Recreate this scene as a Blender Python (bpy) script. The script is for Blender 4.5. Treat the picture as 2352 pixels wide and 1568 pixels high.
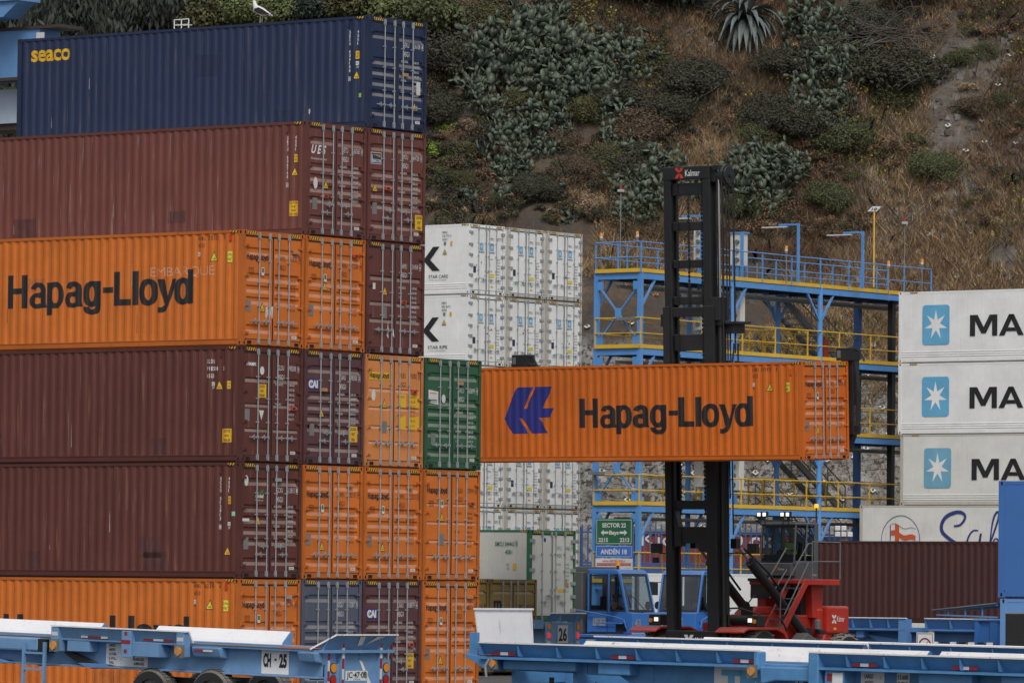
import bpy, bmesh, math, random
import numpy as np
from mathutils import Vector, Matrix, noise
R = math.radians
sc = bpy.context.scene
for o in list(bpy.data.objects): bpy.data.objects.remove(o)
# ------------------------------------------------------------------ camera
FPX, CW, CH = 12712.0, 2352.0, 1568.0          # focal length in pixels of a 2352 x 1568 picture
PITCH, ROLL, CAMH = 0.04469, 0.00977, 2.70
_F = Vector((0, math.cos(PITCH), math.sin(PITCH)))
_U0 = Vector((0, -math.sin(PITCH), math.cos(PITCH)))
_R = Vector((1, 0, 0))*math.cos(ROLL) + _U0*math.sin(ROLL)
_U = _U0*math.cos(ROLL) - Vector((1, 0, 0))*math.sin(ROLL)
cam = bpy.data.cameras.new('camera'); camo = bpy.data.objects.new('camera', cam)
sc.collection.objects.link(camo); sc.camera = camo
cam.sensor_width = 36; cam.lens = 36*FPX/CW; cam.clip_start = 1; cam.clip_end = 3000
camo.matrix_world = Matrix(((_R.x, _U.x, -_F.x, 0), (_R.y, _U.y, -_F.y, 0), (_R.z, _U.z, -_F.z, CAMH), (0, 0, 0, 1)))
def at(px, py, Y):
    "world point seen at that spot of the picture, Y metres out"
    d = _F*FPX + _R*(px-CW/2) - _U*(py-CH/2)
    return Vector((0, 0, CAMH)) + d*(Y/d.y)
# ------------------------------------------------------------------ light: flat overcast daylight
w = bpy.data.worlds.new("World"); sc.world = w; w.use_nodes = True
nt = w.node_tree; nt.nodes.clear()
sky = nt.nodes.new('ShaderNodeTexSky'); sky.sky_type = 'NISHITA'; sky.sun_disc = False
SUN_EL, SUN_AZ = R(48), R(172)      # azimuth measured from +Y towards +X
sky.sun_elevation = SUN_EL; sky.sun_rotation = SUN_AZ
sky.air_density = 1.0; sky.dust_density = 4.0; sky.ozone_density = 1.0
hs = nt.nodes.new('ShaderNodeHueSaturation'); hs.inputs['Saturation'].default_value = 0.35
bg = nt.nodes.new('ShaderNodeBackground'); bg.inputs['Strength'].default_value = 0.105
wo = nt.nodes.new('ShaderNodeOutputWorld')
nt.links.new(sky.outputs[0], hs.inputs['Color']); nt.links.new(hs.outputs[0], bg.inputs[0]); nt.links.new(bg.outputs[0], wo.inputs[0])
sl = bpy.data.lights.new('sun', 'SUN'); sl.energy = 1.3; sl.angle = R(18); sl.color = (1, .97, .93)
so = bpy.data.objects.new('sun', sl); sc.collection.objects.link(so)
sd = Vector((math.sin(SUN_AZ)*math.cos(SUN_EL), math.cos(SUN_AZ)*math.cos(SUN_EL), math.sin(SUN_EL)))
so.rotation_euler = sd.to_track_quat('Z', 'Y').to_euler()
sc.view_settings.view_transform = 'Standard'; sc.view_settings.look = 'None'
sc.view_settings.exposure = 0.0; sc.view_settings.gamma = 1; sc.view_settings.use_curve_mapping = False
C = sc.collection
# ------------------------------------------------------------------ object helpers
def lab(o, label=None, cat=None, group=None, kind=None):
    if label: o['label'] = label
    if cat: o['category'] = cat
    if group: o['group'] = group
    if kind: o['kind'] = kind
    return o
def thing(name, label, cat, loc=(0, 0, 0), rz=0.0, group=None, rot=None):
    o = bpy.data.objects.new(name, None); C.objects.link(o); o.empty_display_size = .3
    o.location = loc; o.rotation_euler = rot if rot else (0, 0, rz)
    return lab(o, label, cat, group)
def inst(name, me, parent=None, loc=(0, 0, 0), rot=(0, 0, 0), scale=(1, 1, 1)):
    o = bpy.data.objects.new(name, me); C.objects.link(o); o.parent = parent
    o.location = loc; o.rotation_euler = rot; o.scale = scale
    return o
def copy_tree(o, parent=None):
    c = o.copy(); C.objects.link(c); c.parent = parent
    for ch in list(o.children): copy_tree(ch, c)
    return c
_tc = {}
def tmesh(s, bold=0.0, shear=0.0):
    k = (s, bold, shear)
    if k in _tc: return _tc[k]
    c = bpy.data.curves.new('t', 'FONT'); c.body = s; c.size = 1; c.resolution_u = 3
    c.offset = bold; c.shear = shear; c.fill_mode = 'FRONT'
    o = bpy.data.objects.new('t', c); me = bpy.data.meshes.new_from_object(o)
    v = [(p.co.x, p.co.y) for p in me.vertices]; f = [tuple(q.vertices) for q in me.polygons]
    bpy.data.objects.remove(o); bpy.data.curves.remove(c); bpy.data.meshes.remove(me)
    if not v: v = [(0, 0)]
    xs = [p[0] for p in v]; x0 = min(xs); k2 = 1/0.729
    _tc[k] = ([((p[0]-x0)*k2, p[1]*k2) for p in v], f, (max(xs)-x0)*k2)
    return _tc[k]
class MB:
    def __init__(s): s.v = []; s.f = []; s.m = []
    def face(s, pts, m=0):
        n = len(s.v); s.v += [tuple(p) for p in pts]; s.f.append(tuple(range(n, n+len(pts)))); s.m.append(m)
    def box(s, x0, x1, y0, y1, z0, z1, m=0):
        if x0 > x1: x0, x1 = x1, x0
        if y0 > y1: y0, y1 = y1, y0
        if z0 > z1: z0, z1 = z1, z0
        n = len(s.v)
        s.v += [(x0,y0,z0),(x1,y0,z0),(x1,y1,z0),(x0,y1,z0),(x0,y0,z1),(x1,y0,z1),(x1,y1,z1),(x0,y1,z1)]
        for q in ((0,3,2,1),(4,5,6,7),(0,1,5,4),(1,2,6,5),(2,3,7,6),(3,0,4,7)):
            s.f.append(tuple(n+i for i in q)); s.m.append(m)
        return s
    def beam(s, a, b, w, h=None, m=0, up=(0, 0, 1)):
        a = Vector(a); b = Vector(b); h = h or w; d = (b-a).normalized(); up = Vector(up)
        if abs(d.dot(up)) > .98: up = Vector((1, 0, 0))
        r = d.cross(up).normalized(); u = r.cross(d)
        n = len(s.v)
        for p in (a, b):
            for i, j in ((-1,-1),(1,-1),(1,1),(-1,1)): s.v.append(tuple(p+r*(i*w/2)+u*(j*h/2)))
        for q in ((0,1,2,3),(7,6,5,4),(0,4,5,1),(1,5,6,2),(2,6,7,3),(3,7,4,0)):
            s.f.append(tuple(n+i for i in q)); s.m.append(m)
        return s
    def cyl(s, a, b, r0, r1=None, m=0, n=10, caps=True):
        a = Vector(a); b = Vector(b); r1 = r0 if r1 is None else r1
        d = (b-a).normalized(); up = Vector((0, 0, 1)) if abs(d.z) < .95 else Vector((1, 0, 0))
        x = d.cross(up).normalized(); y = x.cross(d); k = len(s.v)
        for p, r in ((a, r0), (b, r1)):
            for i in range(n):
                t = 2*math.pi*i/n; s.v.append(tuple(p+x*(r*math.cos(t))+y*(r*math.sin(t))))
        for i in range(n):
            j = (i+1) % n; s.f.append((k+i, k+n+i, k+n+j, k+j)); s.m.append(m)
        if caps:
            s.f.append(tuple(k+i for i in range(n))); s.m.append(m)
            s.f.append(tuple(k+n+i for i in reversed(range(n)))); s.m.append(m)
        return s
    def tube(s, pts, r, m=0, n=6):
        for i in range(len(pts)-1): s.cyl(pts[i], pts[i+1], r, r, m, n)
        return s
    def prism(s, poly, axis, a, b, m=0):
        "poly of 2-D points; axis 'x': (y,z), 'y': (x,z), 'z': (x,y)"
        def P(p, t): return {'x': (t, p[0], p[1]), 'y': (p[0], t, p[1]), 'z': (p[0], p[1], t)}[axis]
        n = len(s.v); k = len(poly)
        s.v += [P(p, a) for p in poly] + [P(p, b) for p in poly]
        for i in range(k):
            j = (i+1) % k; s.f.append((n+i, n+j, n+k+j, n+k+i)); s.m.append(m)
        s.f.append(tuple(n+i for i in reversed(range(k)))); s.m.append(m)
        s.f.append(tuple(n+k+i for i in range(k))); s.m.append(m)
        return s
    def text(s, t, o, h, w=None, r=(1, 0, 0), u=(0, 0, 1), m=0, bold=0.0, shear=0.0, stack=None):
        "flat letters, cap height h, starting at o, running along r"
        o = Vector(o); r = Vector(r); u = Vector(u)
        if stack:
            for i, c in enumerate(t):
                if c != ' ':
                    v, f, W = tmesh(c, bold, 0)
                    ww = w or W*h*.72; 
                    s.text(c, o - u*(i*stack) - r*(ww/2), h, ww if c not in '1I' else ww*.4, r, u, m, bold)
            return s
        v, f, W = tmesh(t, bold, shear); kx = (w/W) if w and W > 0 else h
        n = len(s.v)
        s.v += [tuple(o+r*(p[0]*kx)+u*(p[1]*h)) for p in v]
        s.f += [tuple(n+i for i in q) for q in f]; s.m += [m]*len(f)
        return s
    def rect(s, o, w, h, r=(1, 0, 0), u=(0, 0, 1), m=0):
        o = Vector(o); r = Vector(r); u = Vector(u)
        s.face([o, o+r*w, o+r*w+u*h, o+u*h], m); return s
    def mesh(s, name, mats, smooth=False):
        me = bpy.data.meshes.new(name); me.from_pydata(s.v, [], s.f)
        for k in mats: me.materials.append(k)
        me.polygons.foreach_set('material_index', s.m)
        if smooth: me.polygons.foreach_set('use_smooth', [True]*len(s.f))
        me.update(); return me
    def build(s, name, mats, parent=None, smooth=False, bevel=0, **k):
        o = inst(name, s.mesh(name, mats if isinstance(mats, (list, tuple)) else [mats], smooth), parent, **k)
        if bevel:
            b = o.modifiers.new('bevel', 'BEVEL'); b.width = bevel; b.segments = 2; b.limit_method = 'ANGLE'; b.angle_limit = R(40)
        return o
# ------------------------------------------------------------------ materials
M = {}
def N(nt, t, **k):
    n = nt.nodes.new('ShaderNode'+t)
    for a, b in k.items(): setattr(n, a, b)
    return n
def mat(name, col, rough=.6, metal=0.0, var=.12, dust=0.0, streak=0.0, scol=(.30, .17, .09), nscale=1.2, emit=0, bump=0.0, bscale=20, dcol=(.42, .38, .33), wave=0.0):
    m = bpy.data.materials.new(name); m.use_nodes = True; nt = m.node_tree; L = nt.links
    b = nt.nodes['Principled BSDF']; b.inputs['Roughness'].default_value = rough; b.inputs['Metallic'].default_value = metal
    tc = N(nt, 'TexCoord'); oi = N(nt, 'ObjectInfo')
    mu = N(nt, 'Math', operation='MULTIPLY'); mu.inputs[1].default_value = 40; L.new(oi.outputs['Random'], mu.inputs[0])
    n1 = N(nt, 'TexNoise', noise_dimensions='4D'); n1.inputs['Scale'].default_value = nscale; n1.inputs['Detail'].default_value = 5
    n1.inputs['Roughness'].default_value = .65
    L.new(tc.outputs['Object'], n1.inputs['Vector']); L.new(mu.outputs[0], n1.inputs['W'])
    r1 = N(nt, 'ValToRGB'); r1.color_ramp.elements[0].position = .3; r1.color_ramp.elements[1].position = .72
    c = Vector(col[:3]); r1.color_ramp.elements[0].color = (*(c*(1-var)), 1); r1.color_ramp.elements[1].color = (*[min(1, q) for q in c*(1+var)], 1)
    L.new(n1.outputs[0], r1.inputs[0]); cur = r1.outputs[0]
    def mix(a, fac, colr):
        x = N(nt, 'MixRGB'); L.new(fac, x.inputs[0]); L.new(a, x.inputs[1])
        x.inputs[2].default_value = (*colr, 1); return x.outputs[0]
    if streak:
        mp = N(nt, 'Mapping'); mp.inputs['Scale'].default_value = (9, 9, .5); L.new(tc.outputs['Object'], mp.inputs[0])
        n2 = N(nt, 'TexNoise', noise_dimensions='4D'); n2.inputs['Scale'].default_value = 1.6; n2.inputs['Detail'].default_value = 6
        L.new(mp.outputs[0], n2.inputs['Vector']); L.new(mu.outputs[0], n2.inputs['W'])
        r2 = N(nt, 'ValToRGB'); r2.color_ramp.elements[0].position = .60; r2.color_ramp.elements[1].position = .74
        r2.color_ramp.elements[1].color = (streak, streak, streak, 1); L.new(n2.outputs[0], r2.inputs[0])
        cur = mix(cur, r2.outputs[0], scol)
        n3 = N(nt, 'TexNoise', noise_dimensions='4D'); n3.inputs['Scale'].default_value = 14; n3.inputs['Detail'].default_value = 4
        L.new(tc.outputs['Object'], n3.inputs['Vector']); L.new(mu.outputs[0], n3.inputs['W'])
        r3 = N(nt, 'ValToRGB'); r3.color_ramp.elements[0].position = .69; r3.color_ramp.elements[1].position = .74
        r3.color_ramp.elements[1].color = (streak*.8,)*3+(1,); L.new(n3.outputs[0], r3.inputs[0])
        cur = mix(cur, r3.outputs[0], tuple(q*.6 for q in scol))
    if dust:
        g = N(nt, 'NewGeometry'); sx = N(nt, 'SeparateXYZ'); L.new(g.outputs['Normal'], sx.inputs[0])
        mr = N(nt, 'MapRange'); mr.inputs[1].default_value = .12; mr.inputs[2].default_value = .55; mr.inputs[4].default_value = dust
        L.new(sx.outputs['Z'], mr.inputs[0]); m2 = N(nt, 'Math', operation='MULTIPLY')
        r4 = N(nt, 'MapRange'); r4.inputs[1].default_value = .3; r4.inputs[2].default_value = .6; r4.inputs[3].default_value = .45
        L.new(n1.outputs[0], r4.inputs[0]); L.new(mr.outputs[0], m2.inputs[0]); L.new(r4.outputs[0], m2.inputs[1])
        cur = mix(cur, m2.outputs[0], dcol)
    L.new(cur, b.inputs['Base Color'])
    nr = N(nt, 'MapRange'); nr.inputs[3].default_value = max(0, rough-.12); nr.inputs[4].default_value = min(1, rough+.15)
    L.new(n1.outputs[0], nr.inputs[0]); L.new(nr.outputs[0], b.inputs['Roughness'])
    if bump or wave:
        nb = N(nt, 'TexNoise'); nb.inputs['Scale'].default_value = bscale; nb.inputs['Detail'].default_value = 4; L.new(tc.outputs['Object'], nb.inputs['Vector'])
        bp = N(nt, 'Bump'); bp.inputs['Distance'].default_value = bump or wave; L.new(nb.outputs[0], bp.inputs['Height']); L.new(bp.outputs[0], b.inputs['Normal'])
    if emit:
        b.inputs['Emission Color'].default_value = (*col, 1); b.inputs['Emission Strength'].default_value = emit
    M[name] = m; return m
def paint(name, col, **k):
    a = dict(rough=.55, dust=.85, streak=.30, nscale=.9, wave=.012, bscale=2.2, var=.10); a.update(k); return mat(name, col, **a)
OR = (.60, .155, .018)
_paint0 = paint
def paint(name, col, **k):
    m = _paint0(name, col, **k); k2 = dict(k); k2.update(streak=max(.75, k.get('streak', 0)), scol=(.10, .055, .035), var=.22, wave=0)
    _paint0(name+'_dirty', tuple(c*.82 for c in col), **k2); return m
paint('orange', OR, var=.16, nscale=.5); paint('orange_faded', (.64, .235, .07), streak=.5)
paint('orange_bright', (.60, .135, .010), streak=.22, var=.14, nscale=.5)
paint('maroon', (.125, .038, .030), scol=(.30, .24, .22)); paint('maroon_dark', (.112, .031, .024), streak=.5, var=.18, nscale=.6); paint('maroon_violet', (.105, .042, .046))
paint('maroon_red', (.150, .046, .036), streak=.45, scol=(.36, .30, .28))
paint('maroon_clean', (.060, .018, .016), streak=.1, dust=.3)
paint('navy', (.015, .028, .078), scol=(.22, .15, .10)); paint('slate', (.085, .098, .145)); paint('green', (.028, .105, .052))
paint('khaki', (.27, .19, .055)); paint('greenframe', (.03, .15, .07))
WS = dict(scol=(.40, .33, .25), streak=.16, dust=.2, wave=.006)
paint('reefer_white', (.82, .83, .82), **WS); paint('reefer_old', (.74, .735, .70), **dict(WS, streak=.45)); paint('reefer_frame', (.52, .50, .45), scol=(.33, .20, .11), streak=.6)
paint('reefer_grey', (.60, .61, .57), **WS)
mat('galv', (.36, .385, .40), .42, .3, dust=.3); mat('galv_dark', (.20, .215, .22), .5, .3); mat('black_rubber', (.018, .018, .02), .7)
mat('gasket', (.02, .021, .024), .7); mat('dark_iron', (.055, .040, .032), .7, streak=.5); mat('hole_shade', (.006, .006, .006), .9)
mat('ink_black', (.016, .017, .020), .55); mat('ink_white', (.66, .67, .67), .6); mat('ink_brown', (.10, .022, .010), .6)
mat('ink_yellow', (.72, .42, .02), .6); mat('lemon', (.72, .58, .05), .6); mat('ink_gold', (.70, .40, .012), .55); mat('ink_red', (.55, .05, .02), .6)
mat('ink_green', (.03, .19, .09), .6); mat('ink_blue', (.022, .028, .21), .6); mat('sticker', (.62, .62, .60), .6); mat('plate_metal', (.27, .27, .26), .5, .4)
mat('star_blue', (.135, .42, .66), .6); mat('star_worn', (.17, .40, .56), .6, streak=.5, scol=(.6, .62, .6)); mat('label_navy', (.03, .035, .09), .6); mat('flag_red', (.60, .10, .035), .6)
mat('script_blue', (.03, .05, .22), .6); mat('pale_green', (.25, .60, .42), .6); mat('lime', (.30, .62, .10), .6)
mat('device_red', (.50, .06, .02), .5); mat('device_tan', (.42, .22, .10), .6)
# ================================================================== containers
YAW = R(53.11); RZ = YAW - math.pi/2             # every container's x axis: towards the camera's right
DX = Vector((math.sin(YAW), -math.cos(YAW), 0)); DY = Vector((math.cos(YAW), math.sin(YAW), 0))
W, L40, TP, CP = 2.438, 12.192, 2.916, 2.50
CORR_P = .2785
def corr(x):
    "depth of the corrugated wall below its outer face at x"
    t = (x % CORR_P)/CORR_P; d = .028
    if t < .27: return 0
    if t < .5: return d*(t-.27)/.23
    if t < .77: return d
    return d*(1-(t-.77)/.23)
def breaks(x0, x1):
    b = [x0]; k = math.floor(x0/CORR_P)
    while k*CORR_P < x1:
        for t in (0, .27, .5, .77):
            q = (k+t)*CORR_P
            if x0+1e-4 < q < x1-1e-4: b.append(q)
        k += 1
    return b+[x1]
_mc = {}
def cached(key, fn):
    if key not in _mc: _mc[key] = fn()
    return _mc[key]
def side_mesh(paintm, H, L, kind, near=True):
    b = MB(); x0, x1 = -L+.15, -.15
    z0, z1 = .155, H-.075
    for sgn, yb in (((1, .012),) if near else ((-1, W-.012),)):
        if kind == 'dry':
            xs = breaks(x0, x1)
            for i in range(len(xs)-1):
                a, c = xs[i], xs[i+1]
                ya, yc = yb+sgn*corr(a), yb+sgn*corr(c-1e-6 if c == x1 else c)
                if i == 0: ya = yb+sgn*corr(a+1e-6)
                q = [(a, ya, z0), (c, yc, z0), (c, yc, z1), (a, ya, z1)]
                b.face(q if sgn > 0 else q[::-1])
        else:
            b.box(x0, x1, yb, yb+sgn*.03, z0, z1)
            k = x0+.45 if kind == 'reefer' else x1
            while k < x1-.2:
                b.box(k, k+.012, yb-sgn*.004, yb+sgn*.01, z0+.45, z1-.02); k += .58
            for zz in ((.20, .29, .38) if kind == 'reefer' else ()): b.prism([(yb-sgn*.018, zz+.02), (yb-sgn*.018, zz+.05), (yb+sgn*.005, zz+.07), (yb+sgn*.005, zz)], 'x', x0, x1)
    return b.mesh('side_wall', [paintm])
def roof_mesh(paintm, H, L, kind):
    b = MB()
    if kind == 'open': b.box(-L+.1, -.1, .06, W-.06, H-.30, H-.28); return b.mesh('roof', [paintm])
    b.box(-L+.14, -.10, .03, W-.03, H-.06, H-.034)
    if kind == 'dry':
        x = -L+.35
        while x < -.3:
            b.prism([(x, H-.034), (x+.13, H-.034), (x+.11, H-.012), (x+.02, H-.012)], 'y', .035, W-.035); x += .21
    return b.mesh('roof', [paintm])
def frame_mesh(pm, H, L, kind):
    b = MB(); c = .118
    for x0, x1 in ((-.155, 0), (-L, -L+.155)):
        for y0, y1 in ((0, .10), (W-.10, W)):
            b.box(x0+.002, x1-.002, y0+.003, y1-.003, c, H-c)
    for y0, y1 in ((.004, .064), (W-.064, W-.004)):
        b.box(-L+.178, -.178, y0, y1, H-.078, H-.006)
        if kind == 'dry':
            b.box(-L+.178, -.178, y0+.012 if y0 < 1 else y0, y1 if y0 < 1 else y1-.012, .025, .155)
            b.box(-L+.178, -.178, y0 if y0 < 1 else y1-.02, y0+.02 if y0 < 1 else y1, .145, .165)
        else: b.box(-L+.178, -.178, y0, y1, .02, .16)
    for x0, x1 in ((-.11, -.006), (-L+.006, -L+.11)):
        b.box(x0, x1, .162, W-.162, H-.128, H-.008)      # header
        b.box(x0, x1, .162, W-.162, .022, .150)          # sill
    b.box(-L+.2, -.12, .08, W-.08, -.016, .15)             # floor, dropped below its true level to block light through the tier gap
    b.box(-L+.02, -L+.05, .1, W-.1, .15, H-.12)          # blind end
    for y0 in (.20, W-.36): b.box(-.01, .001, y0, y0+.16, .04, .12, 1)  # flat black patches paint the shaded sill openings
    return b.mesh('frame', [pm, M['hole_shade']])
def casting_mesh(pm):
    b = MB(); b.box(-.089, .089, -.081, .081, 0, .118)
    for s in (-1, 1):
        o = [(math.cos(t)*.028, .059+math.sin(t)*.028+(.014 if math.sin(t) > 0 else -.014)) for t in [2*math.pi*i/14 for i in range(14)]]
        q = [(p[0], s*.0825, p[1]) for p in o]; b.face(q if s < 0 else q[::-1], 1)  # flat dark ovals paint the shade inside the casting holes
        q = [(s*.0905, p[0], p[1]) for p in o]; b.face(q if s > 0 else q[::-1], 1)
    return b.mesh('corner_casting', [pm, M['hole_shade']])
def leaf_mesh(pm, H, kind, bands, right):
    "one door leaf: y from 0 to w, x faces out"
    b = MB(); w = W/2-.10; z0, z1 = .165, H-.145; X = -.028
    ma, mb_ = .07, w-.07
    b.box(-.06, X-.034, 0, w, z0, z1, 0)
    if kind == 'reefer':
        b.box(X-.034, X, .008, w-.008, z0+.008, z1-.008, 0)
    else:
        pr = [(z0, 0)]
        for zc, hh in sorted(bands):
            pr += [(zc-hh/2, 0), (zc-hh/2+.085, -.030), (zc+hh/2-.035, -.030), (zc+hh/2, 0)]
        pr.append((z1, 0))
        for i in range(len(pr)-1):
            (za, xa), (zb, xb) = pr[i], pr[i+1]
            b.face([(X+xa, ma, za), (X+xa, mb_, za), (X+xb, mb_, zb), (X+xb, ma, zb)])
            if xa or xb:
                b.face([(X, ma, za), (X+xa, ma, za), (X+xb, ma, zb), (X, ma, zb)]); b.face([(X, mb_, za), (X, mb_, zb), (X+xb, mb_, zb), (X+xa, mb_, za)])
        for a, c in ((0, ma), (mb_, w)): b.face([(X, a, z0), (X, c, z0), (X, c, z1), (X, a, z1)])
        b.face([(X, 0, z0), (X, 0, z1), (X-.034, 0, z1), (X-.034, 0, z0)]); b.face([(X, w, z0), (X-.034, w, z0), (X-.034, w, z1), (X, w, z1)])
        b.face([(X, 0, z1), (X, w, z1), (X-.034, w, z1), (X-.034, 0, z1)])
    # black seal round the leaf
    g = .018
    for a in ((X-.03, X+.008, -g, .010, z0-g, z1+g), (X-.03, X+.008, w-.010, w+g, z0-g, z1+g), (X-.03, X+.009, 0, w, z1-.018, z1+g+.014), (X-.03, X+.007, 0, w, z0-g-.008, z0+.008)): b.box(*a, 1)
    return b.mesh('door', [pm, M['gasket']])
def rod_mesh(H):
    b = MB(); x = .022
    b.cyl((x, 0, .05), (x, 0, H-.045), .0165, n=8)
    for z in (.06, H-.19): b.box(-.008, .045, -.029, .029, z, z+.13); b.box(-.01, .05, -.020, .020, z-.02, z+.02)
    for z in (.98, 1.58, 2.0 if H < 2.7 else 2.12): b.box(-.028, .042, -.030, .030, z, z+.035)
    return b.mesh('lock_rod', [M['galv']])
def handle_mesh(s):
    b = MB(); b.box(.03, .050, 0, s*.25, -.012, .012); b.box(.0, .045, -.026, .026, -.035, .035)
    b.box(-.02, .05, s*.16-.02, s*.16+.02, -.035, .035); b.cyl((.04, s*.16, -.065), (.04, s*.16, .065), .010, n=6); b.box(.03, .05, s*.25, s*.34, -.010, .010)
    return b.mesh('handle', [M['galv']])
def hinge_mesh(pm, kind, s):
    b = MB()
    if kind == 'reefer': b.box(-.03, .012, -.10*s, .15*s, -.055, .055); b.cyl((.01, 0, -.06), (.01, 0, .06), .02, n=6); b.box(.012, .016, .06*s, .13*s, -.03, .03)
    else: b.box(-.03, .008, -.03*s, .14*s, -.028, .028); b.cyl((.006, -.02*s, -.055), (.006, -.02*s, .055), .021, n=6)
    return b.mesh('hinge', [pm])
def hazard(par, o, r, w, h=.062):
    b = MB(); o = Vector(o); r = Vector(r); u = Vector((0, 0, 1)); nrm = r.cross(u)
    b.rect(o+nrm*.002, w, h, r, u, 0); n = int(w/.085); st = w/n; o2 = o+nrm*.004
    for i in range(n):
        a = i*st
        b.face([o2+r*a, o2+r*(a+st*.5), o2+r*min(w, a+st*.95)+u*h, o2+r*(a+st*.45)+u*h], 1)
    b.build('hazard_stripe', [M['ink_yellow'], M['ink_black']], par)
def decal(par, name, mats, fn, X=.0, side=False, conform=False):
    "fn(b) draws in door coordinates (y,z) -> plane x=X, or side coordinates (x,z) -> plane y=0"
    b = MB(); fn(b)
    if conform:
        bm = bmesh.new(); vs = [bm.verts.new(v) for v in b.v]
        for f, m in zip(b.f, b.m):
            try: q = bm.faces.new([vs[i] for i in f]); q.material_index = m
            except ValueError: pass
        bmesh.ops.triangulate(bm, faces=bm.faces[:])
        xs = [v.co.x for v in bm.verts]
        for x in breaks(min(xs), max(xs))[1:-1]:
            bmesh.ops.bisect_plane(bm, geom=bm.verts[:]+bm.edges[:]+bm.faces[:], plane_co=(x, 0, 0), plane_no=(1, 0, 0), dist=1e-5)
        for v in bm.verts: v.co.y += corr(v.co.x+1e-7)+.009
        me = bpy.data.meshes.new(name); bm.to_mesh(me); bm.free()
        for m in mats: me.materials.append(m)
        return inst(name, me, par)
    return b.build(name, mats, par)
DR = (0, 1, 0)      # reading direction on the doors
XD = -.022
def tri(b, o, s, r, m0, m1, side=False):
    "yellow warning triangle with black edge"
    o = Vector(o); r = Vector(r); u = Vector((0, 0, 1)); n = r.cross(u)
    def T(c, q, mm): p = o+n*c; b.face([p-r*q*.5-u*q*.33, p+r*q*.5-u*q*.33, p+u*q*.72], mm)
    T(0, s, m1); T(.002, s*.80, m0)
    for k in (0, 1): b.rect(o+n*.004-r*s*.17-u*(s*.05+k*s*.09), s*.34, s*.04, r, u, m1)
def shape(b, pts, o, k, r=(1, 0, 0), m=0, n=0.0):
    o = Vector(o); r = Vector(r); u = Vector((0, 0, 1)); nn = r.cross(u)
    b.face([o+r*(p[0]*k)+u*(p[1]*k)+nn*n for p in pts], m)
def star(b, o, s, r, mw, mb):
    "seven-pointed white star in a rounded blue square of width s"
    o = Vector(o); r = Vector(r); u = Vector((0, 0, 1)); n = r.cross(u); h = s*.62
    pts = []
    for cx, cz, a0 in ((.5-.1, h/s-.1, 0), (-.5+.1, h/s-.1, 90), (-.5+.1, -h/s+.1, 180), (.5-.1, -h/s+.1, 270)):
        for k in range(5): a = R(a0+22.5*k); pts.append((cx+.1*math.cos(a), cz+.1*math.sin(a)))
    b.face([o+r*(p[0]*s)+u*(p[1]*s) for p in pts], mb)
    for i in range(7):
        a = R(90+i*360/7); c = R(90+i*360/7+180/7); d = R(90+i*360/7-180/7)
        P = lambda t, q: o+n*.003+r*(math.cos(t)*q*s)+u*(math.sin(t)*q*s*1.12)
        b.face([o+n*.003, P(d, .155), P(a, .43), P(c, .155)], mw)
def code_side_h(b, code, num, chk, typ, x, z, h, m, rows3=False):
    cw = h*.62
    if not rows3: cw = .87/13.6
    def row(s, x, z):
        for i, ch in enumerate(s):
            if ch != ' ': b.text(ch, (x+i*cw, 0, z), h, cw*(.62 if ch not in '1I' else .25), m=m, bold=.02)
    if rows3: row(code, x, z); row(num+'  '+chk, x, z-h*1.75); row(typ, x, z-h*3.5)
    else: row(code+' '+num+'  '+chk, x, z); row(typ, x, z-h*1.75)
def box_line(b, x, z, w, h, t, m, r=(1, 0, 0), o=(0, 0, 0)):
    o = Vector(o)+Vector(r)*x+Vector((0, 0, z)); r = Vector(r); u = Vector((0, 0, 1))
    b.rect(o, w, t, r, u, m); b.rect(o+u*(h-t), w, t, r, u, m); b.rect(o+u*t, t, h-2*t, r, u, m); b.rect(o+r*(w-t)+u*t, t, h-2*t, r, u, m)
B5 = [(2.36, .22), (1.72, .22), (1.42, .20), (1.13, .20), (.42, .22)]
B6 = [(2.42, .20), (1.75, .20), (1.47, .20), (1.19, .20), (.91, .18), (.42, .20)]
B3 = [(1.86, .12), (1.28, .10), (.74, .10)]
HL = 'Hapag-Lloyd'
def weights(b, tm, z, lst=True, y=1.36, sp=.118, names=('MAX.GROSS', 'TARE', 'PAYLOAD', 'CUBE'), it=0.0):
    vals = [('32.500 KGS', '71.650 LBS'), ('3.700 KGS', '8.160 LBS'), ('28.800 KGS', '63.490 LBS'), ('76.4 CU.M.', '2.700 CU.FT.')]
    for i, (nm, (a, c)) in enumerate(zip(names, vals)):
        b.text(nm, (XD+.002, y, z-i*2.1*sp), .062, .06*len(nm)*.55, DR, m=tm, shear=it)
        b.text(a, (XD+.002, 1.86, z-i*2.1*sp), .062, .26, DR, m=tm, shear=it); b.text(c, (XD+.002, 1.86, z-i*2.1*sp-sp), .062, .26, DR, m=tm, shear=it)
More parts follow.
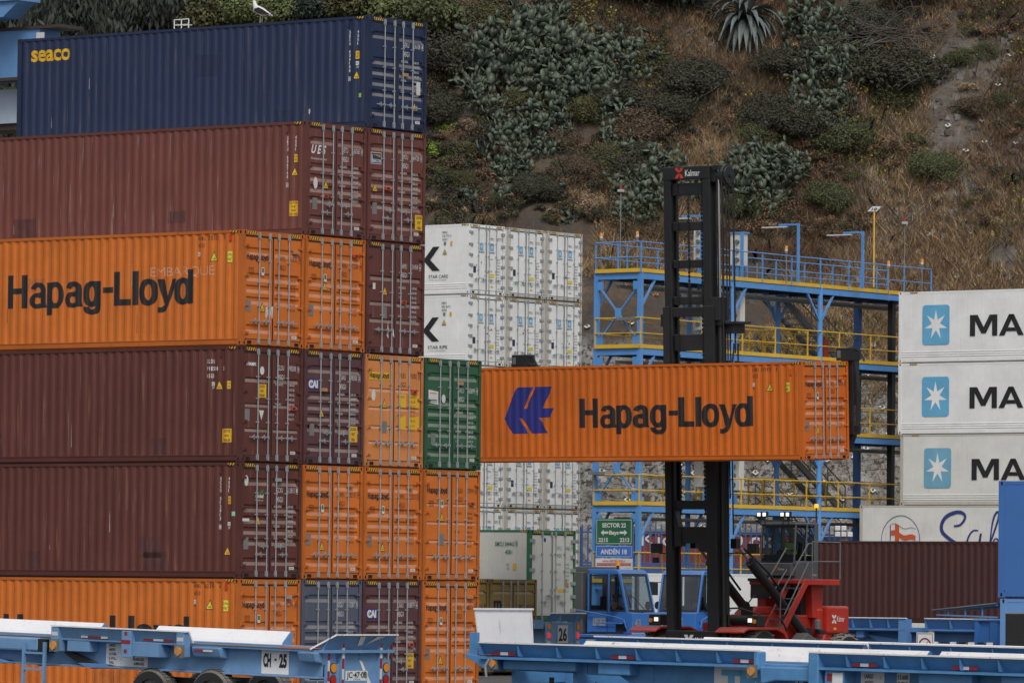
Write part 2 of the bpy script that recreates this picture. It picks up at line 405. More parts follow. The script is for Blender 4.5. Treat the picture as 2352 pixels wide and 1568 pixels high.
def container(name, label, cat, corner, z0, pm, code, num, chk, typ='45G1', H=2.896, L=L40, kind='dry', bands=B5, logo=None, tm='ink_white', tri_pos=(.58, .78),
              handles='low', side=None, group=None, door_pm=None, frame_pm=None, device=None, rot=None, extra=None, seed=0, rail_pm=None, weight_z=1.78, code_z=2.18, plate=(.16, .85), cautn=None, no_doors=False, hinge_pm=None, it=0.0, haz=True, door_text=True):
    P = M[pm]; DP = M[door_pm or pm]; frame_pm = frame_pm or (pm+'_dirty' if kind == 'dry' and pm not in ('orange_bright', 'maroon_clean') else pm); FP = M[frame_pm]; rk = kind if kind in ('reefer', 'plain') else 'dry'
    t = thing(name, label, cat, (corner[0], corner[1], z0), RZ, group, rot)
    rnd = random.Random(seed+len(num)*7+int(num or 0))
    inst('side_wall', cached(('side', pm, H, L, rk), lambda: side_mesh(P, H, L, rk)), t)
    inst('side_wall', cached(('side2', pm, H, L, rk), lambda: side_mesh(P, H, L, rk, False)), t)
    inst('roof', cached(('roof', pm, H, L, kind), lambda: roof_mesh(P, H, L, kind)), t)
    inst('frame', cached(('fr', frame_pm or pm, H, L, rk), lambda: frame_mesh(FP, H, L, rk)), t)
    cm = cached(('cast', frame_pm or pm), lambda: casting_mesh(FP))
    for x in (-.089, -L+.089):
        for y in (.081, W-.081):
            for z in (0, H-.118): inst('corner_casting', cm, t, (x, y, z))
    if haz:
        for y in (.20, W-.20-.36): hazard(t, (-.004, y, H-.105), DR, .36, .075)
        hazard(t, (-.42, .002, H-.075), (1, 0, 0), .28, .055)
    if no_doors: return t
    doors = []
    for k in (0, 1):
        y0 = .10 if k == 0 else W/2
        d = inst('door', cached(('leaf', door_pm or pm, H, rk, tuple(bands)), lambda: leaf_mesh(DP, H, rk, bands, k)), t, (0, y0, 0)); doors.append(d)
        rods = (.63, 1.04) if k == 0 else (1.40, 1.81)
        if kind == 'reefer': rods = (.62, 1.12) if k == 0 else (1.34, 1.84)
        for i, ry in enumerate(rods):
            inst('lock_rod', cached(('rod', H), lambda: rod_mesh(H)), d, (0, ry-y0, 0))
            s = -1 if k == 0 else 1
            z = .62 if handles == 'low' else (.74 if (i == k) else .56)
            if handles == 'mid': z = .80 if (i+k) % 2 else .60; s = -1 if i else 1
            inst('handle', cached(('hd', s), lambda: handle_mesh(s)), d, (.0, ry-y0, z))
        hp = hinge_pm or ('galv' if kind == 'reefer' else (frame_pm or pm)); s = 1 if k == 0 else -1
        for z in ([.35, .78, 1.2, 1.62, 2.05, 2.55] if kind == 'reefer' else [.32, 1.02, 1.78, 2.52]):
            inst('hinge', cached(('hg', hp, kind == 'reefer', s), lambda: hinge_mesh(M[hp], 'reefer' if kind == 'reefer' else 'dry', s)), d, (.0, .0 if k == 0 else W/2-.10, min(z, H-.3)))
    Lf, Rt = doors; yR = W/2
    def dd(door, nm, mats, fn):
        o = decal(door, nm, mats, fn); o.location = (0, -(.10 if door is Lf else yR), 0); return o
    if not door_text: return t
    T = M[tm]; z = code_z
    def idc(b):
        b.text(code, (XD, 1.46, z), .135, .24, DR, bold=-.004); b.text(num, (XD, 1.87, z), .135, .30, DR, bold=-.004)
        b.text(chk, (XD, 2.245, z+.015), .105, .045, DR, bold=.01); box_line(b, 2.225, z-.025, .085, .175, .007, 0, DR, (XD, 0, 0)); b.text(typ, (XD, 1.46, z-.235), .135, .25, DR, bold=.004)
    dd(Rt, 'identification_code', [T], idc)
    if weight_z: dd(Rt, 'weight_table', [T], lambda b: weights(b, 0, weight_z, it=it))
    if tri_pos: dd(Lf if tri_pos[0] < 1.2 else Rt, 'warning_triangle', [M['ink_yellow'], M['ink_black']], lambda b: tri(b, (XD, tri_pos[0], tri_pos[1]), .23, DR, 0, 1))
    if plate: dd(Lf, 'data_plate', [M['plate_metal'], M['galv_dark']], lambda b: (b.rect((XD+.002, plate[0], plate[1]), .19, .30, DR), [b.rect((XD+.004, plate[0]+.02, plate[1]+.04+i*.05), .15, .012, DR, m=1) for i in range(5)]))
    if logo == HL:
        dd(Lf, 'logo', [M['ink_black']], lambda b: RHL(b, z-.02))
        dd(Lf, 'small_label', [M['ink_brown']], lambda b: (box_line(b, .26, z-.36, .19, .14, .012, 0, DR, (XD, 0, 0)), b.text('REPAIR', (XD, .28, z-.28), .03, .15, DR), b.text('STEEL', (XD, .28, z-.33), .03, .15, DR)))
        dd(Lf, 'round_label', [M['sticker'], M['ink_green']], lambda b: (b.rect((XD, .76, z-.40), .11, .20, DR), b.rect((XD+.002, .775, z-.33), .08, .11, DR, m=1)))
    if device: 
        dy, dz, dc = device; o = MB(); o.box(-.03, .03, dy, dy+.20, dz, dz+.085); o.box(.03, .034, dy+.05, dy+.15, dz+.02, dz+.065, 1)
        q = o.build('tracking_device', [M[dc], M['ink_black'] if dc == 'device_red' else M[dc]], Rt if dy > 1.2 else Lf); q.location = (0, -(yR if dy > 1.2 else .10), 0)
    dd(Rt, 'maker_label', [M['sticker'], M['ink_black']], lambda b: (b.rect((XD, 1.98, .22), .20, .075, DR), b.text('CIMC', (XD+.002, 2.0, .237), .04, .14, DR, m=1)))
    if cautn: dd(Rt if cautn[0] > 1.2 else Lf, 'caution_label', [M['ink_yellow'], M['ink_black']], lambda b: caution(b, (XD+.002, cautn[0], cautn[1]), DR, cautn[2], .34, cautn[3]))
    if extra: extra(t, Lf, Rt, dd)
    return t
def caution(b, o, r, lines, w, h):
    o = Vector(o); r = Vector(r); n = r.cross(Vector((0, 0, 1))); b.rect(o, w, h, r)
    k = len(lines)
    for i, s in enumerate(lines):
        ww = min(w*.86, .085*h*2*len(s)*.5); b.text(s, o+n*.002+r*((w-ww)/2)+Vector((0, 0, h-(i+.78)*h/k)), h/k*.58, ww, r, m=1, bold=.02)
# ================================================================== main stack
def ring(b, cx, cy, rx, ry, tx, ty, a0=0, a1=360, m=0, P=None, n=26, pw=.86):
    def se(t, A, B):
        c, s = math.cos(t), math.sin(t); return (cx+A*math.copysign(abs(c)**pw, c), cy+B*math.copysign(abs(s)**pw, s))
    for i in range(n):
        t0, t1 = R(a0+(a1-a0)*i/n), R(a0+(a1-a0)*(i+1)/n)
        b.face([P(*se(t0, rx, ry)), P(*se(t1, rx, ry)), P(*se(t1, rx-tx, ry-ty)), P(*se(t0, rx-tx, ry-ty))], m)
def hl_logo(b, x0, z0, H, Wd, r=(1, 0, 0), m=0, org=(0, 0, 0)):
    "bold grotesque lettering of the orange containers"
    r = Vector(r); u = Vector((0, 0, 1)); o = Vector(org)+r*x0+u*z0; nn = r.cross(u); kx, kz = Wd/1295, H/222; lv = [0]
    def P(x, y): return o+r*(x*kx)+u*(y*kz)+nn*lv[0]
    def Rc(x0, x1, y0, y1): lv[0] += .00025; b.face([P(x0, y0), P(x1, y0), P(x1, y1), P(x0, y1)], m)
    def Rg(*a): lv[0] += .00025; ring(b, *a, m=m, P=P)
    def po(q): lv[0] += .00025; b.face([P(*c) for c in q], m)
    Rc(0, 43, 0, 222); Rc(102, 145, 0, 222); Rc(43, 102, 96, 134)
    for x in (158, 407):
        Rg(x+60, 110, 56, 58, 40, 33, 0, 165); Rc(x+76, x+116, 22, 112); Rg(x+54, 47, 54, 52, 38, 29, 40, 320); po([(x+76, 0), (x+124, 0), (x+116, 30), (x+78, 30)]); po([(x+42, 70), (x+98, 88), (x+98, 112), (x+48, 96)])
    Rg(339, 82, 59, 88, 38, 34, 0, 360); Rc(280, 320, -50, 166)
    Rg(596, 82, 58, 86, 38, 34, 0, 360); Rc(620, 660, -5, 166); Rg(600, -2, 60, 52, 38, 32, 180, 362); 
    Rc(675, 742, 86, 122); Rc(748, 791, 0, 222); Rc(791, 865, 0, 40); Rc(877, 917, 0, 222); Rg(987, 82, 65, 88, 40, 34, 0, 360)
    po([(1050, 164), (1094, 164), (1124, 52), (1102, 0), (1096, 6)]); po([(1124, 52), (1150, 164), (1168+12, 164), (1128, -8), (1112, -40), (1082, -54), (1056, -54), (1056, -20), (1078, -20), (1094, -10), (1102, 0)])
    Rg(1224, 82, 59, 88, 38, 34, 0, 360); Rc(1255, 1295, 0, 222)
A0 = Vector((-6.762, 138.54, 0))
def cc(col): return A0 + DY*(CP*col)
SD = (1, 0, 0)
GRP = 'containers of the big stack on the left'
RHL = lambda b, z, m=0: hl_logo(b, .17, z, .155, .85, DR, m, (XD, 0, 0))
def side_code_v(t, code, num, chk, typ, tm='ink_white', x1=-.67, x2=-.40, z=2.45, sp=.100):
    d = decal(t, 'identification_code', [M[tm]], lambda b: (b.text(code+' '+num, (x1, 0, z), .080, .046, SD, stack=sp, bold=.03), b.text(chk, (x1-.018, 0, z-12.1*sp), .072, .036, SD, bold=.02), box_line(b, x1-.035, z-12.1*sp-.022, .07, .115, .008, 0), b.text(typ, (x2, 0, z), .080, .046, SD, stack=sp, bold=.03)), conform=True)
def hgt_label(t, x, z, tm='ink_yellow', s=1.0):
    s *= .65; x -= .06; z -= .1
    decal(t, 'height_label', [M[tm], M['ink_black']], lambda b: (b.rect((x-.012, .0, z-.012), .17*s+.018, .32*s+.018, SD, m=1), b.rect((x, -.003, z), .17*s, .32*s, SD), b.text('2.9m', (x+.006, -.005, z+.19*s), .075*s, .145*s, SD, m=1, bold=.01), b.text("9'6\"", (x+.012, -.005, z+.05*s), .085*s, .12*s, SD, m=1, bold=.01)), conform=True)
def ic_label(t, x, z, num, tm='ink_white', nm='ink_white'):
    decal(t, 'approval_label', [M[tm], M['ink_black'], M[nm]], lambda b: (b.rect((x-.045, 0, z), .09, .10, SD), b.text('IC', (x-.035, -.002, z+.02), .06, .07, SD, m=1), b.text(num, (x-.03, 0, z-.075), .055, .07, SD, m=2)), conform=True)
def side_tri(t, x, z, s=.21, m='ink_yellow'):
    decal(t, 'warning_triangle', [M[m], M['ink_black']], lambda b: tri(b, (x, 0, z), s, SD, 0, 1), conform=True)
def vent(t, x=-.67, pm='maroon'):
    b = MB(); b.box(x-.028, x+.028, -.004, .03, 2.62, 2.77); b.build('vent', [M[pm]], t)
# --- tier 6
t = container('shipping_container', 'navy blue high-cube container topping the tall stack with a gull on its roof', 'shipping container', cc(2), 5*TP, 'navy', 'SEKU', '636108', '8', bands=B6, group=GRP, tri_pos=(1.95, .62), plate=None, device=(1.42, 1.42, 'device_tan'), handles='low', it=.2,
    extra=lambda t, Lf, Rt, dd: dd(Rt, 'data_plate', [M['sticker']], lambda b: b.rect((XD, 2.02, .98), .17, .34, DR)))
vent(t, -.70, 'navy')
decal(t, 'logo', [M['ink_gold']], lambda b: b.text('seaco', (-11.70, 0, 2.27), .44, 1.40, SD, bold=.028), conform=True)
side_code_v(t, 'SEKU', '636108', '8', '45G1'); hgt_label(t, -.40, 1.88, s=1); ic_label(t, -.41, 1.62, '70'); side_tri(t, -.43, 1.33)
decal(t, 'lime_sticker', [M['lime']], lambda b: b.rect((-.36, 0, .78), .10, .11, SD), conform=True)
decal(t, 'scuff', [M['sticker']], lambda b: b.face([(-2.02, 0, .44), (-1.97, 0, .40), (-1.94, 0, .50), (-1.96, 0, .56), (-2.02, 0, .55)]), conform=True)
# --- tier 5
def ues(t, Lf, Rt, dd):
    dd(Lf, 'logo', [M['ink_white']], lambda b: (b.text('U E S', (XD, .20, 2.09), .22, .60, DR, bold=.03, shear=.35), b.text('UES International Leasing Limited', (XD, .18, 1.93), .055, .64, DR)))
    dd(Lf, 'round_label', [M['sticker']], lambda b: shape(b, [(math.cos(a), math.sin(a)*1.8) for a in [2*math.pi*i/14 for i in range(14)]], (XD, .38, 1.33), .085, DR))
t = container('shipping_container', 'brick-red container with pale vertical scratches down its ribbed side, beneath the navy one', 'shipping container', cc(1), 4*TP, 'maroon_red', 'UETU', '636768', '0', bands=B6, group=GRP, tri_pos=(.80, 1.28), plate=(.26, .65), handles='mid', it=.2, device=(.66, .97, 'device_red'), extra=ues)
vent(t, -.68, 'maroon_red'); side_code_v(t, 'UETU', '636768', '0', '45G1'); hgt_label(t, -.38, 1.95, s=1); side_tri(t, -.42, 1.58)
decal(t, 'caution_label', [M['ink_yellow'], M['ink_black']], lambda b: caution(b, (-.59, 0, .48), SD, ["CAUTION", "9'6\"", 'HIGH', 'CONTAINER'], .30, .38), conform=True)
def beacon(t, Lf, Rt, dd):
    dd(Lf, 'logo', [M['ink_white'], M['label_navy'], M['lemon']], lambda b: (b.rect((XD, .14, 1.98), .44, .30, DR), b.rect((XD+.002, .155, 1.995), .41, .27, DR, m=1), b.text('BEACON', (XD+.004, .21, 2.02), .09, .34, DR, bold=.02), [b.face([(XD+.004, .2, 2.225), (XD+.004, .54, 2.16+k*.025), (XD+.004, .54, 2.17+k*.025)], 2) for k in range(3)], b.rect((XD+.004, .175, 2.02), .025, .2, DR)))
t = container('shipping_container', 'brick-red container with a beacon badge, directly beneath the door end of the navy one', 'shipping container', cc(2), 4*TP, 'maroon_red', 'BMOU', '664728', '0', bands=B6, group=GRP, tri_pos=(.32, 1.34), plate=(.22, .68), handles='mid', it=.2, device=(.72, 1.33, 'device_red'), extra=beacon, cautn=(2.02, .36, ['CAUTION', "9'6\"", 'HIGH'], .40))
# --- tier 4
def tape(t, Lf, Rt, dd): dd(Lf, 'torn_paper', [M['sticker']], lambda b: [b.face([(XD+.003, .93+i*.06, .74), (XD+.003, .97+i*.06, .70+.1*(i%2)), (XD+.003, .99+i*.06, 1.0), (XD+.003, .94+i*.06, .98+.05*(i%3))]) for i in range(5)])
t = container('shipping_container', 'orange container with big black lettering and chalk scribble, fourth tier of the left stack', 'shipping container', cc(0), 3*TP, 'orange', 'HAMU', '213532', '9', bands=B5, group=GRP, logo=HL, tm='ink_brown', tri_pos=(.80, .94), device=(2.0, 2.38, 'device_tan'), extra=tape)
decal(t, 'logo', [M['ink_black']], lambda b: hl_logo(b, -7.93, 1.08, .86, 6.30), conform=True)
def side_hl(t, num, chk, ic):
    decal(t, 'identification_code', [M['ink_black']], lambda b: code_side_h(b, 'HAMU', num, chk, '45G1', -1.50, 2.66, .105, 0), conform=True)
    ic_label(t, -1.46, 2.26, ic, 'ink_white', 'ink_black'); side_tri(t, -.97, 2.20, .25, 'lemon'); hgt_label(t, -.46, 2.18, 'lemon', 1.35)
    b = MB(); b.box(-.46, -.40, -.008, .03, 2.62, 2.79); b.build('vent', [M['ink_red']], t)
side_hl(t, '213532', '9', '82')
decal(t, 'chalk_scribble', [mat('chalk', (.62, .36, .22), .8)], lambda b: b.text('EMBARQUE', (-3.05, -.001, 1.78), .25, 2.1, SD, bold=-.014), conform=True)
t = container('shipping_container', 'orange container with a red tracking box, between lettered orange and plain maroon containers', 'shipping container', cc(1), 3*TP, 'orange', 'FANU', '372236', '4', bands=B5, group=GRP, logo=HL, tm='ink_brown', tri_pos=(.80, 1.60), device=(1.93, 2.42, 'device_red'), code_z=2.14)
t = container('shipping_container', 'plain maroon container with white scrape marks by its door handles, above the faded orange one', 'shipping container', cc(2), 3*TP, 'maroon', 'HAMU', '131454', '6', bands=[(1.96, .14), (1.30, .12), (.86, .12)], group=GRP, tri_pos=(.78, 1.60), plate=(.68, .92), device=(1.44, 1.33, 'device_red'), weight_z=1.72, code_z=2.25,
    extra=lambda t, Lf, Rt, dd: (dd(Lf, 'torn_paper', [M['sticker']], lambda b: (b.face([(XD+.003, .88, .48), (XD+.003, .96, .40), (XD+.003, .93, .85)]), b.face([(XD+.003, 1.12, .5), (XD+.003, 1.20, .44), (XD+.003, 1.16, .68)]))), dd(Lf, 'small_label', [M['sticker']], lambda b: b.rect((XD, .28, 1.66), .11, .16, DR))))
# --- tier 3
def touax(t, Lf, Rt, dd):
    dd(Lf, 'logo', [M['ink_white']], lambda b: b.text('Touax', (XD, .18, 2.42), .105, .42, DR, bold=.05))
    dd(Lf, 'round_label', [M['sticker']], lambda b: shape(b, [(math.cos(a), math.sin(a)*1.25) for a in [2*math.pi*i/14 for i in range(14)]], (XD, .83, 2.30), .085, DR))
    dd(Lf, 'triangle_label', [M['sticker']], lambda b: b.face([(XD, .72, 1.30), (XD, .92, 1.30), (XD, .82, 1.05)][::-1]))
t = container('shipping_container', 'dark maroon container with a high trailer caution label, under the large lettered orange one', 'shipping container', cc(0), 2*TP, 'maroon_dark', 'GLDU', '998508', '5', bands=[(2.06, .13), (1.42, .10), (.80, .10)], group=GRP, tri_pos=None, plate=(.16, 1.02), device=(1.96, 1.34, 'device_red'), extra=touax, cautn=(.66, 1.62, ['CAUTION', 'HIGH', 'TRAILER'], .34), code_z=2.33, weight_z=1.94, handles='low')
vent(t, -.70, 'maroon_dark')
decal(t, 'identification_code', [M['ink_white']], lambda b: code_side_h(b, 'GLDU', '998508', '5', '45G1', -1.15, 2.47, .105, 0, True), conform=True)
ic_label(t, -.95, 1.90, '87'); side_tri(t, -.74, 1.88, .23); hgt_label(t, -.42, 1.92, s=.95)
decal(t, 'caution_label', [M['ink_yellow'], M['ink_black']], lambda b: caution(b, (-.64, 0, .48), SD, ['CAUTION', 'HIGH', 'TRAILER'], .31, .34), conform=True)
def cai(t, Lf, Rt, dd):
    dd(Lf, 'logo', [M['ink_blue'], M['ink_white'], M['lemon']], lambda b: (b.rect((XD, .17, 1.90), .44, .27, DR), b.text('CAI', (XD+.002, .19, 1.95), .18, .38, DR, m=1, bold=.07), b.rect((XD+.004, .27, 2.02), .04, .04, DR, m=2)))
t = container('shipping_container', 'violet-maroon container with a blue badge, third tier, left of the faded orange one', 'shipping container', cc(1), 2*TP, 'maroon_violet', 'CAAU', '698300', '3', bands=B6, group=GRP, tri_pos=(.72, 1.28), plate=(.24, .72), device=(.70, 1.86, 'device_tan'), extra=cai, cautn=(1.86, .60, ['CAUTION', "9'6\"", 'HIGH'], .40), handles='mid', it=.2)
def hlbu(t, Lf, Rt, dd):
    dd(Lf, 'logo', [M['ink_yellow'], M['ink_black']], lambda b: (b.rect((XD, .17, 2.24), .86, .20, DR), hl_logo(b, .19, 2.29, .13, .80, DR, 1, (XD+.002, 0, 0))))
    dd(Rt, 'yellow_panel', [M['ink_yellow']], lambda b: [b.rect((XD+.001, y, z), w, h, DR) for y, w in ((1.42, .30), (1.86, .42)) for z, h in ((1.56, .34), (.98, .36))])
    dd(Lf, 'round_label', [M['sticker']], lambda b: shape(b, [(math.cos(a), math.sin(a)*1.7) for a in [2*math.pi*i/14 for i in range(14)]], (XD, .36, 1.84), .085, DR))
t = container('shipping_container', 'faded pale-orange container with yellow panels behind its weights, left of the green one', 'shipping container', cc(2), 2*TP, 'orange_faded', 'HLBU', '192082', '0', bands=[(1.98, .10), (1.50, .09), (1.02, .09), (.62, .09)], group=GRP, tm='ink_brown', tri_pos=(.82, 1.60), plate=(.74, .88), device=(1.94, 1.93, 'device_red'), extra=hlbu, weight_z=1.80, code_z=2.32)
def uasc(t, Lf, Rt, dd):
    dd(Lf, 'flag_label', [M['sticker'], M['ink_black'], M['ink_red'], M['ink_green']], lambda b: (b.face([(XD, .18, 1.72), (XD, .60, 1.68), (XD, .60, 2.02), (XD, .18, 2.06)]), b.rect((XD+.002, .24, 1.78), .30, .025, DR, m=1), b.rect((XD+.002, .24, 1.96), .30, .02, DR, m=2), b.rect((XD+.002, .24, 1.74), .30, .02, DR, m=3)))
    dd(Lf, 'round_label', [M['sticker']], lambda b: shape(b, [(math.cos(a), math.sin(a)*1.35) for a in [2*math.pi*i/14 for i in range(14)]], (XD, .83, 1.84), .085, DR))
t = container('shipping_container', 'dark green container at the right edge of the tall stack beside the lifted orange one', 'shipping container', cc(3), 2*TP, 'green', 'UACU', '563899', '4', bands=B6, group=GRP, tri_pos=None, plate=(.30, .62), device=(1.42, 2.22, 'device_tan'), extra=uasc, code_z=2.02, weight_z=1.46, it=.2)
# --- tier 2
def glb(t, Lf, Rt, dd):
    dd(Lf, 'logo', [M['ink_white'], M['ink_green']], lambda b: (b.text('Global', (XD, .62, 2.02), .095, .32, DR, bold=.03), b.text('GCXINT.com', (XD, .62, 1.94), .035, .32, DR), b.face([(XD, .72, 2.13), (XD, .93, 2.13), (XD, .93, 2.24)], 1)))
    dd(Lf, 'round_label', [M['sticker']], lambda b: shape(b, [(math.cos(a), math.sin(a)*1.7) for a in [2*math.pi*i/14 for i in range(14)]], (XD, .26, 2.44), .08, DR))
    dd(Lf, 'small_label', [M['sticker']], lambda b: b.rect((XD, .12, 1.42), .27, .075, DR))
t = container('shipping_container', 'dark maroon container with dented lower side and a green-swoosh badge, second tier at the corner', 'shipping container', cc(0), TP, 'maroon_dark', 'GCXU', '512813', '1', bands=B6, group=GRP, tri_pos=(.72, 1.42), plate=(.17, .72), device=(1.40, 2.44, 'galv'), extra=glb, handles='mid', code_z=2.16, it=.15)
vent(t, -.66, 'maroon_dark'); side_code_v(t, 'GCXU', '512813', '1', '45G1'); hgt_label(t, -.36, 1.95, s=.95); ic_label(t, -.38, 1.30, '87'); side_tri(t, -.42, .64)
decal(t, 'green_note', [M['pale_green']], lambda b: b.rect((-.28, 0, 1.55), .10, .11, SD), conform=True)
for col, num, chk, cm, lb, dev, tm_ in ((1, '282151', '9', 'orange_faded', 'dusty orange container with faded brown lettering above the slate-blue one', (1.80, 2.36, 'device_tan'), 'ink_brown'),
                             (2, '322321', '3', 'orange', 'orange container with chalk notes on its doors, directly beneath the faded pale-orange one', (1.80, 2.36, 'device_tan'), 'ink_brown')):
    t = container('shipping_container', lb, 'shipping container', cc(col), TP, cm if cm == 'orange' else 'orange', 'HAMU', num, chk, bands=B5, group=GRP, logo=HL, tm=tm_, tri_pos=(.80, .80), device=dev, code_z=2.10)
t = container('shipping_container', 'orange container with flat panelled doors directly beneath the dark green one', 'shipping container', cc(3), TP, 'orange', 'HLBU', '270594', '6', bands=[(1.98, .08), (1.50, .08), (1.02, .08), (.62, .08)], group=GRP, logo=HL, tm='ink_brown', tri_pos=(.80, 1.62), device=(1.96, 1.98, 'device_red'), plate=(.72, .92), weight_z=1.74, code_z=2.30)
# --- tier 1
t = container('shipping_container', 'orange ground-level container whose side lettering is half hidden by the blue trailer', 'shipping container', cc(0), 0, 'orange', 'HAMU', '262395', '6', bands=B5, group=GRP, logo=HL, tm='ink_brown', tri_pos=(.80, .94), device=(1.86, 2.40, 'galv'), code_z=2.20)
decal(t, 'logo', [M['ink_black']], lambda b: hl_logo(b, -7.93, 1.08, .86, 6.30), conform=True)
side_hl(t, '262395', '6', '81')
t = container('shipping_container', 'slate-blue container on the ground behind the rear plate of the blue trailer', 'shipping container', cc(1), 0, 'slate', 'SEGU', '513387', '5', bands=B6, group=GRP, tri_pos=None, it=.2, code_z=2.20, frame_pm='slate')
t = container('shipping_container', 'maroon container on the ground with a blue and white badge, right of the slate-blue one', 'shipping container', cc(2), 0, 'maroon_violet', 'CAAU', '858879', '6', bands=B6, group=GRP, tri_pos=(.72, 1.20), device=(1.90, 1.20, 'device_red'), handles='mid', extra=cai, it=.2, cautn=(1.82, .62, ['CAUTION', "9'6\"", 'HIGH'], .40), code_z=2.20)
t = container('shipping_container', 'orange container on the ground at the right foot of the tall stack', 'shipping container', cc(3), 0, 'orange', 'HAMU', '148071', '6', bands=B5, group=GRP, logo=HL, tm='ink_brown', tri_pos=(.80, .80), device=(1.94, 2.44, 'device_tan'), code_z=2.15)
# repair patches and scrapes on the long sides
for nm, c in (('patch_maroon', (.085, .030, .028)), ('patch_rust', (.17, .075, .040)), ('patch_navy', (.012, .022, .062)), ('patch_orange', (.50, .14, .025)), ('scrape_grey', (.30, .26, .24))): mat(nm, c, .7, streak=.3, var=.25, nscale=5)
_rr = random.Random(5)
for o in [o for o in bpy.data.objects if o.name.startswith('shipping_container') and o.parent is None]:
    d = (Vector((o.location.x, o.location.y, 0))-A0); col = round(d.dot(DY)/CP); tier = round(o.location.z/TP)
    if not ((col == 0 and tier < 4) or (col == 1 and tier == 4) or (col == 2 and tier == 5)): continue
    pm = 'patch_navy' if tier == 5 else ('patch_orange' if (col == 0 and tier in (0, 3)) else 'patch_maroon')
    for k in range(3 if pm == 'patch_maroon' else 2):
        x, z, w_, h_ = _rr.uniform(-11.5, -2.5), _rr.choice((.18, .2, _rr.uniform(.3, 2.0))), _rr.uniform(.25, .8), _rr.uniform(.25, .7)
        decal(o, 'repair_patch', [M[pm]], lambda b: b.rect((x, .0015, z), w_, h_, SD), conform=True)
    for k in range(9 if pm == 'patch_maroon' else 4):
        x, z, h_ = _rr.uniform(-11.5, -1.2), _rr.uniform(.2, 1.6), _rr.uniform(.1, .7)
        decal(o, 'scratch', [M['patch_rust' if k % 3 else 'scrape_grey']], lambda b: b.face([(x, 0, z), (x+.022, 0, z+.02), (x+.016, 0, z+h_), (x+.004, 0, z+h_*.8)]), conform=True)
# ================================================================== stack of white refrigerated containers
GR = 'white refrigerated containers stacked in the middle'
def maersk_door(idx):
    def f(t, Lf, Rt, dd):
        for door, y in ((Lf, .86), (Rt, 1.58)):
            dd(door, 'emblem', [M['star_blue'], M['ink_white']], lambda b: star(b, (XD, y, 1.98), .25, DR, 1, 0)); dd(door, 'lettering', [M['ink_black']], lambda b: b.text('MAERSK', (XD, y-.19, 1.72), .075, .38, DR, bold=.01))
        dd(Lf, 'dark_label', [M['label_navy']], lambda b: b.rect((XD, .30, .88), .19, .27, DR))
        dd(Lf, 'small_label', [M['ink_black']], lambda b: b.text('maersk.com', (XD, .72, .66), .04, .30, DR))
        dd(Rt, 'yellow_label', [M['ink_yellow'], M['lemon']], lambda b: (b.rect((XD, 1.50, .30), .18, .07, DR), b.rect((XD, 1.46, .72), .30, .16, DR, m=1)))
        r_ = random.Random(idx)
        def st(b):
            for k in range(7): y = r_.choice([.4, .75, 1.05, 1.3, 1.6, 2.0])+r_.uniform(-.1, .1); z = r_.uniform(.4, 1.5); b.rect((XD+.003, y, z), r_.uniform(.04, .1), r_.uniform(.03, .09), DR, m=r_.randrange(3))
        dd(Rt, 'sticker', [M['pale_green'], M['sticker'], M['ink_red']], st)
    return f
E0 = at(1074, 1000, 229); E0.z = 0
nums = {(0, 5): '138775', (1, 5): '141027', (2, 5): '129475', (0, 4): '002964', (1, 4): '137914', (2, 4): '139982', (0, 1): '604593', (1, 1): '140984', (2, 1): '140686'}
where = ['left', 'middle', 'right']; tiern = ['bottom tier', 'second tier', 'third tier', 'fourth tier up', 'second tier from the top', 'top tier']
RTP = 2.94
for k in range(6):
    for c in range(3):
        n = nums.get((c, k), str(130000+k*911+c*77))
        off = E0 + DY*(2.75*c)
        off.z = 0
        t = container('refrigerated_container', 'white refrigerated container in the %s column of the middle stack, %s' % (where[c], tiern[k]), 'refrigerated container', off, .22+k*RTP, 'reefer_white' if c < 2 else 'reefer_old', 'MRFU' if (c, k) == (0, 4) else 'MMAU', n, '3' if k > 4 else '8', typ='45R1' if (c, k) != (0, 4) else '45R5', kind='reefer', group=GR, tm='ink_black', tri_pos=None, plate=None, frame_pm='reefer_frame' if c else 'reefer_white', extra=maersk_door(k*3+c), handles='low', weight_z=1.45, code_z=2.26, door_pm='reefer_white')
        if c == 0 and k >= 4:
            decal(t, 'identification_code', [M['ink_black']], lambda b: [b.text(s, (-1.42, -.010, 2.52-i*.15), .10, .26 if i != 1 else .46, SD) for i, s in enumerate(['MMAU', '138 775 3', '45R1'] if k == 5 else ['MRFU', '002 964 8', '45R5'])])
            decal(t, 'logo', [M['ink_black']], lambda b: (b.face([(-1.56, -.010, 1.98), (-1.90, -.010, 1.98), (-2.34, -.010, 1.50), (-2.34, -.010, 1.36), (-1.92, -.010, .98), (-1.53, -.010, .98), (-2.05, -.010, 1.44)][::-1]), b.rect((-2.68, -.010, .98), .24, 1.0, SD), b.text('MAERS', (-7.1, -.010, .98), 1.0, 4.25, SD, bold=.05)))
            decal(t, 'lettering', [M['ink_black'], M['galv']], lambda b: (b.text('STAR CARE' if k == 5 else 'STAR RIPE', (-2.12, -.010, .67), .14, 1.02, SD), b.text('CONTROLLED ATMOSPHERE' if k == 5 else 'CONTROLLED RIPENING', (-2.12, -.010, .57), .05, .92, SD, m=1)))
            decal(t, 'warning_triangle', [M['ink_yellow'], M['ink_black']], lambda b: tri(b, (-1.29, -.010, 1.72), .23, SD, 0, 1))
            decal(t, 'height_label', [M['ink_yellow'], M['galv_dark']], lambda b: (b.rect((-1.00, -.010, 2.02), .11, .17, SD), b.rect((-1.34, -.010, 2.04), .12, .13, SD, m=1)))
